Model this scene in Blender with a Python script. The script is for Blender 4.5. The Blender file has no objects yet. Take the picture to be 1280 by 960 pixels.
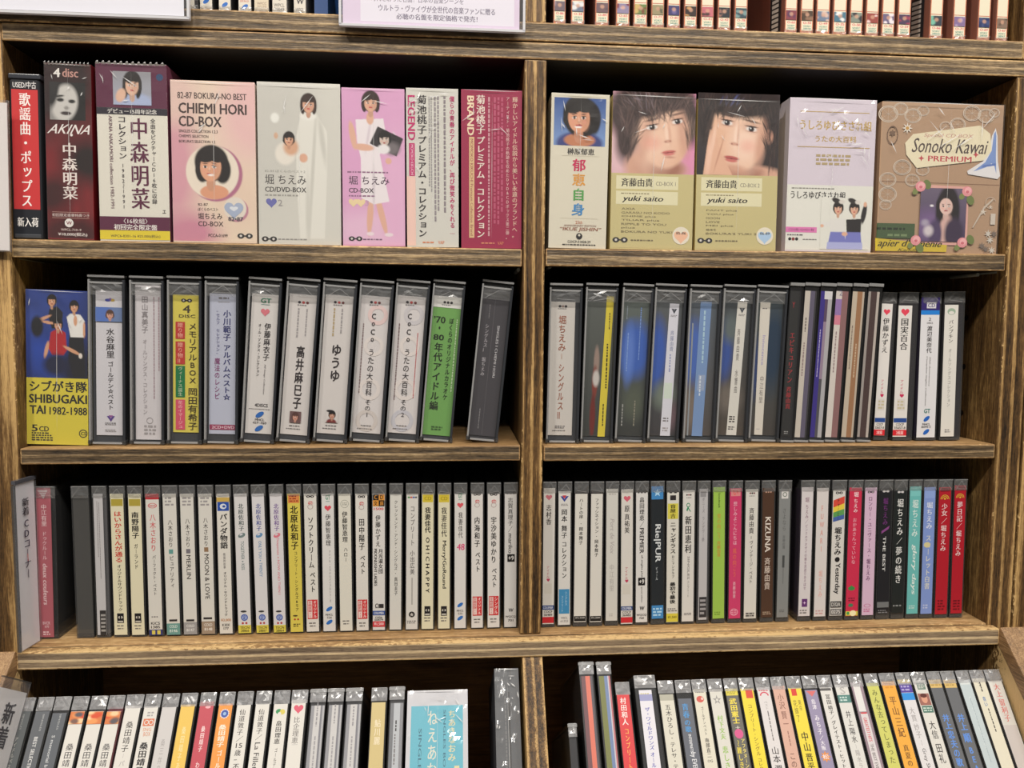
import bpy, bmesh, math, random
import numpy as np
from mathutils import Matrix, Vector

S = bpy.context.scene
COL = S.collection
R = math.radians

# ------------------------------------------------------------------ camera
F = 930.0
CAMPOS = np.array([0.0, -0.65, 1.35])
def _n(v): return v / np.linalg.norm(v)
_r = _n(np.array([12730 - 640, 510 - 480, F]))
_d = _n(np.array([550 - 640, 13200 - 480, F]))
_d = _n(_d - _r * (_d @ _r) * .5); _r = _n(_r - _d * (_r @ _d)); _f = np.cross(_r, _d)
def P(px, py, Y=0.0):
    """the point of the vertical plane at depth Y that the photograph shows at px, py"""
    v = np.array([(px - 640) / F, (py - 480) / F, 1.0])
    w = np.array([v @ _r, v @ _f, -(v @ _d)])
    return CAMPOS + w * ((Y - CAMPOS[1]) / w[1])
def proj(p):
    w = np.array(p) - CAMPOS
    v = _r * w[0] + _f * w[1] - _d * w[2]
    return 640 + F * v[0] / v[2], 480 + F * v[1] / v[2]
cam = bpy.data.cameras.new('camera'); co = bpy.data.objects.new('camera', cam); COL.objects.link(co)
cam.sensor_fit = 'HORIZONTAL'; cam.sensor_width = 36; cam.lens = F / 1280 * 36
cam.clip_start = 0.02; cam.clip_end = 50
def _w(v): return Vector((v @ _r, v @ _f, -(v @ _d)))
cx, cy, cz = _w(np.array([1, 0, 0.])), _w(np.array([0, -1, 0.])), _w(np.array([0, 0, -1.]))
co.matrix_world = Matrix(((cx.x, cy.x, cz.x, CAMPOS[0]), (cx.y, cy.y, cz.y, CAMPOS[1]), (cx.z, cy.z, cz.z, CAMPOS[2]), (0, 0, 0, 1)))
S.camera = co

# ------------------------------------------------------------------ light and exposure
W = bpy.data.worlds.new('room_light'); S.world = W; W.use_nodes = True      # the shop around: pale ceiling above, dimmer walls, dark floor
_t = W.node_tree; _bg = _t.nodes['Background']; _tc = _t.nodes.new('ShaderNodeTexCoord'); _sp = _t.nodes.new('ShaderNodeSeparateXYZ')
_rp = _t.nodes.new('ShaderNodeValToRGB'); _mr = _t.nodes.new('ShaderNodeMapRange'); _mr.inputs['From Min'].default_value = -1
_t.links.new(_tc.outputs['Generated'], _sp.inputs[0]); _t.links.new(_sp.outputs['Z'], _mr.inputs['Value']); _t.links.new(_mr.outputs[0], _rp.inputs[0]); _t.links.new(_rp.outputs[0], _bg.inputs[0])
_e = _rp.color_ramp.elements; _e[0].color = (.13, .11, .085, 1); _e[1].color = (.34, .32, .28, 1)
for _q, _c in ((.42, .12), (.56, .12), (.72, .26)):
    _k = _e.new(_q); _k.color = (_c, _c * .95, _c * .86, 1)
_bg.inputs[1].default_value = 0.9
def area(name, loc, target, sx, sy, power, col=(1, .945, .87)):
    l = bpy.data.lights.new(name, 'AREA'); l.shape = 'RECTANGLE'; l.size = sx; l.size_y = sy; l.energy = power; l.color = col
    o = bpy.data.objects.new(name, l); COL.objects.link(o); o.location = loc
    o.rotation_euler = (Vector(target) - Vector(loc)).to_track_quat('-Z', 'Y').to_euler()
area('ceiling_strip_light', (0.3, -1.45, 3.2), (0.1, 0, 1.25), 1.5, .14, 60)
area('ceiling_spot_light', (1.5, -1.3, 3.1), (0.1, 0, 1.25), .14, .14, 15)
area('ceiling_spot_light', (-1.2, -1.4, 3.1), (0, 0, 1.25), .14, .14, 24)
S.view_settings.view_transform = 'Standard'; S.view_settings.look = 'None'
S.view_settings.gamma = 1; S.view_settings.use_curve_mapping = False
S.view_settings.exposure = -0.08
S.cycles.transparent_max_bounces = 24

# ------------------------------------------------------------------ materials
def lin(c):
    out = []
    for x in c[:3]:
        x /= 255.0
        out.append(x / 12.92 if x <= .04045 else ((x + .055) / 1.055) ** 2.4)
    return out
_ink = {}
def ink(c, rough=.45):
    k = (tuple(c), rough)
    if k not in _ink:
        m = bpy.data.materials.new('ink'); m.use_nodes = True
        b = m.node_tree.nodes['Principled BSDF']
        b.inputs['Base Color'].default_value = (*lin(c), 1); b.inputs['Roughness'].default_value = rough
        b.inputs['Specular IOR Level'].default_value = .3
        _ink[k] = m
    return _ink[k]
def clear(name, tint, gloss_rough, body=None, body_fac=0.0, ior=1.45, boost=1.0):
    m = bpy.data.materials.new(name); m.use_nodes = True; t = m.node_tree; t.nodes.clear()
    out = t.nodes.new('ShaderNodeOutputMaterial'); tr = t.nodes.new('ShaderNodeBsdfTransparent'); gl = t.nodes.new('ShaderNodeBsdfGlossy')
    tr.inputs[0].default_value = (*lin(tint), 1); gl.inputs['Roughness'].default_value = gloss_rough
    fr = t.nodes.new('ShaderNodeFresnel'); geo = t.nodes.new('ShaderNodeNewGeometry')   # a thin pane reflects alike from both sides
    ma = t.nodes.new('ShaderNodeMath'); ma.operation = 'MULTIPLY_ADD'; ma.inputs[1].default_value = 1 / ior - ior; ma.inputs[2].default_value = ior
    t.links.new(geo.outputs['Backfacing'], ma.inputs[0]); t.links.new(ma.outputs[0], fr.inputs[0])
    mu = t.nodes.new('ShaderNodeMath'); mu.operation = 'MULTIPLY'; mu.inputs[1].default_value = boost; mu.use_clamp = True
    mx = t.nodes.new('ShaderNodeMixShader'); base = tr.outputs[0]
    if body:
        df = t.nodes.new('ShaderNodeBsdfDiffuse'); df.inputs[0].default_value = (*lin(body), 1)
        m2 = t.nodes.new('ShaderNodeMixShader'); m2.inputs[0].default_value = body_fac
        t.links.new(tr.outputs[0], m2.inputs[1]); t.links.new(df.outputs[0], m2.inputs[2]); base = m2.outputs[0]
    t.links.new(fr.outputs[0], mu.inputs[0]); t.links.new(mu.outputs[0], mx.inputs[0])
    t.links.new(base, mx.inputs[1]); t.links.new(gl.outputs[0], mx.inputs[2]); t.links.new(mx.outputs[0], out.inputs[0])
    return m
M_SHELL = clear('clear_plastic', (225, 226, 228), .06, (150, 150, 150), .10)
M_PANE = clear('clear_spine_pane', (250, 250, 251), .05, (190, 190, 190), .025)
M_RIDGE = clear('plastic_edge_glint', (215, 216, 218), .14, (220, 220, 220), .35, 1.5, 2.2)  # pale diffuse body paints in room reflections along the ridges
M_LID = clear('frosted_plastic', (200, 201, 203), .12, (120, 120, 120), .22)
M_WRAP = clear('crinkled_wrap', (242, 242, 242), .2, (235, 235, 235), .09, 1.5, 2.4)
M_WRAPB = clear('glare_crinkled_wrap', (242, 242, 244), .2, (235, 235, 238), .30, 1.5, 2.4)  # same wrap with a paler body, painting in the glare on the bin cases
M_FOLD = clear('film_fold', (235, 235, 235), .2, (240, 240, 240), .25, 1.5, 2)
M_FILM = clear('shrink_film', (250, 250, 250), .10, (235, 235, 235), .035, 1.45, 1.4)
M_CREASE = clear('film_crease', (225, 225, 225), .2, (250, 250, 250), .55, 1.5, 2)  # mostly diffuse white, so creases carry a painted highlight
M_SLEEVE = clear('clear_sleeve', (250, 250, 251), .08, (245, 245, 250), .05)
M_ACRYL = clear('acrylic_edge', (235, 235, 238), .12, (246, 246, 250), .6)
BLACK = (24, 24, 26)
M_TRAY = ink((30, 30, 32), .3)
M_PIC = bpy.data.materials.new('printed_picture'); M_PIC.use_nodes = True
_b = M_PIC.node_tree.nodes['Principled BSDF']; _a = M_PIC.node_tree.nodes.new('ShaderNodeAttribute'); _a.attribute_name = 'Col'
M_PIC.node_tree.links.new(_a.outputs['Color'], _b.inputs['Base Color']); _b.inputs['Roughness'].default_value = .4
_b.inputs['Specular IOR Level'].default_value = .3

def wood(name, grain, ply, lo, mid, hi, scale=1.0, contrast=1.0, plyw=1.0, chips=False):
    """brown stained plywood: grain runs along axis `grain`; with `ply` the thickness axis shows the layers of the cut edge"""
    m = bpy.data.materials.new(name); m.use_nodes = True; t = m.node_tree; N = t.nodes; L = t.links
    b = N['Principled BSDF']; tc = N.new('ShaderNodeTexCoord'); geo = N.new('ShaderNodeNewGeometry')
    def noise(across, along, detail, rough, dist=0.0):
        mp = N.new('ShaderNodeMapping'); s = [across * scale] * 3; s['XYZ'.index(grain)] = along * scale; mp.inputs['Scale'].default_value = s
        L.new(geo.outputs['Position'], mp.inputs['Vector'])
        n = N.new('ShaderNodeTexNoise'); n.inputs['Scale'].default_value = 1; n.inputs['Detail'].default_value = detail; n.inputs['Roughness'].default_value = rough
        n.inputs['Distortion'].default_value = dist; L.new(mp.outputs[0], n.inputs['Vector']); return n.outputs[0]
    def madd(a, k, c):
        q = N.new('ShaderNodeMath'); q.operation = 'MULTIPLY_ADD'; L.new(a, q.inputs[0]); q.inputs[1].default_value = k
        if isinstance(c, (int, float)): q.inputs[2].default_value = c
        else: L.new(c, q.inputs[2])
        return q.outputs[0]
    big = noise(30, 7, 3, .5); grainn = noise(190, 6, 8, .74, 1.0); fine = noise(1100, 60, 4, .65); spots = noise(420, 190, 4, .7)
    v = madd(big, .55 * contrast, -.275 * contrast + .5)                        # centred on .5
    v = madd(grainn, .85 * contrast, v); v = madd(fine, .85 * contrast, v); v = madd(spots, .35 * contrast, v)
    v = madd(v, 1.0, -1.025 * contrast)
    if ply:
        sp = N.new('ShaderNodeSeparateXYZ'); L.new(tc.outputs['Generated'], sp.inputs[0])
        w = madd(grainn, .16, sp.outputs[ply]); w = madd(big, .22, w); w = madd(w, 1.0, -.19)
        rp = N.new('ShaderNodeValToRGB'); L.new(w, rp.inputs[0]); el = rp.color_ramp.elements
        el[0].position = .02; el[0].color = (.72,) * 3 + (1,); el[1].position = .99; el[1].color = (.70,) * 3 + (1,)
        for q, c in ((.12, .52), (.17, .36), (.40, .44), (.45, .62), (.54, .60), (.58, .36), (.82, .42), (.9, .58)):
            e = el.new(q); e.color = (c, c, c, 1)
        v = madd(rp.outputs[0], plyw, v); v = madd(v, 1.0, -.49 * plyw)
    cr = N.new('ShaderNodeValToRGB'); L.new(v, cr.inputs[0])
    e = cr.color_ramp.elements; e[0].position = .16; e[0].color = (*lin(lo), 1); e[1].position = .86; e[1].color = (*lin(hi), 1)
    k = e.new(.48); k.color = (*lin(mid), 1)
    colr = cr.outputs[0]
    if chips:                                                                   # stain chipped off along the front edge
        xyz = N.new('ShaderNodeSeparateXYZ'); L.new(geo.outputs['Position'], xyz.inputs[0])
        q = madd(spots, .055, madd(big, .03, -.0485)); df = N.new('ShaderNodeMath'); df.operation = 'SUBTRACT'; L.new(q, df.inputs[0]); L.new(xyz.outputs['Y'], df.inputs[1])
        st = N.new('ShaderNodeMapRange'); L.new(df.outputs[0], st.inputs['Value']); st.inputs['From Min'].default_value = -.001; st.inputs['From Max'].default_value = .0015
        mc = N.new('ShaderNodeMix'); mc.data_type = 'RGBA'; L.new(st.outputs[0], mc.inputs[0]); L.new(cr.outputs[0], mc.inputs[6]); mc.inputs[7].default_value = (*lin((214, 180, 126)), 1); colr = mc.outputs[2]
    L.new(colr, b.inputs['Base Color']); b.inputs['Roughness'].default_value = .5
    bp = N.new('ShaderNodeBump'); bp.inputs['Strength'].default_value = .5; bp.inputs['Distance'].default_value = .0012
    L.new(v, bp.inputs['Height']); L.new(bp.outputs[0], b.inputs['Normal'])
    return m
LO, MID, HI = (34, 26, 18), (104, 85, 60), (194, 166, 124)
EDGE_H = wood('plywood_edge_across', 'X', 'Z', LO, MID, HI)
EDGE_V = wood('plywood_edge_upright', 'Z', 'X', (38, 26, 14), (112, 82, 46), (206, 168, 110), 1.0, 1.05, 1.6)
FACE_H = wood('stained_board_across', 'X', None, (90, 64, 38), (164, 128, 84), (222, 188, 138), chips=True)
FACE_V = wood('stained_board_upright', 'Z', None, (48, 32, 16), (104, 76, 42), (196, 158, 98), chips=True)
UNDER_SHADE = wood('board_underside_shade', 'X', None, (12, 9, 6), (24, 18, 12), (44, 34, 22))  # near-black tone paints the compartment shade under each board
RAIL_H = wood('plywood_rail_worn', 'X', 'Z', (86, 72, 60), (152, 132, 106), (232, 206, 162), 1.0, .75, 1.5)
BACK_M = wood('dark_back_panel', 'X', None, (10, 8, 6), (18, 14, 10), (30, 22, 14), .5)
BINBACK_M = wood('brown_back_panel', 'X', None, (92, 60, 30), (150, 106, 62), (196, 146, 92), .35)
TRIM_M = wood('slanted_trim_board', 'Y', None, (70, 50, 32), (150, 116, 80), (206, 170, 124))

# ------------------------------------------------------------------ mesh helpers
class MB:
    def __init__(s): s.v = []; s.f = []; s.m = []; s.mats = []
    def mi(s, mat):
        if mat not in s.mats: s.mats.append(mat)
        return s.mats.index(mat)
    def add(s, vs, fs, mat):
        n = len(s.v); s.v += [tuple(map(float, a)) for a in vs]; i = s.mi(mat)
        for f in fs: s.f.append([n + k for k in f]); s.m.append(i)
    def box(s, x0, x1, y0, y1, z0, z1, mat):
        s.hexa([(x0, y0, z0), (x1, y0, z0), (x1, y1, z0), (x0, y1, z0), (x0, y0, z1), (x1, y0, z1), (x1, y1, z1), (x0, y1, z1)], mat)
    def hexa(s, p, mat):
        s.add(p, [(0, 3, 2, 1), (4, 5, 6, 7), (0, 1, 5, 4), (1, 2, 6, 5), (2, 3, 7, 6), (3, 0, 4, 7)], mat)
    def prism_x(s, poly, x0, x1, mat):
        n = len(poly)
        s.add([(x0, y, z) for y, z in poly] + [(x1, y, z) for y, z in poly],
              [list(range(n)), list(range(2 * n - 1, n - 1, -1))] + [(i, n + i, n + (i + 1) % n, (i + 1) % n) for i in range(n)], mat)
    def build(s, name, parent=None, bevel=0, smooth=False):
        me = bpy.data.meshes.new(name); me.from_pydata(s.v, [], s.f)
        for m in s.mats: me.materials.append(m)
        me.polygons.foreach_set('material_index', s.m)
        if bevel or True:
            bm = bmesh.new(); bm.from_mesh(me)
            if bevel:
                bmesh.ops.recalc_face_normals(bm, faces=bm.faces)
                bmesh.ops.bevel(bm, geom=[e for e in bm.edges if len(e.link_faces) == 2 and e.calc_face_angle(0) > .6], offset=bevel, segments=2, affect='EDGES', profile=.6)
            bm.to_mesh(me); bm.free()
        if smooth: me.polygons.foreach_set('use_smooth', [True] * len(me.polygons))
        me.update()
        o = bpy.data.objects.new(name, me); COL.objects.link(o)
        if parent: o.parent = parent
        return o
def thing(name, label, cat, group=None, loc=(0, 0, 0), rot=None):
    o = bpy.data.objects.new(name, None); COL.objects.link(o); o.location = loc; o.empty_display_size = .01
    if rot is not None: o.rotation_euler = rot
    o['label'] = label; o['category'] = cat
    if group: o['group'] = group
    return o
def tag(o, label, cat, group=None):
    o['label'] = label; o['category'] = cat
    if group: o['group'] = group
def struct(o): o['kind'] = 'structure'; return o

# ------------------------------------------------------------------ lettering
_gl = {}
def glyphs(s, bold):
    """outline of a string as (points, faces); heavier weights are overlaid shifted copies"""
    k = (s, bold)
    if k not in _gl:
        if bold >= 0:
            v, f = glyphs(s, -1); n = len(v); V, Fs = [], []
            for i, d in enumerate(((-.009, 0), (.009, 0)) if bold == 0 else ((-.022, 0), (.022, 0)) if bold == 1 else ((-.03, -.014), (-.01, .014), (.01, -.014), (.03, .014))):
                V.append(v + np.array(d)); Fs += [tuple(q + i * n for q in t) for t in f]
            _gl[k] = (np.concatenate(V) if n else v, Fs)
        else:
            cu = bpy.data.curves.new('t', 'FONT'); cu.body = s; cu.size = 1; cu.resolution_u = 2
            ob = bpy.data.objects.new('t', cu); me = ob.to_mesh()
            v = np.array([q.co[:2] for q in me.vertices]) if len(me.vertices) else np.zeros((0, 2))
            f = [tuple(q.vertices) for q in me.polygons]
            ob.to_mesh_clear(); bpy.data.objects.remove(ob); bpy.data.curves.remove(cu)
            _gl[k] = (v, f)
    return _gl[k]
ROT = 'ー～〜（）()「」-－'
SMALL = 'ッャュョァィゥェォっゃゅょ'
class Face:
    """flat print on a front face: u 0..1 across, v in whatever unit vmap turns into a height z"""
    def __init__(s, mb, x0, x1, y, vmap, step=.000012):
        s.mb, s.x0, s.x1, s.y, s.vm, s.step, s.n = mb, x0, x1, y, vmap, step, 0
    def up(s): s.n += 1; return s.y - s.n * s.step
    def X(s, u): return s.x0 + (s.x1 - s.x0) * u
    def poly(s, pts, c, rough=.45):
        y = s.up(); s.mb.add([(s.X(u), y, s.vm(v)) for u, v in pts], [list(range(len(pts)))], ink(c, rough))
    def rect(s, u0, u1, v0, v1, c): s.poly([(u0, v1), (u1, v1), (u1, v0), (u0, v0)], c)
    def el(s, u, v, ru, c, rz=None, rot=0, n=20, a0=0, a1=360):
        """ellipse; radius ru as a share of the width, rz = height ratio"""
        y = s.up(); r = ru * (s.x1 - s.x0); q = r * (rz or 1); X, Z = s.X(u), s.vm(v); cr, sr = math.cos(R(rot)), math.sin(R(rot)); pts = []
        for i in range(n):
            a = R(a0 + (a1 - a0) * i / n); dx, dz = r * math.cos(a), q * math.sin(a); pts.append((X + dx * cr - dz * sr, y, Z + dx * sr + dz * cr))
        s.mb.add(pts, [list(range(n))], ink(c))
    def ring(s, u, v, ru, c, th=.25, rz=1, n=24, a0=0, a1=360):
        y = s.up(); r = ru * (s.x1 - s.x0); X, Z = s.X(u), s.vm(v); pts = []; fs = []
        for i in range(n + 1):
            a = R(a0 + (a1 - a0) * i / n)
            for k in (r, r * (1 - th)): pts.append((X + k * math.cos(a), y, Z + k * rz * math.sin(a)))
        for i in range(n): fs.append((2 * i, 2 * i + 2, 2 * i + 3, 2 * i + 1))
        s.mb.add(pts, fs, ink(c))
    def heart(s, u, v, ru, c):
        y = s.up(); r = ru * (s.x1 - s.x0); X, Z = s.X(u), s.vm(v); pts = []
        for i in range(28):
            a = 2 * math.pi * i / 28
            pts.append((X + r * math.sin(a) ** 3, y, Z + r * (13 * math.cos(a) - 5 * math.cos(2 * a) - 2 * math.cos(3 * a) - math.cos(4 * a)) / 16))
        s.mb.add(pts, [list(range(28))], ink(c))
    def star(s, u, v, ru, c, n=5, inner=.45):
        y = s.up(); r = ru * (s.x1 - s.x0); X, Z = s.X(u), s.vm(v)
        pts = [(X + (r if i % 2 == 0 else r * inner) * math.sin(math.pi * i / n), y, Z + (r if i % 2 == 0 else r * inner) * math.cos(math.pi * i / n)) for i in range(2 * n)]
        s.mb.add(pts, [list(range(2 * n))], ink(c))
    def _put(s, g, f, c, b=0):
        n = max(1, len(g) // (2, 2, 4)[b])
        s.mb.add([(q[0], s._y - (i // n) * .000006, q[1]) for i, q in enumerate(g)], f, ink(c))
    def v(s, txt, u, v0, v1, size, c, b=0, slope=0):
        """vertical column centred on u; size = glyph width as a share of the face width"""
        s._y = s.up(); Z0, Z1 = s.vm(v0), s.vm(v1); n = len(txt); ch = (Z0 - Z1) / n; w = size * (s.x1 - s.x0); h = ch * .98
        for i, k in enumerate(txt):
            if k in ' 　': continue
            g, f = glyphs(k, b)
            if not len(g): continue
            g = g - np.array([.5, .36])
            if k in ROT:
                g = np.stack([g[:, 1], -g[:, 0]], 1)
            elif ord(k) < 0x250:
                g = g - np.array([(g[:, 0].max() + g[:, 0].min()) / 2, (g[:, 1].max() + g[:, 1].min()) / 2])
            elif k in SMALL: g = g + np.array([.1, .1])
            g = g * np.array([w, h]) + np.array([s.X(u) + slope * (i + .5) / n * (s.x1 - s.x0), Z0 - (i + .5) * ch])
            s._put(g, f, c, b)
    def h(s, txt, u0, u1, v0, v1, c, b=0, shear=0):
        """one horizontal line fitted to the rectangle"""
        s._y = s.up(); g, f = glyphs(txt, b); lo, hi = g.min(0), g.max(0)
        q = (g - lo) / (hi - lo); zt, zb = s.vm(v0), s.vm(v1)
        q = np.stack([s.X(u0) + (q[:, 0] + shear * q[:, 1]) * (s.X(u1) - s.X(u0)), zb + q[:, 1] * (zt - zb)], 1); s._put(q, f, c, b)
    def s_(s, txt, u0, u1, v0, v1, c, b=0, shear=0):
        """a line turned to read downwards: u0..u1 across the strip, v0..v1 along it"""
        s._y = s.up(); g, f = glyphs(txt, b); lo, hi = g.min(0), g.max(0); q = (g - lo) / (hi - lo)
        if shear: q[:, 0] = (q[:, 0] + shear * q[:, 1]) / (1 + shear)
        zt, zb = s.vm(v0), s.vm(v1)
        q = np.stack([s.X(u0) + q[:, 1] * (s.X(u1) - s.X(u0)), zt + q[:, 0] * (zb - zt)], 1); s._put(q, f, c, b)
    def tiny(s, u0, u1, v0, v1, rows, c, seed=1, vert=False):
        """print too small to read: rows of short dashes"""
        rnd = random.Random(seed); y = s.up(); vs = []; fs = []
        X0, X1, Z0, Z1 = s.X(u0), s.X(u1), s.vm(v0), s.vm(v1)
        for i in range(rows):
            p = 0.0; L = (abs(Z0 - Z1) if vert else abs(X1 - X0)); th = (abs(X1 - X0) if vert else abs(Z0 - Z1)) / rows
            end = L * rnd.uniform(.75, 1)
            while p < end:
                d = min(th * rnd.uniform(.5, 1.6), L - p)
                if d <= 0: break
                k = len(vs)
                if vert:
                    th = min(th, .15 * abs(s.x1 - s.x0))
                    a = X1 - (i + .2) * th; q = [(a - th * .55, Z0 - p - d), (a, Z0 - p - d), (a, Z0 - p), (a - th * .55, Z0 - p)]
                else:
                    a = Z0 - (i + .2) * th; q = [(X0 + p, a - th * .55), (X0 + p + d, a - th * .55), (X0 + p + d, a), (X0 + p, a)]
                vs += [(g, y, h) for g, h in q]; fs.append((k, k + 1, k + 2, k + 3)); p += d + th * .35
        if fs: s.mb.add(vs, fs, ink(c))
    def run(s, items):
        for it in items:
            getattr(s, {'s': 's_', 'r': 'rect', 'e': 'el', 'p': 'poly', 't': 'tiny', 'hr': 'heart', 'st': 'star'}.get(it[0], it[0]))(*it[1:])

# ------------------------------------------------------------------ printed pictures
class Pic:
    def __init__(s, nx, ny, bg):
        s.nx, s.ny = nx, ny; s.U, s.V = np.meshgrid(np.linspace(0, 1, nx), np.linspace(0, 1, ny)); s.a = ny / nx
        s.c = np.zeros((ny, nx, 3)); s.c[:] = lin(bg)
    def mix(s, al, col): s.c = s.c * (1 - al[..., None]) + np.array(lin(col)) * al[..., None]; return s
    def el(s, cx, cy, rx, ry, col, soft=.15, rot=0, op=1.0):
        dx, dy = s.U - cx, (s.V - cy) * s.a; c, q = math.cos(R(rot)), math.sin(R(rot)); a, b = dx * c + dy * q, -dx * q + dy * c
        d = np.sqrt((a / rx) ** 2 + (b / (ry * s.a)) ** 2); return s.mix(np.clip((1 - d) / soft + .5, 0, 1) * op, col)
    def grad(s, c0, c1, horiz=False):
        t = (s.U if horiz else s.V)[..., None]; s.c = np.array(lin(c0)) * (1 - t) + np.array(lin(c1)) * t; return s
    def poly(s, pts, col, op=1.0):
        al = np.zeros_like(s.U)
        for ox, oy in ((-.25, -.25), (.25, -.25), (-.25, .25), (.25, .25)):
            x, y = s.U + ox / s.nx, s.V + oy / s.ny; ins = np.zeros(s.U.shape, bool); j = len(pts) - 1
            for i in range(len(pts)):
                (xi, yi), (xj, yj) = pts[i], pts[j]
                ins ^= ((yi > y) != (yj > y)) & (x < (xj - xi) * (y - yi) / ((yj - yi) or 1e-9) + xi); j = i
            al += ins * .25
        return s.mix(al * op, col)
    def noise(s, amp, seed=0, k=6):
        r = np.random.RandomState(seed); g = r.rand(k + 1, k + 1); x, y = s.U * (k - .001), s.V * (k - .001); i, j = y.astype(int), x.astype(int); fy, fx = y - i, x - j
        n = g[i, j] * (1 - fx) * (1 - fy) + g[i, j + 1] * fx * (1 - fy) + g[i + 1, j] * (1 - fx) * fy + g[i + 1, j + 1] * fx * fy
        s.c = np.clip(s.c * (1 + amp * (n[..., None] - .5) * 2), 0, 1); return s
    def face(s, cx, cy, w, skin=(226, 182, 156), hair=(34, 28, 28), lips=(186, 92, 88), fringe=True, long=.9, tilt=0, turn=0.0):
        """a plain smiling head, w = half width of the face"""
        h = w * 1.28 / s.a
        s.el(cx, cy - h * .25, w * 1.45, h * 1.3, hair, .1, tilt)
        for k in (-1, 1): s.el(cx + k * w * 1.05, cy + h * long * .35, w * .42, h * long, hair, .2, tilt + k * 4)
        s.el(cx, cy + h * 1.15, w * .42, h * .55, tuple(int(q * .9) for q in skin), .2)
        s.el(cx, cy, w, h, skin, .08, tilt); s.el(cx + w * .55, cy + h * .15, w * .35, h * .6, tuple(int(q * .9) for q in skin), .9, tilt, .7)
        e = turn * w
        for k in (-1, 1):
            s.el(cx + e + k * w * .42, cy - h * .02, w * .2, h * .085, (245, 238, 234), .3, tilt); s.el(cx + e + k * w * .42, cy - h * .02, w * .11, h * .095, (44, 30, 28), .3)
            s.el(cx + e + k * w * .42, cy - h * .11, w * .23, h * .03, (60, 44, 40), .5, tilt + k * 4); s.el(cx + e + k * w * .42, cy - h * .27, w * .26, h * .035, (80, 60, 54), .7, tilt + k * 6)
            s.el(cx + e + k * w * .5, cy + h * .25, w * .2, h * .14, (232, 160, 140), .9, 0, .45)
        s.el(cx + e * 1.3, cy + h * .25, w * .13, h * .06, tuple(int(q * .84) for q in skin), .7); s.el(cx + e * 1.2, cy + h * .1, w * .06, h * .2, (244, 210, 188), .9, tilt, .6)
        s.el(cx + e, cy + h * .5, w * .3, h * .09, lips, .25, tilt); s.el(cx + e, cy + h * .49, w * .22, h * .025, (120, 50, 50), .5, tilt)
        if fringe:
            s.el(cx - w * .35, cy - h * .72, w * .85, h * .38, hair, .15, -14 + tilt); s.el(cx + w * .45, cy - h * .74, w * .75, h * .36, hair, .15, 16 + tilt)
        return s
    def strands(s, cx, cy, rx, ry, n, cols, ang, spread, length, seed, wd=.006):
        """many soft locks of hair inside an ellipse"""
        r = random.Random(seed)
        for _ in range(n):
            a, q = r.uniform(0, 6.283), math.sqrt(r.random()); x, y = cx + rx * q * math.cos(a), cy + ry * q * math.sin(a)
            t = ang + r.gauss(0, spread) + (x - cx) / rx * 22; s.el(x, y, wd * r.uniform(.6, 1.8), length * r.uniform(.5, 1.2), r.choice(cols), .9, t, r.uniform(.3, .8))
        return s
    def build(s, parent, x0, x1, y, z0, z1, name='cover_photo'):
        """x0..x1 left to right, z0 the foot, z1 the top"""
        v = np.stack([x0 + s.U.ravel() * (x1 - x0), np.full(s.U.size, y), z1 - s.V.ravel() * (z1 - z0)], 1)
        nx, ny = s.nx, s.ny; f = [(r * nx + c, (r + 1) * nx + c, (r + 1) * nx + c + 1, r * nx + c + 1) for r in range(ny - 1) for c in range(nx - 1)]
        me = bpy.data.meshes.new(name); me.from_pydata(v.tolist(), [], f); me.materials.append(M_PIC)
        at = me.attributes.new('Col', 'FLOAT_COLOR', 'POINT'); at.data.foreach_set('color', np.concatenate([s.c.reshape(-1, 3), np.ones((s.U.size, 1))], 1).ravel())
        o = bpy.data.objects.new(name, me); COL.objects.link(o); o.parent = parent
        return o

# ------------------------------------------------------------------ the furniture
XL, XR, DL, DR = -0.3655, 0.5031, 0.0588, 0.0778       # inner faces of the posts, faces of the divider
ZT = 1.5795                                            # underside of the top board
Z1T, Z1B = 1.4215, 1.4060                              # upper shelf
Z2T, Z2B = 1.2472, 1.2338                              # lower shelf
def top1(x): return Z1T - .0018 * (x - XL) / (DL - XL) if x < DL else Z1T - .0008 + .0014 * (x - DR) / (XR - DR)
def top2(x): return Z2T + .0009 * (x - XL) / (DL - XL) if x < DL else Z2T
def top3(x): return Z3T
Z3T = 1.0758                                           # floor of the shelf unit
DEP = 0.185
def board(name, parent, x0, x1, y0, y1, z0, z1, edge, face, bev=.0012, dz=0.0):
    """a board with the cut plywood edge in front (and behind) and the stained face on its other sides, with shade painted underneath; dz = how much its right end sags"""
    mb = MB(); p = [(x0, y0, z0), (x1, y0, z0 + dz), (x1, y1, z0 + dz), (x0, y1, z0), (x0, y0, z1), (x1, y0, z1 + dz), (x1, y1, z1 + dz), (x0, y1, z1)]
    mb.hexa(p, face); e = mb.mi(edge); mb.m[2] = e; mb.m[4] = e
    if edge is EDGE_H: mb.m[0] = mb.mi(UNDER_SHADE)  # bottom face takes the painted shade colour
    return mb.build(name, parent, bev)
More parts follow.
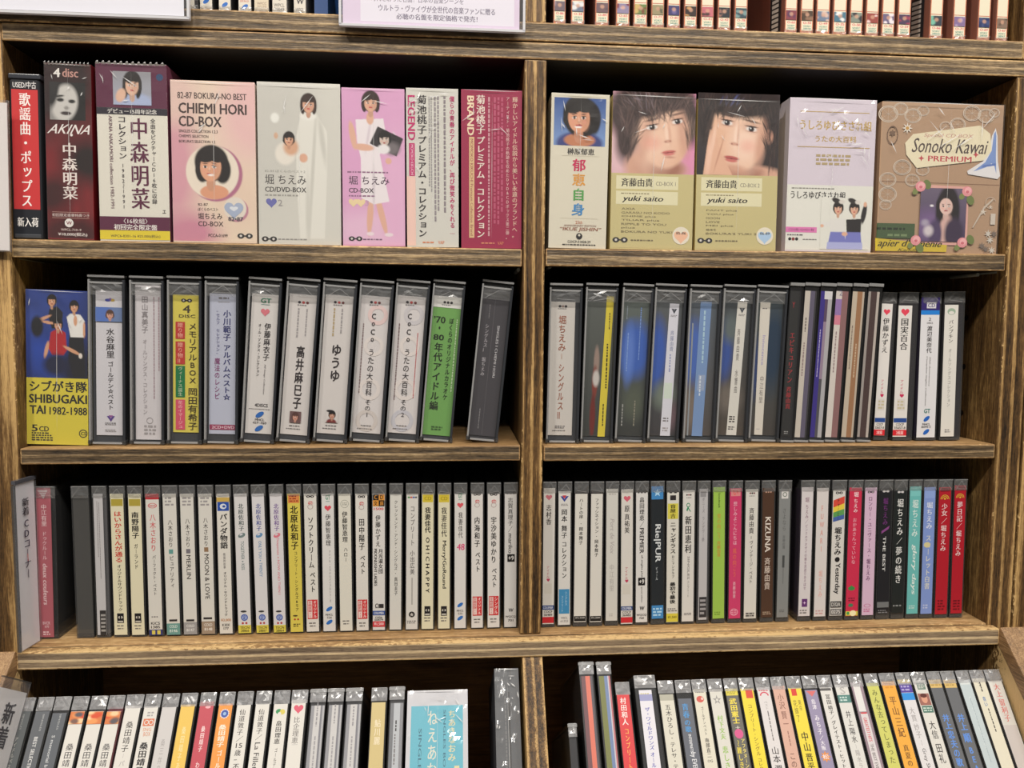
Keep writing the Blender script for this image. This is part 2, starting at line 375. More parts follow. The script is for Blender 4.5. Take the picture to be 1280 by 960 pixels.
# middle unit
UNIT = thing('display_shelf', 'brown stained plywood shelf unit of six compartments, upright divider down its middle', 'shelf', None, (0, 0, Z3T - .015))
UZ = UNIT.location.z
def ub(name, *a, **k):
    a = list(a); o = board(name, UNIT, *a, **k); o.location.z = -UZ; return o
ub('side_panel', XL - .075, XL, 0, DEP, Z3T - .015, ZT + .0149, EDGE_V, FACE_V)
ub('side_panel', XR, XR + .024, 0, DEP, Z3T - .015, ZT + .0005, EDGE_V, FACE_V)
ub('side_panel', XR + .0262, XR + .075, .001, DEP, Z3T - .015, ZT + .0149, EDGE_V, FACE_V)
ub('top_board', XL, XR + .026, -.0008, DEP, ZT + .0006, ZT + .0146, EDGE_H, FACE_H)
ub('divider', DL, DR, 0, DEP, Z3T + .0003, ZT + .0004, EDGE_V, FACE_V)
ub('shelf_board', XL + .0009, DL - .0009, -.0005, DEP, Z1B + .0005, Z1T, EDGE_H, FACE_H, dz=-.0018)
ub('shelf_board', DR + .0009, XR - .0018, -.0005, DEP, Z1B - .0005, Z1T - .0008, EDGE_H, FACE_H, dz=.0014)
ub('shelf_board', XL + .0009, DL - .0009, -.0005, DEP, Z2B - .0003, Z2T, EDGE_H, FACE_H, dz=.0009)
ub('shelf_board', DR + .0009, XR - .0018, -.0005, DEP, Z2B, Z2T, EDGE_H, FACE_H)
ub('floor_board', XL, XR, .0005, DEP, Z3T - .015, Z3T, EDGE_H, FACE_H)
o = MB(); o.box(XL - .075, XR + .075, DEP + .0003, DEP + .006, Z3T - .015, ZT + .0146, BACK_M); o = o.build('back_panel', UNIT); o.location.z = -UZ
for px, py in ((684, 333.5), (1231, 340.5), (37, 324), (646, 337), (1206, 343)):
    a = P(px, py, .03); pin = MB()
    seg = 10; zc = a[2] - .0015
    vs = [(a[0] + .0017 * math.cos(2 * math.pi * i / seg), y, zc + .0017 * math.sin(2 * math.pi * i / seg)) for y in (.012, .05) for i in range(seg)]
    pin.add(vs, [list(range(seg)), list(range(2 * seg - 1, seg - 1, -1))] + [(i, (i + 1) % seg, seg + (i + 1) % seg, seg + i) for i in range(seg)], ink((150, 150, 140), .3))
    pin = pin.build('shelf_pin', UNIT); pin.location.z = -UZ
for zz in (1.365, 1.317, 1.271):                        # peg holes in the right side wall
    hole = MB(); n = 12
    hole.add([(XR - .0003, .05 + .0028 * math.cos(2 * math.pi * i / n), zz + .0028 * math.sin(2 * math.pi * i / n)) for i in range(n)], [list(range(n))], ink((28, 20, 12)))
    hole = hole.build('peg_hole', UNIT); hole.location.z = -UZ

# upper unit standing on it
TZ0, TZ1 = ZT + .0153, ZT + .0308
UP = thing('upper_shelf_unit', 'plywood shelf unit stacked on top, only its bottom boards showing under the orange-footed CDs', 'shelf', None, (0, 0, TZ0))
def upb(name, *a, **k): o = board(name, UP, *a, **k); o.location.z = -TZ0; return o
upb('bottom_board', XL - .03, XR + .003, -.002, DEP, TZ0, TZ1, EDGE_H, FACE_H)
upb('divider', DL, DR - .001, 0, DEP, TZ1, TZ1 + .19, EDGE_V, FACE_V)
upb('side_panel', XR + .0035, XR + .075, 0, DEP, TZ0, TZ1 + .19, EDGE_V, FACE_V)
upb('side_panel', XL - .075, XL - .0305, 0, DEP, TZ0, TZ1 + .19, EDGE_V, FACE_V)
upb('top_board', XL - .075, XR + .075, 0, DEP, TZ1 + .1902, TZ1 + .206, EDGE_H, FACE_H)
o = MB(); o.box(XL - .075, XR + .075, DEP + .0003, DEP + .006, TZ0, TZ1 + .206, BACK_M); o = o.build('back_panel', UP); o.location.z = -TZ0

# sloping bin below
ZR0 = 1.0605
BT = R(35)                                              # the cases in the bin lean back this much
BA = R(44)                                              # slope of the trim boards and of the divider edge
BXL, BXR = -.3690, .5085
BIN = thing('sloping_cd_bin', 'sloping plywood display bin under the shelves with wide slanted side boards', 'display bin', None, (0, 0, 0))
board('rail', BIN, BXL, BXR, -.010, -.0002, ZR0 - .0012, Z3T - .0158 + .0145, RAIL_H, FACE_H)
Ls = .34; dy, dz = -math.sin(BA), -math.cos(BA); A = (-.0105, Z3T + .0006)
def off(a, l, n): return (a[0] + dy * l - dz * n, a[1] + dz * l + dy * n)   # l along the slope, n below its face
for x0, x1 in ((BXL - .085, BXL), (BXR, BXR + .085)):
    mb = MB(); mb.prism_x([A, off(A, Ls, 0), off(A, Ls, .014), off(A, .0, .014)], x0, x1, TRIM_M); mb.build('slanted_side_board', BIN, .0012)
for x0, x1 in ((BXL - .018, BXL - .0003), (BXR + .0003, BXR + .018)):
    mb = MB(); a, b = off(A, .006, .0143), off(A, Ls, .0143)
    mb.prism_x([a, b, (b[0], 0), (.16, 0), (.16, Z3T - .0165), (-.0012, Z3T - .0165)], x0, x1, FACE_V); mb.build('side_panel', BIN)
mb = MB(); DA = (-.0085, ZR0 - .0015); q = R(37)
d0 = (DA[0] - math.sin(q) * .30, DA[1] - math.cos(q) * .30)
mb.prism_x([DA, d0, (.14, d0[1]), (.14, ZR0 - .0015)], .0606, .0785, EDGE_V); o = mb.build('divider', BIN, .0008)
mb = MB(); mb.box(BXL, BXR, .1403, .158, .62, ZR0 - .0015, BINBACK_M); mb.build('back_panel', BIN)
BH = .1285                                              # height of a case
BT0 = (-.012, P(300, 865, -.012)[2])                    # where the case tops lie
def binpt(l, n=0.0): return (BT0[0] - math.sin(BT) * l + math.cos(BT) * n, BT0[1] - math.cos(BT) * l - math.sin(BT) * n)
for x0, x1 in ((BXL, .0605), (.0786, BXR)):
    mb = MB(); mb.prism_x([binpt(BH + .0005, -.03), binpt(BH + .0145, -.03), binpt(BH + .0145, .15), binpt(BH + .0005, .15)], x0, x1, FACE_H); mb.build('sloping_floor_board', BIN)
mb = MB(); e = binpt(BH + .02, -.035); mb.box(BXL, BXR, e[0] - .03, e[0] - .014, 0, e[1], FACE_H); mb.build('front_panel', BIN)

# the room around
mb = MB(); mb.box(-2.5, 3, .20, .25, 0, 2.7, ink((190, 186, 178))); struct(mb.build('wall_back'))
mb = MB(); mb.box(-2.5, 3, -2.2, .25, -.05, -.0005, ink((140, 132, 122))); struct(mb.build('floor'))

# ------------------------------------------------------------------ builders for the cases
def place(q, yt, yb, Y, zs, name, label, cat, group, k=.985):
    """stand a case on the shelf at height zs: q = left and right pixel of its top, left and right pixel of its foot"""
    a, b, c, d = P(q[0], yt, Y), P(q[1], yt, Y), P(q[2], yb, Y), P(q[3], yb, Y)
    w = ((b[0] - a[0]) + (d[0] - c[0])) / 2 * k; xt, xb = (a[0] + b[0]) / 2, (c[0] + d[0]) / 2; zt = (a[2] + b[2]) / 2
    zs = (top1 if zs > 1.35 else top2 if zs > 1.2 else top3)(xb) + .0003
    an = math.atan2(xt - xb, zt - zs); h = math.hypot(xt - xb, zt - zs)
    t = thing(name, label, cat, group, (xb, Y, zs + (w / 2 + .001) * abs(math.sin(an)) + .0002), (0, an, 0))
    return t, w, h
def wrapper(t, w, h, seed, amp=.0009, z0=None, name='wrapper', mat=None):
    """crinkled end of the clear wrap, with its triangular fold"""
    r = random.Random(seed); mb = MB(); z0 = h - .0105 if z0 is None else z0; z1 = h + .0002; nx, nz = 6, 4
    vs = []
    for j in range(nz + 1):
        for i in range(nx + 1):
            u, v = i / nx, j / nz; e = 0 if i in (0, nx) or j in (0,) else r.random() * amp
            tri = .0006 * max(0, 1 - abs(u - .5) * 2 - v * .9)
            vs.append((-w / 2 * .97 + w * .97 * u + (r.uniform(-.1, .1) * w / nx if 0 < i < nx else 0), -.0003 - e - tri, z0 + (z1 - z0) * v))
    fs = []
    for j in range(nz):
        for i in range(nx):
            a = j * (nx + 1) + i; b, c, d = a + 1, a + nx + 2, a + nx + 1
            fs += [(a, b, c), (a, c, d)] if r.random() < .5 else [(a, b, d), (b, c, d)]
    mb.add(vs, fs, mat or M_WRAP)
    def line(xa, za, xb, zb, wd=.00016):
        L = math.hypot(xb - xa, zb - za); px, pz = -(zb - za) / L * wd, (xb - xa) / L * wd; y = -.0006 - amp
        mb.add([(xa + px, y, za + pz), (xa - px, y, za - pz), (xb - px, y - .0002, zb - pz), (xb + px, y - .0002, zb + pz)], [(0, 1, 2, 3)], M_FOLD)
    ax = r.uniform(-.08, .08) * w; az = z1 - r.uniform(.0005, .003)
    if r.random() < .75: line(-w * .4, z0 + .001, ax, az)
    if r.random() < .75: line(w * .4, z0 + .001, ax, az)
    line(-w * .45, z1 - .0004, w * .45, z1 - .0004, .00025)
    if r.random() < .5: line(-w * .3, z0 + r.uniform(.001, .004), w * .3, z0 + r.uniform(.001, .004), .00018)
    return mb.build(name, t)
def jewel(t, w, h, lab, items, base, pad=(.09, .12), d=.135, vz=None, seed=0, amp=.0009, wrap=True, tray=BLACK, y0=-.0004, wm=None):
    """standard jewel case seen from its spine; lab = (z foot, z top) of the paper spine; vz maps the items' v to z"""
    mb = MB(); mb.box(-w / 2 + .0009, w / 2 - .0009, .0011, d - .001, .0012, h - .0088, ink(tray, .3)); mb.build('tray', t)
    mb = MB(); mb.box(-w / 2, w / 2, 0, d, 0, h, M_SHELL); mb.build('case_shell', t, .0004)
    for z0, z1 in ((h - .0086, h - .0006), (.0004, .0036)):
        mb = MB(); mb.box(-w / 2 + .0006, w / 2 - .0006, .0006, d - .0006, z0, z1, M_LID); mb.build('hinge_ear', t)
    if lab:
        mb = MB(); x0, x1 = -w / 2 + pad[0] * w, w / 2 - pad[1] * w
        f = Face(mb, x0, x1, y0, vz); f.y = y0
        mb.add([(x0, y0, lab[0]), (x1, y0, lab[0]), (x1, y0, lab[1]), (x0, y0, lab[1])], [(0, 1, 2, 3)], ink(base))
        f.run(items); o = mb.build('spine_label', t)
    if wrap: wrapper(t, w, h, seed, amp, mat=wm)
    return t
def fat(t, w, h, lab, items, base, vz, d=.13, tray=(64, 66, 70), seed=0):
    """thick multi-disc case: clear outer box, dark tray, printed inlay behind the clear spine; lab = (u0, u1 at foot, u0, u1 at top, z foot, z top) list"""
    mb = MB(); mb.box(-w / 2 + .0016, w / 2 - .0016, .004, d - .001, .002, h - .004, ink(tray, .35)); mb.build('tray', t)
    mb = MB(); mb.box(-w / 2, w / 2, 0, d, 0, h, M_PANE); mb.build('case_shell', t, .0006)
    mb = MB(); mb.box(-w / 2, w / 2, -.0016, .004, h - .0012, h + .0008, M_RIDGE); mb.build('lid_lip', t, .0004)
    mb = MB(); mb.box(-w / 2 + .0015, w / 2 - .0015, -.0012, .0003, h - .0062, h - .0048, M_RIDGE); mb.build('lid_rib', t, .0004)
    mb = MB(); mb.box(-w / 2, -w / 2 + .0016, -.001, .003, .003, h - .003, M_RIDGE); mb.build('side_rail', t, .0004)
    mb = MB(); mb.box(w / 2 - .0022, w / 2, -.001, .003, .003, h - .003, ink((52, 54, 58), .15)); mb.build('side_rail', t, .0004)
    mb = MB(); mb.box(-w / 2 - .0006, -w / 2 + .0020, -.0014, .004, .0002, .0040, M_LID); mb.build('hinge_knuckle', t, .0005)
    mb = MB(); mb.box(w / 2 - .0020, w / 2 + .0006, -.0014, .004, .0002, .0040, M_LID); mb.build('hinge_knuckle', t, .0005)
    mb = MB(); mb.box(-w / 2 + .003, w / 2 - .003, -.0008, .002, .0006, .0024, M_RIDGE); mb.build('foot_rib', t, .0003)
    if lab:
        mb = MB(); f = Face(mb, lab[0] * w - w / 2, lab[1] * w - w / 2, .0030, vz)
        mb.add([(f.x0, .0032, lab[2]), (f.x1, .0032, lab[2]), (f.x1, .0032, lab[3]), (f.x0, .0032, lab[3])], [(0, 1, 2, 3)], ink(base))
        f.run(items); mb.build('paper_inlay', t)
    wrapper(t, w * .9, h - .006, seed, .0011, z0=h - .016)
    return t
def slim(t, w, h, strips, items=(), vz=None, d=.13, seed=0, tray=(40, 40, 42), wrapz=True):
    """slim clear case with the edges of its printed sleeves showing through; strips = (u0, u1, v0, v1, colour), v as share from the top"""
    mb = MB(); mb.box(-w / 2 + .0008, w / 2 - .0008, .0026, d - .001, .001, h - .004, ink(tray, .3)); mb.build('tray', t)
    mb = MB(); mb.box(-w / 2, w / 2, 0, d, 0, h - .0018, M_PANE); mb.build('case_shell', t, .0004)
    mb = MB(); mb.box(-w / 2 - .0004, w / 2 + .0004, -.0012, d, h - .0030, h, M_RIDGE); mb.build('lid_ridge', t, .0005)
    mb = MB(); mb.box(-w / 2, w / 2, -.0008, .003, .0002, .0022, M_RIDGE); mb.build('foot_ridge', t, .0005)
    mb = MB(); f = Face(mb, -w / 2, w / 2, .0022, lambda v: h * (1 - v))
    for u0, u1, a, b, c in strips: f.rect(u0, u1, a, b, c)
    f.vm = vz or f.vm; f.run(items); mb.build('paper_inlay', t)
    return t
def film(t, w, h, seed, amp=.0012, seam=.5, creases=6, dots=False):
    """shrink film over the front of a box: loose at the top, a seam down the middle, a few sharp creases drawn as pale glints"""
    r = random.Random(seed); mb = MB(); nx, nz = 26, 40; rid = []
    for _ in range(14):
        rid.append((r.uniform(-.5, .5) * w, h * (1 - abs(r.gauss(0, .22))), r.uniform(0, math.pi), r.uniform(.002, .006), r.uniform(.3, 1)))
    vs = []
    for j in range(nz + 1):
        for i in range(nx + 1):
            x, z = (i / nx - .5) * w, j / nz * h; e = 0
            for cx_, cz_, a, wd, s in rid:
                dx, dz_ = x - cx_, z - cz_; dist = abs(-dx * math.sin(a) + dz_ * math.cos(a)); along = abs(dx * math.cos(a) + dz_ * math.sin(a))
                e += s * max(0, 1 - dist / wd) * max(0, 1 - along / (.35 * w))
            edge = min(1, min(i, nx - i) / 2, min(j, nz - j) / 2)
            vs.append((x, -.0007 - amp * e * edge * (.25 + .75 * (j / nz) ** 2), z))
    fs = [(j * (nx + 1) + i, j * (nx + 1) + i + 1, (j + 1) * (nx + 1) + i + 1, (j + 1) * (nx + 1) + i) for j in range(nz) for i in range(nx)]
    mb.add(vs, fs, M_FILM)
    def crease(x0, z0, x1, z1, wd):  # flat white sliver standing in for the highlight on a crease
        L = math.hypot(x1 - x0, z1 - z0); px, pz = -(z1 - z0) / L * wd, (x1 - x0) / L * wd; y = -.0008 - amp * .5
        mb.add([(x0, y, z0), ((x0 + x1) / 2 - px, y, (z0 + z1) / 2 - pz), (x1, y, z1), ((x0 + x1) / 2 + px, y - .00004, (z0 + z1) / 2 + pz)], [(0, 1, 2), (0, 2, 3)], M_CREASE)
    if seam: crease((seam - .5) * w, h * .05, (seam - .5) * w + .0004, h * .97, .00018)
    for _ in range(creases):
        x, z = r.uniform(-.45, .45) * w, h * (1 - abs(r.gauss(0, .16))) - .004; a = r.uniform(0, math.pi); L = r.uniform(.08, .3) * w
        x1, z1 = x + L * math.cos(a), z - L * abs(math.sin(a))
        if abs(x1) < w / 2: crease(x, min(z, h * .985), x1, z1, r.uniform(.0003, .0006))
    crease(-w * .49, h * .996, w * .49, h * .990, .0004)
    o = mb.build('shrink_film', t, 0, False)
    return o
def carton(t, w, h, items, base, vz, d=.12, pics=(), side=None, seed=0, filmamp=.0012, creases=6, seam=.5, films=True, step=.000012):
    mb = MB(); mb.box(-w / 2, w / 2, 0, d, 0, h, ink(side or base)); f0 = mb.mi(ink(base)); mb.m[2] = f0
    f = Face(mb, -w / 2, w / 2, -.0001, vz, step)
    f.run(items); mb.build('carton', t, 0)
    for a in pics: a[0].build(t, -w / 2 + a[1] * w, -w / 2 + a[2] * w, a[5] if len(a) > 5 else -.00006, vz(a[4]), vz(a[3]))
    if films: film(t, w, h, seed, filmamp, seam, creases)
    return t

# ------------------------------------------------------------------ box sets on the upper shelf
Y1 = .004
def vmap(y0, sc, yt, yb, h): return lambda v: max(.0012, h * (yb - (y0 + v / sc)) / (yb - yt))
INKD = (40, 36, 38)
def dots(v, u=.5, k=1, c=(50, 48, 48)): return [('e', u - .12 * k, v, .1 * k, c, .75), ('e', u + .12 * k, v, .1 * k, c, .75), ('r', u - .06 * k, u + .06 * k, v - 3, v + 3, c), ('e', u - .12 * k, v, .035 * k, (215, 210, 205)), ('e', u + .12 * k, v, .035 * k, (215, 210, 205))]
G1L, G1R = 'box sets on the upper left shelf', 'box sets on the upper right shelf'
def box1(q, yt, yb, y0, label, zs, grp, cat='CD box set', name='disc_box_set'):
    t, w, h = place(q, yt, yb, Y1, zs, name, label, cat, grp); return t, w, h, vmap(y0, 3.842, yt, yb, h)
ZL, ZRR = Z1T - .0004, Z1T - .0002
# section divider
t, w, h, vm = box1((11, 49.5, 16, 54), 94, 296, 60, 'black and red section divider box reading USED at the left end of its shelf', Z1T, None, 'section divider', 'section_divider')
vm = vmap(60, 3.69, 94, 296, h)
mb = MB(); mb.box(-w / 2, w / 2, 0, .1, 0, h, ink((44, 46, 50), .25)); mb.build('case', t, .0012)
mb = MB(); mb.box(-w / 2 - .0002, w / 2 + .0012, -.0012, .1, h - .0035, h + .0006, ink((60, 62, 68), .2)); mb.build('lid', t, .0008)
mb = MB(); mb.box(-w / 2 + .002, w / 2 - .001, -.001, .004, .0004, .004, ink((70, 72, 76), .2)); mb.build('foot_clip', t, .0008)
mb = MB(); f = Face(mb, -w / 2 + .0015, w / 2 - .0015, -.0002, vm)
f.run([('r', 0, 1, 140, 192, (44, 44, 48)), ('r', 0, 1, 192, 735, (196, 62, 64)), ('r', 0, 1, 735, 862, (40, 42, 48)), ('h', 'USED/中古', .06, .94, 155, 187, (235, 232, 230), 0),
       ('v', '歌謡曲・ポップス', .5, 205, 728, .44, (240, 232, 228), 1), ('h', '新入荷', .12, .92, 772, 815, (238, 234, 230), 1)]); mb.build('card_insert', t)
# tall red box
t, w, h, vm = box1((55, 114, 59.5, 119), 80.5, 300, 60, 'dark red CD box with a black and white portrait, beside the black and red divider', Z1T - .0001, G1L)
vm = vmap(60, 3.69, 80.5, 300, h)
pc = Pic(60, 220, (120, 22, 30)); pc.el(.3, .1, .9, .3, (40, 12, 16), .8); pc.el(.9, .55, .5, .12, (30, 8, 12), 1, 20); pc.el(.1, .75, .5, .1, (60, 10, 16), 1, -20); pc.el(.5, .97, .7, .1, (70, 14, 20), .8); pc.noise(.25, 3, 8)
p2 = Pic(44, 44, (150, 148, 146)); p2.el(.85, .45, .45, 1.0, (22, 20, 22), .3); p2.el(.35, -.05, .55, .3, (30, 28, 30), .4); p2.el(.42, .55, .36, .5, (205, 202, 198), .25, 12); p2.el(.3, .47, .1, .05, (30, 28, 28), .5); p2.el(.62, .5, .1, .05, (40, 38, 38), .5); p2.el(.28, .37, .13, .03, (60, 58, 56), .6, -8); p2.el(.47, .68, .07, .05, (150, 146, 142), .7); p2.el(.45, .82, .15, .05, (60, 50, 52), .4); p2.el(.1, .2, .16, .5, (36, 34, 36), .5, 10)
carton(t, w, h, [('h', '4', .19, .34, 97, 138, (240, 236, 230), 2), ('h', 'disc', .38, .72, 97, 136, (200, 150, 140), 1), ('h', 'AKINA', .03, .93, 352, 395, (238, 230, 226), 0, .12), ('e', .55, 400, .03, (238, 230, 226)),
    ('v', '中森明菜', .5, 435, 702, .33, (238, 226, 220), 1), ('r', .1, .9, 757, 759, (190, 150, 140)), ('h', '初回限定豪華特典つき', .1, .9, 764, 779, (225, 205, 198)), ('r', .1, .9, 784, 786, (190, 150, 140)),
    ('e', .46, 808, .095, (235, 230, 226)), ('h', 'W', .40, .52, 800, 816, (120, 20, 30), 1), ('h', 'WPCL-710~9', .28, .72, 834, 845, (225, 205, 198)), ('h', '¥10,000(税込)', .22, .85, 852, 871, (235, 225, 220), 1)],
    (110, 20, 28), vm, .12, [(pc, 0, 1, 78, 885), (p2, .1, .86, 160, 332, -.00008)], (100, 20, 26), 11, .0010, 5)
def crimp(t, w, h, c=(225, 222, 220)):
    mb = MB(); n = 12
    for i in range(n):
        x = -w / 2 + w * (i + .5) / n; e = w / n * .36
        mb.add([(x - e, -.0012, h - .0016), (x + e, -.0012, h - .0016), (x + e * .6, -.0026, h + .0001), (x - e * .6, -.0026, h + .0001), (x, -.0012, h + .0016)], [(0, 1, 2, 3), (3, 2, 4)], M_CREASE)
    mb.build('film_crimp', t)
crimp(t, w, h)
t, w, h, vm = box1((119, 208, 124.5, 214), 80, 301, 60, 'white CD box with plum top, plum characters and a yellow foot strip', Z1T - .0003, G1L)
vm = vmap(60, 3.69, 80, 301, h); PL = (92, 28, 62)
pc = Pic(48, 36, (130, 130, 140)).grad((150, 150, 156), (170, 174, 190)); pc.el(.55, .98, .5, .35, (170, 182, 214), .3); pc.face(.5, .42, .17, (224, 184, 160), (40, 34, 34), (190, 90, 90), True, 1.0, 6); pc.el(.2, .72, .12, .22, (224, 184, 160), .3, 30)
carton(t, w, h, [('r', 0, 1, 75, 275, PL), ('r', 0, 1, 276, 306, (34, 28, 44)), ('h', 'デビュー15周年記念', .15, .85, 280, 302, (235, 232, 226), 1), ('e', .9, 132, .05, (40, 70, 110)),
    ('v', '全曲をピクチャーCD16枚に収録', .79, 320, 716, .075, (50, 44, 50)), ('v', '中森明菜', .59, 318, 746, .27, PL, 1), ('v', 'コレクション', .35, 312, 512, .125, (50, 40, 50), 1), ('v', '1982〜1991', .35, 528, 742, .07, (50, 40, 50)),
    ('s', 'AKINA NAKAMORI collection 1982-1991', .165, .215, 312, 738, (120, 90, 100)), ('h', 'エ', .9, .95, 742, 757, INKD, 1), ('r', 0, 1, 776, 840, PL), ('h', '〈16枚組〉', .34, .68, 784, 808, (235, 228, 225)), ('h', '初回完全限定盤', .2, .82, 811, 838, (240, 235, 230), 1),
    ('r', 0, 1, 840, 892, (226, 205, 52)), ('h', 'WPC6-8301-16 ¥25,000(税込)', .15, .86, 858, 876, (60, 50, 40))], (226, 222, 210), vm, .12, [(pc, .24, .78, 110, 262, -.0004)], (110, 60, 80), 12, .0010, 6)
crimp(t, w, h, (180, 160, 140))
# pink box with a round portrait
t, w, h, vm = box1((212, 319, 216, 322), 103, 303, 80, 'pink CD box with a portrait in a white circle', Z1T - .0004, G1L)
pc = Pic(110, 200, (232, 214, 192)); pc.el(.02, .55, .3, .4, (216, 160, 172), 1); pc.el(.95, .2, .4, .3, (232, 192, 190), 1); pc.el(.2, .95, .35, .12, (206, 140, 160), 1); pc.el(.8, .75, .3, .2, (230, 206, 186), 1); pc.el(.05, .1, .3, .15, (226, 196, 186), 1)
pc.el(.515, .575, .325, .174, (178, 112, 140), .05); pc.el(.48, .565, .315, .168, (236, 224, 208), .05)
pc.el(.47, .5, .2, .105, (30, 24, 24), .12); pc.el(.36, .56, .08, .07, (30, 24, 24), .2); pc.el(.6, .55, .1, .085, (30, 24, 24), .2); pc.el(.5, .69, .17, .045, (222, 160, 128), .12); pc.face(.46, .535, .125, (228, 170, 138), (32, 24, 24), (206, 96, 90), True, .5, 6, -.1); pc.el(.46, .583, .04, .006, (250, 244, 240), .5)
pc.el(.765, .8, .14, .075, (190, 132, 152), .05); pc.el(.745, .79, .135, .072, (228, 218, 206), .05)
DK = (72, 56, 54)
carton(t, w, h, [('h', '82-87 BOKURA-NO BEST', .08, .9, 140, 170, DK, 1), ('h', 'CHIEMI HORI', .09, .9, 190, 240, DK, 2), ('h', 'CD-BOX', .09, .6, 252, 302, DK, 2), ('h', 'SINGLES COLLECTION 1.2.3', .09, .55, 317, 331, DK, 1), ('h', "CHIEMI'S SELECTION", .09, .44, 341, 354, DK, 1), ('h', "BOKURA'S SELECTION 1.2", .09, .52, 366, 379, DK, 1),
    ('h', '82-87', .3, .42, 667, 679, DK), ('h', 'ぼくらのベスト', .3, .54, 688, 704, DK), ('h', '堀ちえみ', .3, .59, 714, 744, (50, 40, 42), 0), ('h', 'CD-BOX', .3, .6, 754, 777, (50, 40, 42)), ('hr', .73, 695, .115, (168, 180, 204)), ('h', '♥', .68, .78, 680, 702, (222, 226, 232)), ('h', '82•87', .66, .84, 730, 750, (60, 60, 72), 1),
    ('h', 'PCCA-01699', .42, .65, 814, 829, DK)] + dots(821, .86, .42), (226, 205, 186), vm, .12, [(pc, 0, 1, 84, 858)], (205, 190, 176), 13, .0006, 3)
# white box
t, w, h, vm = box1((320, 426, 323.5, 427), 107, 305, 80, 'off-white CD box with a woman in white standing on its front', Z1T - .0006, G1L)
pc = Pic(110, 200, (214, 212, 204)); pc.el(.15, .3, .5, .5, (205, 203, 196), 1); pc.poly([(.52, .2), (.72, .19), (.84, .3), (.84, .5), (.8, .97), (.5, .97), (.46, .6), (.47, .32)], (228, 226, 218)); pc.el(.66, .55, .02, .4, (206, 204, 196), 1, 4); pc.el(.78, .35, .03, .14, (206, 204, 196), 1, -8); pc.el(.6, .8, .03, .2, (210, 208, 200), 1)
pc.el(.61, .2, .1, .03, (236, 234, 228), .3); pc.face(.615, .135, .068, (222, 172, 146), (58, 40, 34), (196, 90, 84), True, .9, 0)
pc.el(.33, .44, .12, .07, (232, 226, 216), .3); pc.el(.4, .4, .09, .05, (216, 170, 140), .5); pc.face(.375, .355, .05, (220, 168, 138), (36, 28, 28), (190, 90, 84), True, .4); pc.el(.55, .465, .05, .028, (222, 174, 148), .3); pc.el(.22, .33, .025, .02, (214, 176, 150), .4); pc.el(.21, .22, .05, .03, (238, 238, 232), .5)
GR = (84, 76, 74)
carton(t, w, h, [('h', '82-84 ぼくらのベスト2', .08, .57, 507, 520, (160, 158, 152)), ('h', '堀 ちえみ', .08, .58, 530, 577, (88, 84, 82)), ('h', 'CD/DVD-BOX', .08, .58, 589, 613, (66, 62, 62), 1), ('t', .08, .58, 622, 636, 1, (160, 158, 152), 3), ('hr', .155, 664, .065, (110, 112, 176)), ('h', '2', .235, .29, 650, 680, (160, 156, 156)), ('t', .23, .62, 835, 846, 1, (150, 148, 144), 5)] + dots(840, .125, .42), (214, 212, 204), vm, .12, [(pc, 0, 1, 92, 865)], (196, 192, 184), 14, .0006, 3)
# pink woman box
t, w, h, vm = box1((426, 506, 428.5, 507), 111, 308, 90, 'lilac pink CD box with a woman in a white dress holding a record sleeve', Z1T - .0008, G1L)
pc = Pic(90, 220, (222, 168, 206)); pc.el(.5, .9, .8, .12, (230, 190, 216), 1); pc.el(.85, .7, .2, .4, (228, 180, 212), 1)
for sx in (.44, .62): pc.el(sx, .8, .05, .14, (226, 178, 158), .3, 4 if sx < .5 else -14)
pc.el(.44, .93, .06, .012, (236, 220, 226), .3); pc.el(.74, .935, .07, .012, (236, 220, 226), .3)
pc.poly([(.22, .2), (.66, .19), (.72, .33), (.6, .42), (.75, .72), (.5, .74), (.3, .7), (.3, .45), (.24, .34)], (238, 230, 234)); pc.el(.5, .62, .02, .12, (216, 204, 212), 1); pc.el(.42, .3, .02, .1, (220, 208, 216), 1, 10)
pc.el(.17, .3, .05, .09, (226, 180, 158), .3, -10); pc.el(.34, .375, .17, .022, (226, 180, 158), .3, 5); pc.el(.45, .19, .06, .04, (224, 176, 152), .3)
pc.poly([(.57, .24), (.98, .315), (.87, .43), (.44, .35)], (52, 46, 50)); pc.el(.8, .38, .12, .04, (120, 112, 116), .8); pc.face(.675, .325, .075, (214, 196, 186), (26, 22, 24), (170, 80, 80), True, .4); pc.el(.66, .385, .1, .03, (236, 232, 234), .4); pc.el(.74, .46, .05, .02, (226, 180, 158), .3)
pc.face(.46, .095, .1, (226, 176, 150), (56, 38, 36), (196, 90, 90), True, .8)
carton(t, w, h, [('t', .08, .75, 475, 488, 1, (150, 110, 140), 2), ('h', '堀 ちえみ', .1, .75, 500, 542, (86, 66, 84)), ('h', 'CD-BOX', .1, .5, 558, 580, (70, 54, 68), 1), ('t', .1, .58, 590, 602, 1, (150, 110, 140), 4), ('hr', .17, 628, .075, (236, 214, 170)), ('hr', .29, 628, .075, (236, 214, 170)), ('h', '3', .36, .42, 616, 642, (200, 160, 186)), ('t', .32, .65, 800, 812, 1, (130, 96, 124), 6)] + dots(803, .2, .5), (222, 168, 206), vm, .12, [(pc, 0, 1, 80, 838)], (200, 150, 186), 15, .0007, 4)
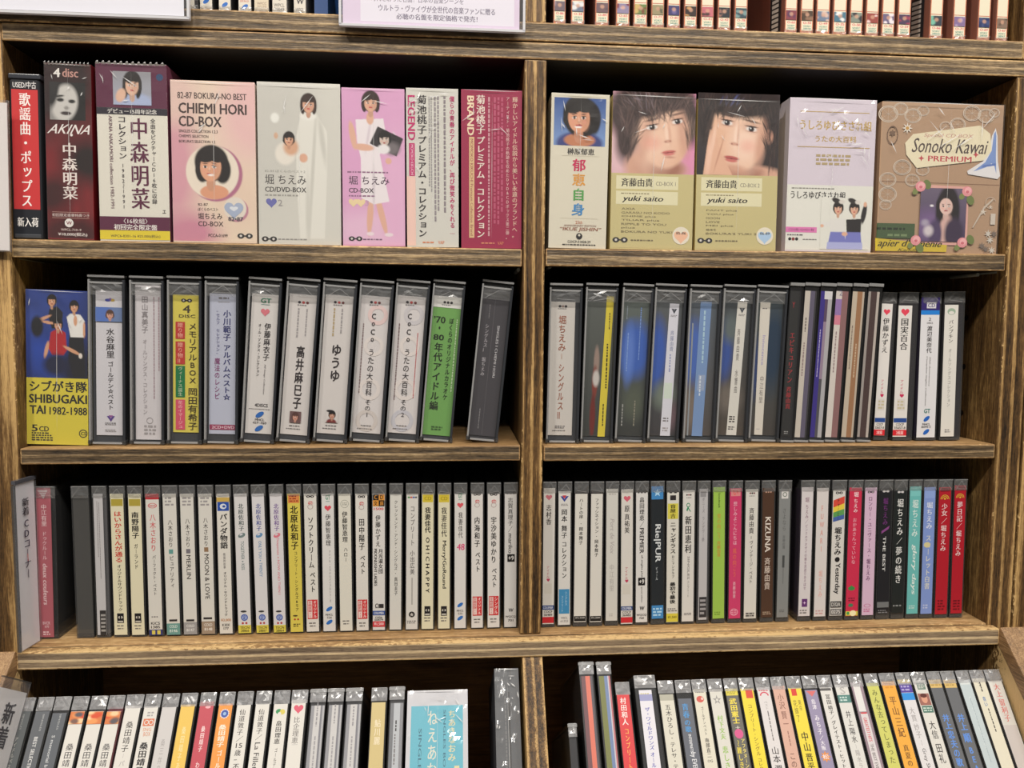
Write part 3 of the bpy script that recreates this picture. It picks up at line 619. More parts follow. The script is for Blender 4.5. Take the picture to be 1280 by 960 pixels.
# two narrow text boxes
t, w, h, vm = box1((507, 573, 508.5, 574), 111, 309.5, 90, 'silver white CD box with magenta and black vertical writing', Z1T - .001, G1L)
MG = (196, 34, 108)
carton(t, w, h, [('s', 'LEGEND', .03, .17, 115, 330, MG, 2), ('r', .05, .16, 343, 500, MG), ('s', 'MOMOKO KIKUCHI', .08, .135, 350, 495, (238, 200, 216)), ('r', 0, .17, 502, 842, (240, 204, 192)), ('v', '菊池桃子', .3, 112, 302, .19, (46, 40, 44), 1), ('v', 'プレミアム・コレクション', .3, 308, 797, .17, (46, 40, 44), 2),
    ('t', .42, .5, 120, 580, 2, (160, 157, 158), 2, True), ('t', .52, .64, 118, 790, 2, (150, 142, 147), 3, True), ('t', .7, .77, 118, 800, 1, (140, 130, 136), 4, True), ('v', '僕らの青春のアイドルが、再び微笑みをくれる…', .88, 115, 782, .1, MG, 1), ('h', 'VAP', .6, .72, 812, 828, (226, 140, 100)), ('t', .3, .55, 815, 826, 1, (226, 140, 100), 5)], (214, 212, 204), vm, .12, [], (190, 188, 180), 16, .0015, 12)
t, w, h, vm = box1((576, 653, 576, 652.5), 113, 310, 90, 'crimson CD box with white and gold vertical writing beside the middle divider', Z1T - .0012, G1L)
CR = (240, 226, 214)
carton(t, w, h, [('s', 'BRAND', .1, .21, 118, 306, (244, 222, 190), 2), ('r', .13, .215, 312, 795, (222, 190, 142)), ('s', 'MOMOKO KIKUCHI Premium Collection Brand', .15, .195, 322, 785, (150, 70, 70)), ('v', '菊池桃子', .32, 112, 300, .15, CR, 1), ('v', 'プレミアム・コレクション', .32, 308, 797, .14, CR, 2),
    ('t', .43, .48, 122, 790, 1, (214, 160, 170), 2, True), ('t', .52, .7, 122, 795, 3, (190, 84, 116), 3, True), ('v', 'アーティスト・菊池桃子の軌跡を収めたDVD&CDボックス第二弾。', .765, 118, 802, .06, (236, 190, 190)), ('v', '輝かしいアイドル伝説から美しい永遠のブランドへ。', .885, 118, 795, .09, (238, 200, 180)), ('h', 'VAP', .6, .7, 812, 828, (222, 130, 100)), ('t', .33, .55, 815, 826, 1, (222, 140, 110), 5)], (158, 32, 74), vm, .12, [], (140, 30, 66), 17, .0012, 9)
# right hand compartment
t, w, h, vm = box1((689, 763, 685, 757.5), 118, 312, 90, 'narrow cream CD box with four big characters in red, gold, green and blue', Z1T - .0006, G1R)
vm = vmap(90, 3.84, 118, 312, h)
pc = Pic(64, 56, (70, 100, 160)).grad((52, 84, 150), (130, 160, 210)); pc.el(.5, .95, .45, .25, (60, 70, 130), .2); pc.el(.5, .88, .3, .14, (196, 130, 96), .2); pc.el(.54, .4, .36, .42, (26, 20, 22), .12); pc.el(.78, .45, .12, .3, (26, 20, 22), .3); pc.face(.48, .42, .21, (224, 162, 130), (28, 22, 22), (190, 70, 70), True, .4, -6); pc.el(.47, .605, .07, .02, (250, 246, 240), .5)
cs = [(200, 40, 90), (222, 156, 66), (88, 160, 84), (58, 136, 196)]
carton(t, w, h, [('h', '榊原郁恵', .29, .76, 368, 399, INKD, 1)] + [('v', k, .5, a, a + 64, .235, c, 2) for k, a, c in zip('郁恵自身', (418, 488, 560, 632), cs)] + [('r', .2, .85, 404, 405, (200, 190, 170)), ('r', .2, .85, 706, 707, (200, 190, 170)), ('h', '25th', .46, .58, 718, 733, (196, 120, 90)), ('h', 'ANNIVERSARY EDITION', .26, .82, 737, 746, (140, 100, 90)), ('h', '“IKUE JISHIN”', .18, .9, 750, 771, (150, 96, 76), 1, .02), ('e', .53, 793, .055, (36, 34, 36)), ('e', .53, 788, .02, (214, 208, 192)), ('h', 'COCP-31828-29', .33, .73, 814, 826, INKD), ('t', .24, .82, 830, 840, 1, INKD, 2)], (220, 214, 196), vm, .12, [(pc, .05, .94, 128, 356)], (196, 188, 168), 18, .0012, 8)
def yuki(q, yt, yb, y0, sc, label, dv, pic, no, lines, hc, seed, yrs):
    t, w, h, vm = box1(q, yt, yb, y0, label, Z1T - .0004, G1R); vm = vmap(y0, sc, yt, yb, h)
    LB, TX = (226, 220, 184), (60, 54, 50)
    it = [('r', 0, 1, 490 + dv, 862, (202, 190, 138)), ('r', .06, .81, 502 + dv, 566 + dv, LB), ('h', '斉藤由貴', .12, .5, 514 + dv, 554 + dv, (44, 38, 38), 1), ('h', 'CD-BOX ' + no, .54, .78, 528 + dv, 547 + dv, (140, 134, 120)), ('r', .06, .81, 576 + dv, 640 + dv, LB), ('t', .12, .46, 583 + dv, 593 + dv, 1, (150, 140, 110), 2), ('h', 'yuki saito', .13, .62, 598 + dv, 632 + dv, (40, 34, 34), 1, .06)]
    for i, s in enumerate(lines): it.append(('h', s, .13, .13 + .042 * len(s), 657 + dv + i * 18.5, 667 + dv + i * 18.5, (126, 116, 86)))
    it += dots(814, .12, .42) + [('t', .25, .58, 809, 820, 1, (120, 110, 84), 3), ('e', .86, 788, .105, (232, 224, 206)), ('hr', .86, 793, .085, hc), ('h', yrs, .8, .92, 770, 782, (70, 64, 60), 1)]
    carton(t, w, h, it, (202, 190, 138), vm, .12, [(pic, 0, 1, 100 + dv, 490 + dv)], (196, 178, 120), seed, .0008, 5)
HB = [(60, 44, 42), (84, 64, 60), (110, 88, 84), (46, 34, 34), (70, 54, 52)]
pc = Pic(120, 116, (206, 160, 170)).grad((176, 136, 148), (222, 172, 186)); pc.el(.97, .55, .16, .6, (226, 150, 186), .8); pc.el(.06, .75, .14, .3, (226, 190, 196), .9)
pc.el(.4, .26, .46, .36, (66, 50, 50), .3, -8); pc.el(.2, .5, .15, .36, (70, 54, 54), .5, 8); pc.el(.9, .3, .14, .34, (70, 54, 56), .5, -8)
pc.el(.42, .92, .26, .22, (214, 168, 146), .4); pc.el(.6, .95, .3, .14, (206, 160, 140), .5)
pc.el(.66, .93, .2, .12, (170, 118, 100), .6); pc.el(.62, .53, .30, .40, (230, 186, 160), .12, -10); pc.el(.52, .62, .2, .28, (240, 204, 182), 1.2); pc.el(.68, .42, .22, .18, (238, 200, 176), 1.2); pc.el(.86, .5, .07, .25, (206, 156, 136), 1, -8, .7); pc.el(.38, .62, .07, .24, (212, 164, 144), 1, 14, .7)
for ex, ey, s in ((.475, .43, 1), (.78, .35, .92)):
    pc.el(ex, ey - .02, .1 * s, .06, (196, 148, 130), 1, -12, .5); pc.el(ex, ey, .068 * s, .027, (236, 228, 224), .4, -10); pc.el(ex + .004, ey, .034, .032, (52, 38, 38), .35); pc.el(ex, ey, .014, .016, (22, 16, 18), .5); pc.el(ex - .01, ey - .012, .009, .009, (250, 250, 250), .5)
    pc.el(ex, ey - .03, .078 * s, .009, (54, 38, 36), .6, -12); pc.el(ex + .005, ey + .03, .06 * s, .006, (170, 116, 104), .9, -10, .6); pc.el(ex, ey - .095, .095 * s, .014, (88, 64, 58), .9, -15, .8)
pc.el(.69, .5, .018, .12, (214, 164, 142), 1, -8, .6); pc.el(.655, .5, .02, .12, (248, 218, 198), 1, -8, .8); pc.el(.67, .595, .045, .02, (204, 152, 132), .8, -8, .8); pc.el(.645, .6, .01, .007, (150, 96, 84), .6); pc.el(.7, .59, .01, .007, (150, 96, 84), .6)
pc.el(.685, .725, .085, .02, (206, 116, 110), .4, -8); pc.el(.69, .75, .07, .02, (214, 130, 124), .5, -8); pc.el(.685, .733, .078, .006, (140, 66, 66), .6, -8); pc.el(.7, .79, .06, .014, (204, 154, 136), .9); pc.el(.48, .62, .1, .08, (236, 166, 150), 1.2, 0, .5)
pc.el(.32, .14, .3, .17, (58, 44, 44), .35, 10); pc.el(.64, .1, .34, .14, (66, 50, 50), .4, -8)
pc.strands(.4, .16, .36, .17, 120, HB, -20, 22, .1, 1); pc.strands(.68, .12, .28, .12, 70, HB, 30, 20, .09, 2); pc.strands(.22, .5, .11, .32, 70, HB, 8, 12, .12, 3); pc.strands(.92, .34, .07, .26, 40, HB, -6, 10, .11, 4); pc.strands(.48, .28, .16, .07, 26, HB, -16, 16, .07, 5, .005)
pc.strands(.35, .1, .22, .08, 16, [(130, 116, 126), (120, 104, 110)], -20, 20, .06, 6)
yuki((766, 870.5, 761, 866), 120, 313.5, 90, 3.84, 'olive cream CD box with a large portrait, the left one of the pair', 0, pc, '1', ['AXIA', 'GARASU NO KODO', 'CHIME plus', 'TILIAR plus', 'RIPPLE TO YOU', 'plus', 'BOKURA NO YUKI 1'], (238, 190, 160), 19, '85-86')
HB = [(40, 30, 30), (60, 46, 44), (78, 60, 56), (30, 24, 26), (52, 40, 42)]
pc = Pic(120, 116, (60, 56, 62)).grad((70, 62, 66), (40, 38, 44)); pc.el(.5, .3, .55, .5, (52, 40, 40), .3); pc.el(.88, .6, .14, .5, (48, 38, 40), .5); pc.el(.7, 1.0, .36, .12, (214, 168, 146), .4)
pc.el(.6, .97, .2, .1, (168, 118, 100), .6); pc.el(.5, .5, .33, .45, (232, 188, 160), .12, -4); pc.el(.88, .52, .05, .09, (206, 154, 132), .4); pc.el(.58, .6, .18, .3, (244, 212, 192), 1.2); pc.el(.5, .28, .2, .14, (240, 202, 178), 1.2); pc.el(.78, .62, .06, .28, (204, 152, 130), 1, 8, .7); pc.el(.46, .93, .16, .06, (204, 152, 130), .8, 8, .7)
pc.poly([(.08, 1), (.12, .66), (.15, .44), (.22, .48), (.29, .72), (.42, .96), (.44, 1)], (228, 182, 156)); pc.el(.2, .56, .02, .16, (242, 204, 182), .8, 8); pc.el(.27, .74, .01, .2, (196, 144, 122), 1, 16, .8); pc.el(.15, .78, .03, .2, (240, 200, 178), 1, 6)
for ex, ey in ((.36, .36), (.66, .43)):
    pc.el(ex, ey - .02, .1, .06, (190, 140, 122), 1, 8, .5); pc.el(ex, ey, .066, .028, (236, 228, 224), .4, 8); pc.el(ex, ey, .034, .034, (50, 36, 36), .35); pc.el(ex, ey, .014, .016, (22, 16, 18), .5); pc.el(ex - .01, ey - .012, .009, .009, (250, 250, 250), .5)
    pc.el(ex, ey - .032, .078, .009, (48, 34, 34), .6, 8); pc.el(ex, ey + .032, .06, .006, (166, 112, 100), .9, 8, .6); pc.el(ex, ey - .095, .1, .013, (74, 54, 50), .9, 12, .85)
pc.el(.47, .5, .02, .14, (248, 220, 202), 1, 4, .8); pc.el(.5, .5, .014, .12, (210, 160, 138), 1, 4, .5); pc.el(.455, .615, .05, .02, (204, 150, 130), .8, 6, .8); pc.el(.425, .615, .01, .007, (150, 94, 82), .6); pc.el(.49, .625, .01, .007, (150, 94, 82), .6)
pc.el(.425, .785, .09, .022, (190, 98, 94), .4, 8); pc.el(.42, .815, .075, .024, (204, 116, 110), .5, 8); pc.el(.423, .796, .082, .006, (128, 58, 58), .6, 8); pc.el(.62, .64, .09, .07, (236, 164, 148), 1.2, 0, .45)
pc.el(.3, .1, .38, .16, (46, 36, 36), .4, 10); pc.el(.7, .12, .34, .17, (46, 36, 36), .4, -10); pc.el(.1, .28, .09, .26, (48, 38, 38), .5, 6)
pc.strands(.45, .12, .42, .13, 130, HB, 20, 26, .1, 11); pc.strands(.9, .5, .08, .42, 70, HB, -4, 10, .12, 12); pc.strands(.1, .3, .07, .25, 40, HB, 8, 10, .1, 13); pc.strands(.34, .22, .14, .06, 22, HB, 24, 16, .07, 14, .005); pc.strands(.66, .22, .14, .08, 24, HB, -10, 16, .08, 15, .005)
pc.strands(.4, .08, .14, .05, 12, [(84, 88, 140), (96, 96, 130)], 20, 20, .05, 16)
yuki((872.5, 975, 867, 970.5), 125, 314, 90, 3.842, 'olive cream CD box whose portrait rests a cheek on one hand', 6, pc, '2', ['PANT plus', 'YOU plus', 'MOON', 'LOVE', 'ME! plus', 'est', "BOKURA'S YUKI 2"], (176, 204, 232), 20, '86-89')
# wrapped lavender box
t, w, h, vm = box1((987.5, 1097, 980, 1089), 124, 313.5, 90, 'pale lavender CD box in loose crinkled wrap with two girls on its foot', Z1T - .0002, G1R)
GD = (196, 164, 92)
pc = Pic(90, 84, (228, 227, 219))
for k, (cx_, top, sk) in enumerate(((.35, (226, 224, 220), 0), (.68, (38, 34, 36), 1))):
    pc.poly([(cx_ - .13, .6), (cx_ + .14, .6), (cx_ + .19, 1), (cx_ - .2, 1)], (122, 126, 196)); pc.poly([(cx_ - .2, .86), (cx_ + .19, .86), (cx_ + .2, 1), (cx_ - .21, 1)], (176, 180, 224))
    pc.poly([(cx_ - .16, .42), (cx_ + .15, .4), (cx_ + .15, .66), (cx_ - .14, .66)], top); pc.face(cx_, .22, .075, (226, 178, 152), (36, 28, 28), (190, 80, 80), True, .2); pc.el(cx_ - .04, .06, .1, .05, (50, 44, 44), .3, 20); pc.el(cx_ + .07, .08, .06, .04, (220, 214, 206), .4)
pc.el(.88, .3, .05, .2, (40, 36, 38), .3, 10); pc.el(.9, .12, .035, .05, (226, 178, 152), .3); pc.el(.12, .52, .2, .05, (226, 224, 220), .3, -6); pc.el(.03, .55, .04, .03, (226, 178, 152), .4); pc.el(.5, .7, .06, .04, (226, 178, 152), .4)
carton(t, w, h, [('r', 0, 1, 540, 862, (228, 227, 219)), ('r', .12, .92, 192, 195, GD), ('h', 'うしろゆびさされ組', .12, .95, 232, 278, GD, 1), ('h', 'うたの大百科', .3, .78, 305, 335, GD, 1), ('r', .1, .94, 358, 361, GD), ('t', .32, .78, 390, 448, 3, (180, 160, 120), 3),
    ('t', .05, .55, 552, 562, 1, (140, 138, 130), 2), ('h', 'うしろゆびさされ組', .04, .68, 570, 606, (44, 40, 42), 1), ('r', 0, .36, 742, 768, (226, 130, 186)), ('h', 'CD2枚+DVD1枚', .03, .33, 748, 762, (120, 50, 100)), ('t', .02, .22, 775, 786, 1, (90, 86, 90), 4), ('e', .05, 800, .018, (40, 36, 40)), ('e', .09, 800, .018, (140, 60, 60)), ('e', .13, 800, .018, (40, 36, 40)), ('t', .2, .36, 797, 806, 1, (130, 126, 126), 5)],
    (216, 206, 218), vm, .12, [(pc, .4, .97, 598, 846, -.0004)], (196, 188, 200), 21, .0030, 16)
# kraft scrapbook box
t, w, h, vm = box1((1102, 1256, 1093, 1246.5), 129.5, 316, 90, 'wide kraft-brown CD box decorated with lace, roses and a name tag', Z1T, G1R)
vm = vmap(90, 3.84, 129.5, 316, h); U = lambda x, v=500: (x - 125 - (868 - v) * .035) / 600
LC = (214, 200, 184); mb = MB()
def pts(*a): return [(U(x, v), v) for x, v in a]
it = [('p', pts((140, 530), (735, 535), (735, 532), (140, 526)), (140, 108, 86))]
for x, v, r in ((180, 210, .08), (240, 185, .06), (300, 215, .07), (350, 190, .05), (180, 520, .07), (180, 590, .075), (170, 640, .05), (250, 460, .075), (300, 520, .06), (350, 470, .055), (590, 195, .075), (660, 205, .07), (520, 250, .065), (460, 262, .05), (700, 190, .045)):
    it += [('ring', U(x, v), v, r, LC, .09, .8), ('ring', U(x, v), v, r * .84, LC, .07, .8)]
    for k in range(4): a = k * math.pi / 4; it.append(('p', [(U(x, v) + r * math.cos(a + .025), v + r * 440 * math.sin(a + .025)), (U(x, v) + r * math.cos(a), v + r * 440 * math.sin(a)), (U(x, v) - r * math.cos(a + .025), v - r * 440 * math.sin(a + .025)), (U(x, v) - r * math.cos(a), v - r * 440 * math.sin(a))], LC))
it += [('st', U(272, 275), 275, .045, (232, 226, 214), 8, .4), ('e', U(272, 275), 275, .014, (196, 150, 80)), ('ring', U(200, 310), 310, .045, (110, 86, 70), .12, 1.6), ('st', U(200, 300), 300, .03, (120, 96, 78), 6, .5)]
it += [('p', pts((690, 300), (708, 262), (718, 300), (722, 420), (735, 490), (722, 505), (575, 485), (570, 470), (650, 420), (678, 370)), (226, 224, 226)), ('p', pts((700, 290), (708, 276), (712, 300), (712, 400), (716, 480), (704, 440), (690, 430), (664, 450), (600, 472), (660, 425), (690, 370)), (126, 152, 206)), ('p', pts((650, 440), (712, 430), (712, 440), (640, 452)), (98, 124, 186))]
it += [('p', pts((262, 345), (300, 302), (630, 252), (682, 290), (690, 372), (650, 418), (320, 462), (268, 400)), (232, 222, 192)), ('h', 'Special CD-BOX', U(345), U(585), 296, 318, (196, 150, 140), 0, .03), ('h', 'Sonoko Kawai', U(288), U(655), 320, 388, (84, 72, 70), 0, .04), ('h', 'PREMIUM', U(372), U(588), 402, 428, (190, 74, 84), 1), ('st', U(342, 415), 415, .025, (190, 74, 84), 4, .4), ('st', U(612, 392), 392, .025, (190, 74, 84), 4, .4)]
it += [('p', pts((345, 540), (580, 545), (575, 830), (330, 825)), (222, 170, 160))]
it += [('p', pts((128, 728), (315, 728), (312, 800), (124, 800)), (72, 92, 62)), ('t', U(135), U(300), 745, 765, 1, (40, 50, 36), 3), ('t', U(190), U(300), 775, 795, 1, (120, 140, 100), 5), ('p', pts((120, 800), (475, 828), (472, 866), (120, 864)), (206, 182, 60)), ('h', 'apier d’arménie', U(125, 830), U(440, 830), 806, 850, (60, 54, 34), 1, .06), ('h', 'Kandis', U(230, 855), U(330, 855), 848, 862, (60, 54, 34), 0, .1)]
it += [('ring', U(690, 620), 620, .045, (196, 180, 164), .1, 1.0, 24, 20, 300), ('p', pts((600, 740), (655, 640), (700, 600), (705, 605), (660, 650), (605, 742)), (200, 186, 170)), ('st', U(655, 665), 665, .03, (214, 204, 190), 5, .3), ('st', U(690, 640), 640, .02, (214, 204, 190), 5, .3), ('r', U(698), U(722), 672, 725, (206, 196, 184))]
for k, (x, v) in enumerate(((650, 830), (690, 800), (670, 845), (700, 850), (710, 770), (680, 770))): it.append(('st', U(x, v), v, .035, ((120, 108, 100), (206, 200, 190))[k % 2], 7, .35))
pc = Pic(64, 74, (92, 76, 110)).grad((110, 98, 120), (72, 58, 92)); pc.el(.2, .7, .3, .3, (120, 96, 140), .9); pc.el(.6, .45, .26, .5, (34, 28, 34), .2); pc.face(.56, .34, .14, (230, 196, 186), (34, 26, 30), (176, 84, 90), False, 1.2, -6); pc.el(.55, .85, .16, .35, (214, 176, 168), .3, 10); pc.el(.75, .85, .2, .3, (60, 46, 72), .4); pc.el(.35, .88, .14, .3, (80, 64, 100), .4); pc.el(.2, .8, .1, .1, (210, 200, 206), .8); pc.el(.12, .65, .08, .06, (170, 160, 180), .9); pc.el(.25, .33, .04, .02, (240, 236, 240), .6)
carton(t, w, h, it, (178, 147, 120), vm, .12, [(pc, U(343), U(572), 556, 812, -.0013)], (170, 138, 110), 22, .0010, 6, .55, False, .000006)
for x, v, lx in ((340, 550, (372, 540)), (572, 568, (590, 610)), (328, 808, (350, 845)), (560, 815, (600, 800))):
    mb = MB(); f = Face(mb, -w / 2, w / 2, -.0014, vm, .00001)
    f.run([('e', U(lx[0]), lx[1], .03, (112, 126, 72), 1.3, 30), ('e', U(x - 25), v + 25, .022, (126, 136, 80), 1.2, -40), ('e', U(x), v, .042, (226, 150, 156), .95), ('e', U(x) + .006, v - 4, .028, (238, 178, 180), .9, 20), ('e', U(x) + .002, v + 3, .014, (206, 112, 124), .8)]); mb.build('pink_rose', t)
film(t, w, h, 22, .0016, .55, 9).location.y = -.0012

# ------------------------------------------------------------------ thick cases on the middle shelf
Y2 = .012
G2L, G2R = 'thick disc cases on the middle left shelf', 'disc cases on the middle right shelf'
def fatcase(q, yt, yb, lab, v0, v1, base, items, label, grp=G2L, tray=(64, 66, 70), seed=0, pic=None, y=Y2):
    """lab = left and right pixel of the paper at its top, then at its foot; v in quarter pixels below 330"""
    t, w, h = place(q, yt, yb, y, Z2T, 'multi_disc_case', label, 'CD case', grp); vm = vmap(330, 4, yt, yb, h)
    if lab:
        W = ((q[1] - q[0]) + (q[3] - q[2])) / 2
        u0 = ((lab[0] - q[0] + q[0] * 0) / W + (lab[2] - q[2]) / W) / 2; u1 = u0 + ((lab[1] - lab[0]) + (lab[3] - lab[2])) / 2 / W
        u0 = max(.05, u0); u1 = min(.95, u1); fat(t, w, h, (u0, u1, vm(v1), vm(v0)), items, base, vm, seed=seed, tray=tray)
        if pic: pic[0].build(t, w * (u0 + (u1 - u0) * pic[1] - .5), w * (u0 + (u1 - u0) * pic[2] - .5), .0024, vm(pic[4]), vm(pic[3]), 'small_photo')
    else: fat(t, w, h, None, [], base, vm, seed=seed, tray=tray)
    return t, w, h, vm
TX, GY, LG = (62, 58, 60), (120, 116, 116), (160, 156, 156)
# yellow carton at the left end
t, w, h = place((31, 110.5, 33.5, 110.5), 364, 555, .012, Z2T, 'disc_box_set', 'yellow CD box with a dark blue photograph of three men above black lettering', 'CD box set', None); vm = vmap(330, 4, 364, 555, h)
pc = Pic(84, 108, (30, 52, 120)).grad((34, 56, 128), (24, 40, 104)); pc.el(.25, .3, .4, .3, (48, 72, 150), 1); pc.el(.3, .75, .5, .3, (28, 62, 150), 1); pc.el(.85, .9, .3, .3, (16, 22, 52), .8); pc.noise(.3, 3, 6)
SK = (214, 160, 126)
pc.poly([(.7, .48), (.93, .48), (.96, .98), (.76, .98), (.68, .8)], (22, 22, 30)); pc.poly([(.66, .3), (.72, .26), (.88, .27), (.95, .34), (.93, .53), (.72, .53)], (232, 230, 226)); pc.el(.8, .34, .03, .06, SK, .3); pc.face(.78, .19, .055, SK, (24, 20, 22), (150, 80, 70), True, .1); pc.el(.94, .44, .02, .09, SK, .3)
pc.poly([(.38, .22), (.5, .18), (.6, .25), (.58, .42), (.42, .44), (.36, .3)], (26, 26, 32)); pc.el(.27, .33, .15, .018, SK, .3, -22); pc.el(.36, .37, .12, .016, SK, .3, 8); pc.face(.42, .13, .055, SK, (24, 20, 22), (150, 80, 70), True, .2, 8); pc.el(.18, .42, .1, .12, (20, 22, 32), .4)
pc.poly([(.4, .48), (.52, .43), (.64, .48), (.66, .68), (.6, .74), (.42, .74), (.36, .66)], (178, 32, 40)); pc.el(.74, .68, .15, .02, SK, .3, 24); pc.el(.33, .68, .03, .1, SK, .3, 14); pc.el(.88, .74, .03, .03, (230, 220, 210), .4); pc.face(.52, .4, .055, SK, (24, 20, 22), (150, 80, 70), True, .1); pc.el(.48, .85, .2, .12, (20, 26, 60), .6)
carton(t, w, h, [('h', 'シブがき隊', .05, .985, 582, 638, (34, 32, 28), 2), ('h', 'SHIBUGAKI', .04, .985, 650, 694, (34, 32, 28), 2), ('h', 'TAI', .05, .31, 706, 748, (34, 32, 28), 2), ('h', '1982-1988', .37, .985, 712, 750, (34, 32, 28), 1), ('h', '5', .08, .18, 802, 836, (34, 32, 28), 1), ('h', 'CD', .2, .36, 810, 835, (34, 32, 28), 1), ('t', .08, .42, 838, 884, 4, (60, 56, 40), 4), ('ring', .92, 842, .07, (60, 56, 40), .2), ('h', 'CS', .88, .97, 834, 850, (60, 56, 40), 1)], (216, 200, 62), vm, .12, [(pc, 0, 1, 136, 568)], (180, 166, 60), 30, .0007, 4)
OB = [('e', .36, 200, .05, (60, 56, 60), .9), ('e', .5, 200, .05, (190, 80, 80), .9), ('e', .64, 200, .05, (120, 70, 70), .9), ('t', .3, .7, 210, 218, 1, GY, 3)]
pc = Pic(40, 20, (110, 130, 170)); pc.el(.25, .5, .3, .8, (90, 120, 190), .8); pc.face(.5, .55, .1, (210, 160, 140), (90, 66, 56), (180, 90, 90), True, .6)
V = [('p', [(.36, 768), (.5, 796), (.64, 768), (.56, 768), (.5, 780), (.44, 768)], (96, 70, 140)), ('p', [(.42, 764), (.5, 776), (.58, 764)], (150, 90, 150))]
fatcase((110, 156, 111, 158), 346, 558, (118, 154, 117.5, 155), 136, 866, (208, 206, 210), [('e', .42, 182, .1, (70, 80, 160), .5), ('e', .58, 182, .08, (190, 160, 80), .6), ('st', .5, 178, .07, (120, 90, 160), 5), ('v', '水谷麻里', .5, 322, 475, .3, TX), ('v', 'ゴールデン☆ベスト', .5, 490, 737, .21, TX)] + V + [('t', .3, .7, 800, 815, 2, GY, 4), ('t', .3, .7, 835, 850, 2, LG, 5)], 'thick white-spined disc case with a small photo band, beside the yellow box', seed=31, pic=(pc, 0, 1, 218, 290))
fatcase((161, 205.5, 163.5, 205), 347, 556, (166, 204.5, 168.5, 201.5), 105, 882, (206, 202, 204), [('v', '田山真美子', .34, 160, 348, .24, (140, 134, 136)), ('v', 'オールソングス・コレクション', .34, 375, 755, .17, (164, 158, 160)), ('t', .62, .7, 165, 725, 1, (170, 150, 156), 5, True), ('t', .8, .87, 165, 550, 1, (176, 150, 156), 6, True), ('ring', .5, 785, .12, LG, .2), ('t', .3, .72, 805, 860, 3, LG, 7)], 'thick disc case with very faint grey writing, left of the yellow-spined case', seed=32)
fatcase((209, 252, 209, 252.5), 347, 556, (215.5, 251, 213, 247.5), 155, 846, (212, 198, 88), dots(183, .5, .9) + [('h', '4', .36, .64, 206, 244, (70, 62, 50)), ('h', 'DISC', .22, .82, 253, 268, (70, 62, 50)), ('r', .1, .44, 290, 375, (184, 62, 56)), ('v', '贈り物', .27, 294, 371, .2, (226, 170, 150)), ('r', .1, .44, 388, 502, (184, 62, 56)), ('v', '贈り物Ⅱ', .27, 392, 498, .2, (226, 170, 150)), ('r', .1, .44, 510, 668, (34, 116, 70)), ('v', 'ヴィーナス誕生', .27, 515, 664, .17, (190, 200, 170)), ('r', .1, .44, 680, 832, (206, 84, 106)), ('v', '花のイマージュ', .27, 685, 828, .17, (236, 190, 190)),
    ('v', 'メモリアルBOX', .72, 292, 602, .32, (70, 60, 40)), ('v', '岡田有希子', .72, 618, 836, .36, (70, 60, 40))], 'thick disc case with yellow spine carrying red, green and pink blocks', seed=33)
fatcase((256, 299, 255, 297.5), 348, 556, (261, 297, 259, 295), 150, 856, (184, 188, 204), [('t', .32, .68, 165, 178, 1, GY, 5), ('t', .3, .7, 188, 194, 1, LG, 6), ('v', '小川範子', .62, 230, 386, .28, (52, 56, 110), 1), ('v', 'アルバムベスト☆', .62, 402, 686, .27, (52, 56, 110), 1), ('v', '−セルフ セレクション−', .3, 228, 458, .13, (110, 110, 150)), ('v', '魔法のレシピ', .28, 470, 682, .2, (140, 70, 120)), ('r', .02, .98, 808, 834, (150, 64, 92)), ('h', '2CD+DVD', .1, .9, 814, 829, (226, 200, 210), 1)], 'thick disc case with bluish spine, navy writing and a maroon foot strip', seed=34)
GT = lambda a, c=(60, 130, 100): [('h', 'GT', .32, .7, a, a + 24, c, 2), ('r', .34, .66, a + 30, a + 33, (120, 150, 140))]
LEAF = lambda a, k=.17: [('e', .5, a, k, (46, 104, 180), .5, 35)]
fatcase((310.5, 354, 301, 341.5), 350, 557, (315, 350, 304, 339.5), 157, 862, (214, 210, 206), GT(177) + [('hr', .5, 246, .16, (214, 120, 130)), ('v', '伊藤麻衣子', .62, 300, 492, .24, TX, 1), ('s', 'All Songs Collection', .56, .63, 505, 662, GY, 0, .03), ('v', 'オール・ソングス・コレクション', .34, 305, 572, .11, TX, 1), ('h', '4DISCS', .3, .78, 709, 725, TX, 1), ('t', .1, .9, 734, 740, 1, GY, 6)] + LEAF(765) + [('h', 'MHCL', .34, .68, 785, 797, TX, 1), ('h', '457~460', .26, .76, 801, 812, TX)] + LEAF(835), 'thick white-spined disc case with a pink heart above and two blue ovals below', seed=35)
pc = Pic(24, 22, (110, 84, 84)); pc.face(.5, .52, .22, (206, 150, 130), (90, 60, 56), (150, 60, 60), True, .6)
fatcase((359, 401.5, 345, 386.5), 351, 557.5, (362.5, 399, 348, 384), 160, 872, (212, 207, 203), OB + [('t', .3, .4, 230, 395, 1, LG, 7, True), ('t', .6, .68, 230, 395, 1, LG, 8, True), ('v', '高井麻巳子', .52, 418, 742, .3, (52, 46, 48), 2), ('t', .3, .7, 822, 832, 1, GY, 8), ('t', .2, .76, 838, 846, 1, GY, 9)], 'thick white-spined disc case with a square brown portrait near its foot', seed=36, pic=(pc, .3, .7, 752, 810))
pc = Pic(24, 24, (212, 207, 203)); pc.el(.5, 1, .4, .3, (120, 50, 50), .3); pc.face(.52, .45, .2, (200, 150, 126), (30, 26, 26), (150, 70, 70), True, .1); pc.el(.35, .12, .3, .1, (30, 26, 28), .3)
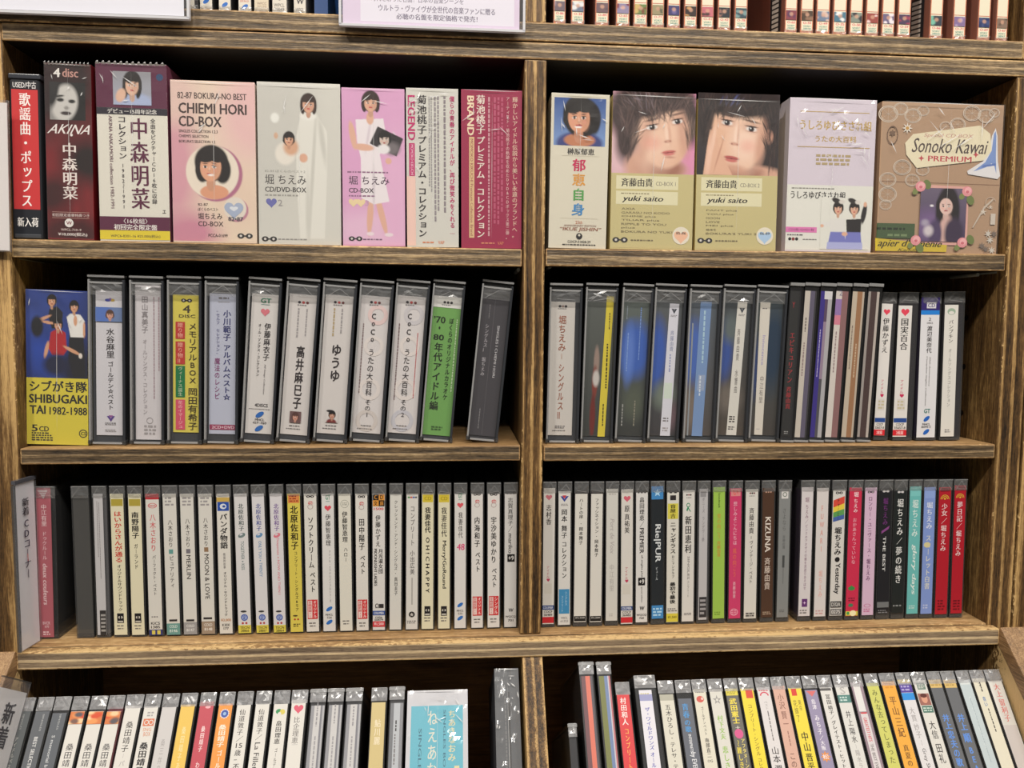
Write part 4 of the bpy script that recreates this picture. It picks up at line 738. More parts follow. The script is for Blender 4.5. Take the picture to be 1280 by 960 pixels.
fatcase((405, 447, 390.5, 434), 352, 557.5, (409, 444, 392.5, 428), 165, 868, (212, 207, 203), OB + [('t', .3, .4, 230, 385, 1, (180, 160, 120), 9, True), ('t', .58, .68, 230, 385, 1, LG, 3, True), ('v', 'ゆうゆ', .52, 408, 604, .38, (52, 46, 48), 2), ('t', .3, .72, 822, 832, 1, GY, 3), ('t', .2, .76, 838, 846, 1, GY, 5)], 'thick white-spined disc case with a small cut-out head near its foot', seed=37, pic=(pc, .28, .74, 744, 810))
def coco(q, yt, yb, lab, no, label, seed, a, b, red):
    RC = (222, 214, 209)
    it = [('ring', .62, 262, .36, a, .4), ('ring', .55, 420, .36, RC, .35), ('ring', .5, 640, .4, RC, .35), ('ring', .48, 800, .4, b, .35)] + OB
    it += [('v', 'CoCo', .48, 250, 408, .22, TX, 2), ('v', 'うたの大百科', .48, 432, 676, .24, TX), ('v', 'その' + no, .48, 690, 785, .22, TX), ('t', .1, .17, 310, 735, 1, (130, 110, 110), no == '2' and 5 or 4, True)]
    if red: it.append(('t', .78, .83, 350, 700, 1, (196, 90, 90), 6, True))
    it += [('t', .28, .68, 822, 830, 1, GY, 5), ('t', .16, .76, 838, 847, 1, GY, 7)]
    fatcase(q, yt, yb, lab, 168, 864, (214, 209, 207), it, label, seed=seed)
coco((451, 493, 436, 479.5), 353, 557, (452.5, 489, 439, 474), '1', 'thick disc case with pale pink and beige rings, its title ending in 1', 38, (224, 200, 196), (206, 198, 192), False)
coco((496.5, 538, 480.5, 524), 353, 556.5, (498, 534, 482, 519), '2', 'thick disc case with grey rings, beside the green-spined case', 39, (202, 198, 200), (196, 195, 201), True)
fatcase((542, 582.5, 524.5, 565), 354, 555, (541.5, 579, 525.5, 562.5), 170, 870, (112, 162, 88), [('r', 0, 1, 170, 226, (222, 220, 214)), ('e', .4, 200, .05, TX, .9), ('e', .52, 200, .05, TX, .9), ('e', .64, 200, .05, TX, .9), ('t', .3, .7, 210, 217, 1, GY, 3), ('h', '’70', .06, .48, 272, 305, (40, 48, 36), 1), ('h', '・', .26, .32, 322, 336, (40, 48, 36), 1), ('h', '80', .1, .48, 362, 390, (40, 48, 36), 1), ('v', '年代アイドル編', .32, 402, 745, .32, (40, 48, 36), 1), ('v', 'ぼくらのオリジナルカラオケ', .7, 275, 690, .17, (40, 52, 36), 1), ('t', .86, .93, 280, 720, 1, (190, 214, 170), 4, True), ('t', .3, .7, 822, 846, 2, (60, 90, 50), 6)], 'thick disc case with green spine', seed=40)
fatcase((603, 643, 582.5, 622), 354.5, 552.5, (604, 640, 586, 618), 180, 865, (70, 68, 72), [('s', 'SINGLES I CHIEMI HORI', .66, .75, 312, 570, (200, 198, 200)), ('v', 'シングルスⅠ 堀ちえみ', .28, 308, 568, .15, (180, 176, 180)), ('r', .48, .5, 185, 860, (92, 90, 94)), ('t', .3, .36, 730, 840, 1, (130, 128, 130), 5, True), ('t', .28, .34, 212, 280, 1, (120, 118, 120), 6, True)], 'dark grey disc case standing alone, leaning next to the middle divider', seed=41, tray=(60, 60, 64))

# middle shelf, right of the divider
fatcase((688, 728, 681, 724), 356, 556, (689, 721, 682.5, 715), 190, 866, (204, 199, 192), [('e', .38, 213, .055, TX, .9), ('e', .5, 213, .05, (150, 130, 120), .9), ('e', .62, 213, .055, TX, .9), ('t', .3, .72, 222, 228, 1, GY, 3), ('v', '堀ちえみ', .5, 258, 442, .32, (158, 96, 74)), ('r', .49, .51, 450, 478, (190, 150, 130)), ('v', 'シングルスⅡ', .5, 500, 788, .25, (158, 96, 74)), ('t', .3, .7, 815, 832, 2, GY, 6), ('t', .2, .8, 838, 846, 1, GY, 7)], 'thick disc case with brown lettering on a pale spine, first after the middle divider', G2R, seed=42)
CLR = (70, 74, 76)
def clearcase(q, yt, label, strip, base, items, seed, pic=None, extra=None):
    t, w, h, vm = fatcase(q, yt, 555.5, (q[0] + 4, q[1] - 4, q[2] + 4, q[3] - 4), 185, 870, CLR, (extra or []) + items, label, G2R, (66, 69, 72), seed)
    if pic: pic.build(t, -w * .42, w * .42, .00315, vm(868), vm(190), 'soft_colour_panel')  # blurred colour patches behind the clear spine
pc = Pic(30, 110, (66, 70, 68)).grad((92, 96, 92), (60, 62, 60)); pc.el(.42, .45, .1, .12, (150, 130, 120), .4); pc.el(.38, .6, .1, .12, (128, 62, 52), .4); pc.el(.42, .57, .12, .06, (196, 190, 184), .5); pc.el(.34, .85, .1, .16, (110, 46, 42), .4); pc.el(.8, .3, .1, .3, (84, 92, 70), .9)
clearcase((732.5, 773.5, 725, 765.5), 356, 'clear disc case with a slanted yellow paper strip and a reddish print', None, None, [('p', [(.72, 160), (1, 160), (.84, 872), (.56, 872)], (214, 196, 66)), ('t', .82, .89, 245, 340, 1, (60, 54, 30), 3, True), ('t', .76, .86, 400, 670, 1, (50, 46, 28), 4, True), ('t', .7, .78, 705, 820, 1, (50, 46, 28), 5, True)], 43, pc)
pc = Pic(30, 110, (70, 76, 74)).grad((96, 104, 100), (58, 60, 58)); pc.el(.5, .36, .7, .2, (64, 98, 176), .6); pc.el(.3, .4, .2, .2, (92, 124, 196), .9); pc.el(.6, .75, .4, .12, (86, 92, 80), 1)
clearcase((779, 817.5, 767.5, 806.5), 357, 'clear disc case with a soft blue patch across its spine and no paper strip', None, None, [('t', .1, .16, 215, 300, 1, (140, 150, 160), 3, True), ('t', .66, .74, 220, 545, 1, (120, 150, 210), 4, True), ('t', .18, .26, 350, 560, 1, (130, 160, 214), 5, True), ('t', .1, .2, 710, 820, 1, (150, 150, 146), 6, True), ('t', .6, .7, 690, 840, 1, (140, 136, 120), 7, True)], 44, pc)
VL = lambda a, u0, u1: [('p', [(u0, a), ((u0 + u1) / 2, a + 26), (u1, a), (u1 - .1, a), ((u0 + u1) / 2, a + 12), (u0 + .1, a)], (66, 70, 78)), ('t', u0 - .02, u1 + .02, a + 30, a + 42, 2, GY, 3)]
pc = Pic(30, 110, (72, 76, 78)).grad((90, 94, 96), (64, 62, 64)); pc.el(.1, .4, .4, .25, (60, 92, 170), .7); pc.el(.5, .7, .4, .1, (110, 120, 110), 1); pc.el(.8, .85, .3, .1, (110, 90, 96), 1)
clearcase((819.5, 859, 808, 848), 357, 'clear disc case with a white paper strip over a blue patch', None, None, [('p', [(.52, 200), (.9, 200), (.82, 870), (.42, 870)], (214, 214, 222))] + VL(226, .6, .82) + [('v', '斉藤由貴', .68, 335, 442, .16, (140, 146, 176)), ('t', .6, .7, 455, 555, 1, (150, 156, 190), 4, True), ('r', .48, .8, 600, 680, (206, 218, 204)), ('t', .5, .72, 775, 800, 2, GY, 5), ('t', .5, .72, 825, 850, 2, LG, 6)], 45, pc)
pc = Pic(30, 110, (78, 82, 88)).grad((88, 96, 104), (84, 78, 74)); pc.el(.15, .38, .5, .22, (74, 104, 176), .7); pc.el(.15, .8, .4, .15, (120, 108, 98), .9)
clearcase((863, 902.5, 852.5, 893), 358, 'clear disc case with a blue paper strip', None, None, [('p', [(.36, 190), (.8, 190), (.68, 872), (.26, 872)], (120, 148, 190)), ('p', [(.42, 560), (.68, 560), (.66, 640), (.38, 640)], (150, 164, 190)), ('t', .48, .6, 235, 520, 1, (170, 200, 214), 5, True), ('t', .44, .54, 565, 670, 1, (206, 214, 224), 6, True), ('r', .06, .12, 300, 870, (150, 156, 160))], 46, pc)
pc = Pic(30, 110, (64, 68, 72)).grad((70, 76, 80), (82, 74, 66)); pc.el(.1, .38, .3, .2, (60, 84, 150), .8); pc.el(.3, .72, .5, .1, (112, 104, 96), 1); pc.el(.3, .2, .3, .1, (96, 106, 106), 1)
clearcase((905.5, 944.5, 893, 934), 358, 'clear disc case with a white paper strip slanting over a dark print', None, None, [('p', [(.5, 190), (.88, 190), (.74, 868), (.34, 868)], (216, 213, 204))] + VL(222, .58, .8) + [('v', '斉藤由貴 水響曲', .61, 325, 655, .13, (120, 116, 112)), ('t', .42, .64, 768, 805, 3, TX, 5), ('t', .4, .66, 822, 842, 2, TX, 6)], 47, pc)
pc = Pic(30, 110, (52, 58, 62)).grad((74, 82, 82), (70, 66, 62)); pc.el(.7, .35, .5, .3, (40, 58, 78), .8); pc.el(.1, .5, .15, .2, (50, 66, 110), .9)
clearcase((947, 985.5, 934.5, 973), 358.5, 'clear disc case with a cream paper strip carrying pale violet writing', None, None, [('p', [(.08, 195), (.5, 195), (.5, 868), (.36 - .2, 868)], (216, 210, 198)), ('t', .18, .42, 222, 232, 1, GY, 3), ('s', 'Innocence', .26, .38, 362, 512, (160, 150, 196)), ('v', '中江有里', .34, 566, 708, .17, (130, 124, 120)), ('t', .24, .4, 835, 842, 1, LG, 3)], 48, pc)
GS = 'slim clear cases on the middle right shelf'
def slimcase(q, yt, yb, strips, label, seed, items=(), tray=(40, 40, 42), y=.010):
    t, w, h = place(q, yt, yb, y, Z2T, 'slim_disc_case', label, 'CD case', GS); slim(t, w, h, strips, items, vmap(330, 4, yt, yb, h), seed=seed, tray=tray)
RD = (158, 52, 56)
slimcase((988, 1006, 975.8, 991.5), 354, 554.5, [(.12, .78, .05, .96, (46, 46, 46))], 'slim black case with dim red writing down its spine', 50, [('h', 'Y', .3, .5, 192, 220, RD), ('v', 'エピキュリアン', .45, 340, 600, .4, RD, 1), ('v', '斉藤由貴', .45, 615, 730, .4, RD, 1), ('t', .3, .6, 840, 858, 2, (150, 150, 150), 3)])
slimcase((1007, 1025, 992, 1010), 354, 554.5, [(.1, .48, .05, .97, (200, 192, 180)), (.48, .8, .05, .97, (98, 92, 112)), (.8, .92, .05, .97, (60, 58, 62))], 'slim case showing a cream and grey-violet sleeve edge', 51, [('t', .2, .36, 270, 350, 1, (110, 100, 96), 3, True), ('t', .2, .36, 395, 600, 1, (140, 120, 120), 4, True)])
slimcase((1027, 1045, 1011, 1029.5), 354.5, 554.5, [(.1, .42, .05, .97, (58, 46, 132)), (.42, .62, .24, .6, (150, 130, 150)), (.42, .62, .6, .97, (80, 78, 84)), (.62, .9, .05, .97, (176, 174, 176)), (.36, .9, .05, .1, (214, 212, 212)), (.42, .62, .1, .24, (90, 70, 96))], 'slim case showing a deep violet sleeve edge', 52, [('t', .2, .3, 330, 590, 1, (190, 180, 220), 5, True)])
slimcase((1046, 1065, 1031, 1048.5), 354.5, 554.5, [(.08, .5, .05, .97, (214, 206, 198)), (.08, .5, .1, .24, (150, 120, 176)), (.08, .5, .2, .26, (214, 130, 150)), (.5, .92, .05, .97, (142, 104, 104))], 'slim case showing a white and dusty rose sleeve edge', 53, [('t', .2, .36, 340, 560, 1, (150, 130, 130), 6, True), ('h', '2', .3, .5, 135, 160, (120, 110, 140))])
slimcase((1067, 1085, 1051, 1068.5), 355, 554, [(.08, .42, .05, .97, (196, 182, 162)), (.42, .78, .05, .97, (158, 116, 82)), (.78, .92, .05, .97, (190, 176, 158))], 'slim case showing a beige and tan sleeve edge', 54, [('t', .5, .68, 400, 600, 1, (206, 180, 150), 7, True), ('t', .18, .3, 310, 580, 1, (120, 104, 96), 8, True)])
slimcase((1086.5, 1104, 1070.5, 1088), 355, 553.5, [(.1, .28, .05, .97, (160, 152, 146)), (.28, .72, .05, .97, (74, 56, 54)), (.72, .9, .05, .97, (190, 180, 170))], 'slim case showing a dark brown sleeve edge, last of the slim ones', 55)
G2W = 'white-spined CDs at the right end of the middle shelf'
def obicase(q, yt, yb, lab, v0, v1, base, items, label, seed, tray=(40, 36, 42), yy=.020):
    t, w, h = place(q, yt, yb, yy, Z2T, 'compact_disc', label, 'CD', G2W); vm = vmap(330, 4, yt, yb, h); W = q[1] - q[0]
    jewel(t, w, h, (vm(v1), vm(v0)), items, base, ((lab[0] - q[0]) / W, (q[1] - lab[1]) / W), .13, vm, seed, .0009, True, tray, -.0005)
def idol(name, v1=445): return [('hr', .5, 240, .3, (216, 70, 90)), ('v', name, .5, 270, v1, .6, (44, 40, 42), 1), ('v', 'アイドル♥', .5, 575, 665, .28, (190, 50, 90)), ('r', .2, .8, 672, 730, (206, 200, 196)), ('t', .25, .78, 678, 726, 3, (190, 180, 150), 4), ('r', .02, .98, 768, 790, (44, 74, 140)), ('h', 'COCP', .2, .8, 794, 807, TX, 1), ('h', '35657-8', .08, .92, 811, 823, TX, 1), ('r', 0, 1, 827, 856, (200, 40, 50)), ('h', '2枚組', .24, .78, 832, 851, (240, 200, 200), 1)]
obicase((1104.5, 1120.5, 1089.5, 1111.5), 366, 550.5, (1104.5, 1116, 0, 0), 200, 857, (216, 212, 208), idol('伊藤かずえ'), 'red-footed CD with red heart, right after the last slim case', 56, yy=.021)
obicase((1124, 1149.5, 1115.5, 1140), 365.5, 550.5, (1123.5, 1141, 0, 0), 208, 862, (216, 212, 208), idol('国実百合', 430), 'red-footed CD with red heart, left of the one with a blue top band', 57)
obicase((1152, 1177.5, 1144.5, 1170.5), 366, 550.5, (1152, 1175, 0, 0), 168, 866, (214, 213, 216), [('r', 0, 1, 168, 232, (54, 42, 104)), ('r', .3, .8, 192, 222, (206, 204, 210)), ('h', 'CD', .36, .74, 198, 217, (70, 60, 110), 1), ('r', 0, 1, 232, 254, (42, 124, 206)), ('h', '2', .42, .56, 268, 284, TX), ('h', 'DISCS', .34, .66, 290, 299, TX, 1), ('v', '渡辺美奈代', .5, 308, 445, .3, TX, 1), ('s', '30th Anniversary', .52, .62, 460, 612, GY, 0, .03), ('s', 'Complete Singles Collection', .36, .46, 455, 710, GY, 0, .03)] + [('h', 'GT', .36, .7, 722, 744, (40, 110, 100), 2)] + [('e', .52, 772, .2, (40, 96, 180), .5, 40), ('h', 'MHCL', .3, .72, 794, 805, TX, 1), ('h', '30394~5', .24, .76, 808, 818, TX, 1), ('e', .52, 838, .2, (40, 96, 180), .5, 40)], 'white-spined CD with violet and bright blue bands across its top', 58, (58, 40, 84))
obicase((1180, 1207.5, 1174, 1200), 365, 550, (1181, 1198.5, 0, 0), 205, 860, (214, 211, 204), [('e', .5, 238, .3, (150, 170, 150), .8), ('e', .5, 244, .2, (214, 211, 204), .6), ('v', 'パンプキン', .5, 278, 395, .36, TX), ('v', 'オールソングスコレクション', .5, 420, 712, .26, (140, 138, 136)), ('t', .3, .7, 822, 842, 2, GY, 3)], 'white-spined CD with a pale green round mark, last on the middle right shelf', 59)

# ------------------------------------------------------------------ CDs on the bottom shelf
Y3 = .014
G3L, G3R = 'CDs on the lower left shelf', 'CDs on the lower right shelf'
WH, CRM = (206, 203, 196), (212, 206, 178)
def cd3(q, base, items, label, seed, grp, lab=(188, 882), pad=(.07, .11), tray=BLACK, amp=.0008, wrap=True, y=Y3):
    """v in quarter pixels below 570"""
    xm = (q[0] + q[3]) / 2
    if xm < 660: yt, yb = 608 - (xm - 100) * .0085, 794.5 - (xm - 100) * .0195
    else: yt, yb = 602.5 - (xm - 690) * .0058, 782 - (xm - 690) * .0215
    t, w, h = place(q, yt, yb, y, Z3T, 'compact_disc', label, 'CD', grp); vm = vmap(570, 4, yt, yb, h)
    jewel(t, w, h, (vm(lab[1]), vm(lab[0])) if base else None, items, base, pad, .135, vm, seed, amp, wrap, tray)
    return t, w, h, vm
SQ = lambda a, u=.5: [('r', u - .26, u + .26, a, a + 48, (34, 32, 34)), ('e', u, a + 20, .17, (196, 192, 182), .75), ('r', u - .06, u + .06, a + 8, a + 30, (34, 32, 34)), ('r', u - .2, u + .2, a + 37, a + 44, (190, 186, 176))]
DOOD = lambda a: [('ring', .52, a + 8, .2, (196, 120, 120), .18, .8), ('ring', .5, a + 26, .22, (150, 120, 120), .14, .9), ('t', .36, .68, a, a + 14, 2, (206, 90, 90), 3)]
def rbox(a, t1='オリジナル', t2='全曲収録!!'): return [('r', .1, .92, a, a + 96, (196, 52, 56)), ('r', .15, .48, a + 5, a + 91, (222, 196, 190)), ('v', t1, .7, a + 4, a + 92, .3, (236, 214, 208), 1), ('v', t2, .31, a + 6, a + 90, .28, (190, 52, 56), 1)]
COD = lambda a, s=1: [('t', .2, .8, a, a + 10, 1, (110, 106, 104), s), ('t', .25, .75, a + 14, a + 24, 1, (110, 106, 104), s + 1)]
D = (50, 46, 46)
L3 = [
 ((39.5, 70, 46, 73), (172, 96, 106), [('p', [(.1, 172), (.5, 214), (.8, 172)], (206, 190, 192)), ('r', .1, .8, 180, 183, (172, 96, 106)), ('r', .1, .8, 190, 193, (172, 96, 106)), ('r', .1, .8, 200, 202, (172, 96, 106)), ('v', '中江有里', .5, 240, 348, .4, (226, 204, 206)), ('v', 'ドゥクルール', .5, 372, 512, .34, (222, 196, 200)), ('s', 'deux couleurs', .34, .66, 528, 735, (228, 206, 208), 0, .02), ('h', 'BVCR', .25, .75, 815, 830, (224, 200, 204)), ('h', '670', .38, .66, 834, 846, (224, 200, 204)), ('t', .25, .8, 862, 884, 2, (226, 200, 204), 3)], 'CD with dusty rose spine beside the white paper divider card', dict(lab=(160, 893), pad=(.16, .2))),
 ((87.5, 111, 96, 117.5), None, [], 'CD with blank smoky grey spine, after the gap in the row', dict(tray=(84, 82, 78))),
 ((114, 133, 120, 139), (182, 180, 182), [('t', .3, .42, 225, 560, 1, GY, 3, True), ('t', .5, .62, 230, 690, 1, GY, 4, True), ('r', .3, .98, 760, 884, (52, 50, 50)), ('t', .4, .9, 775, 870, 5, (150, 148, 146), 5)], 'CD with thin pale grey spine and a dark block at its foot', dict(pad=(.12, .26), tray=(110, 108, 110))),
 ((135.5, 156.5, 142.5, 161.5), CRM, [('r', .05, .95, 214, 248, (166, 150, 64)), ('v', 'はいからさんが通る', .52, 272, 526, .6, (190, 66, 56), 2), ('v', 'オリジナルサウンドトラック', .52, 534, 766, .36, D, 1)] + SQ(775) + COD(832), 'CD with cream spine, red title above black subtitle and an olive block on top', {}),
 ((158, 178.5, 164.5, 183), CRM, [('r', .05, .95, 214, 248, (166, 150, 64)), ('v', '南野陽子', .5, 276, 408, .58, (34, 32, 34), 2), ('v', 'ガーランド', .5, 432, 558, .32, D, 1)] + SQ(775) + COD(832), 'CD with cream spine, bold black four-character name and an olive block on top', {}),
 ((180, 200.5, 185.5, 206), WH, [('r', 0, 1, 188, 216, (178, 50, 58)), ('ring', .5, 246, .34, (196, 96, 100), .2, .6), ('h', 'best', .28, .74, 238, 252, (196, 96, 100), 1), ('v', '八木さおり', .5, 286, 472, .46, (196, 78, 84)), ('v', 'パーフェクト・ベスト', .52, 488, 688, .28, D), ('t', .2, .7, 788, 798, 1, GY, 4), ('h', 'KICS', .14, .82, 818, 832, D, 1), ('h', '1385', .14, .82, 837, 850, D, 1), ('r', 0, 1, 856, 884, (52, 56, 110)), ('r', .2, .45, 860, 880, (206, 190, 90)), ('r', .6, .85, 860, 880, (206, 190, 90))], 'CD with red top block, reddish name and a blue and yellow foot', {}),
 ((201.5, 222, 207.5, 228), WH, [('t', .15, .8, 202, 250, 3, (150, 146, 146), 4), ('v', '八木さおり', .5, 314, 452, .36, D), ('r', .34, .66, 460, 482, (96, 146, 140)), ('v', 'ピュアリティ', .52, 490, 652, .34, D), ('r', .2, .8, 806, 816, D), ('r', 0, 1, 826, 884, (104, 146, 140)), ('h', 'COLD', .2, .8, 834, 848, (210, 220, 214), 1), ('h', '8146', .2, .8, 856, 870, (210, 220, 214), 1)], 'CD with white spine, small teal square and teal foot block', {}),
 ((223, 244, 229, 249), WH, [('t', .15, .8, 202, 250, 3, (150, 146, 146), 5), ('v', '八木さおり', .5, 308, 452, .36, D), ('r', .34, .66, 458, 480, (112, 108, 116)), ('s', 'MERLIN', .34, .66, 488, 606, D), ('r', .2, .8, 806, 816, D), ('r', 0, 1, 820, 884, (150, 148, 148)), ('h', 'COLD', .2, .8, 832, 845, (216, 216, 214), 1), ('h', '8147', .2, .8, 852, 866, (216, 216, 214), 1)], 'CD with white spine reading MERLIN sideways over a grey foot block', {}),
 ((245.5, 267, 251.5, 271), WH, [('t', .15, .8, 202, 250, 3, (150, 146, 146), 6), ('v', '八木さおり', .5, 304, 446, .36, D), ('r', .34, .66, 450, 472, (140, 112, 86)), ('s', 'MOON & LOVE', .34, .68, 484, 706, D), ('r', .15, .8, 796, 806, D), ('r', 0, 1, 816, 884, (152, 134, 116)), ('h', 'COLD', .2, .8, 826, 840, (220, 214, 206), 1), ('h', '8148', .2, .8, 848, 862, (220, 214, 206), 1)], 'CD with white spine reading MOON & LOVE sideways over a brown foot block', {}),
 ((268.5, 289, 274, 293), (210, 206, 198), [('r', 0, 1, 206, 228, (190, 160, 84)), ('r', .05, .95, 228, 272, (44, 76, 156)), ('e', .5, 250, .26, (206, 210, 218), .85), ('e', .56, 250, .12, (44, 76, 156), .8), ('v', 'パンダ物語', .5, 284, 458, .6, (38, 36, 38), 2), ('v', '熊猫的故事', .5, 478, 556, .2, GY), ('v', 'オリジナル・サウンドトラック', .52, 570, 792, .26, D, 1), ('h', '¥3,000', .1, .9, 803, 818, (180, 120, 70), 1), ('h', 'K30X', .2, .8, 828, 841, D, 1), ('h', '177', .3, .7, 846, 858, D, 1)], 'CD with white spine and a gold and blue block with a white emblem on top', {}),
]
def kita(c, c2, top, s, a, b): return [('v', '北原佐和子', .5, 236, 372, .44, c, 1), ('e', .5, 392, .3, c2, .6, 25), ('e', .46, 388, .14, (200, 200, 206), .5, 25), ('s', s, .4, .66, a, b, c2), ('e', .45, 768, .24, (60, 58, 58), .35), ('e', .5, 798, .28, (76, 96, 166)), ('e', .5, 798, .2, (150, 164, 206)), ('v', '定', .5, 786, 810, .26, (60, 80, 150), 1), ('e', .36, 826, .09, (170, 60, 60)), ('e', .64, 826, .09, (170, 60, 60)), ('r', 0, 1, 836, 884, (206, 192, 80)), ('h', 'TECN', .14, .86, 842, 855, (70, 66, 40), 1), ('h', top, .18, .84, 858, 870, (70, 66, 40), 1)]
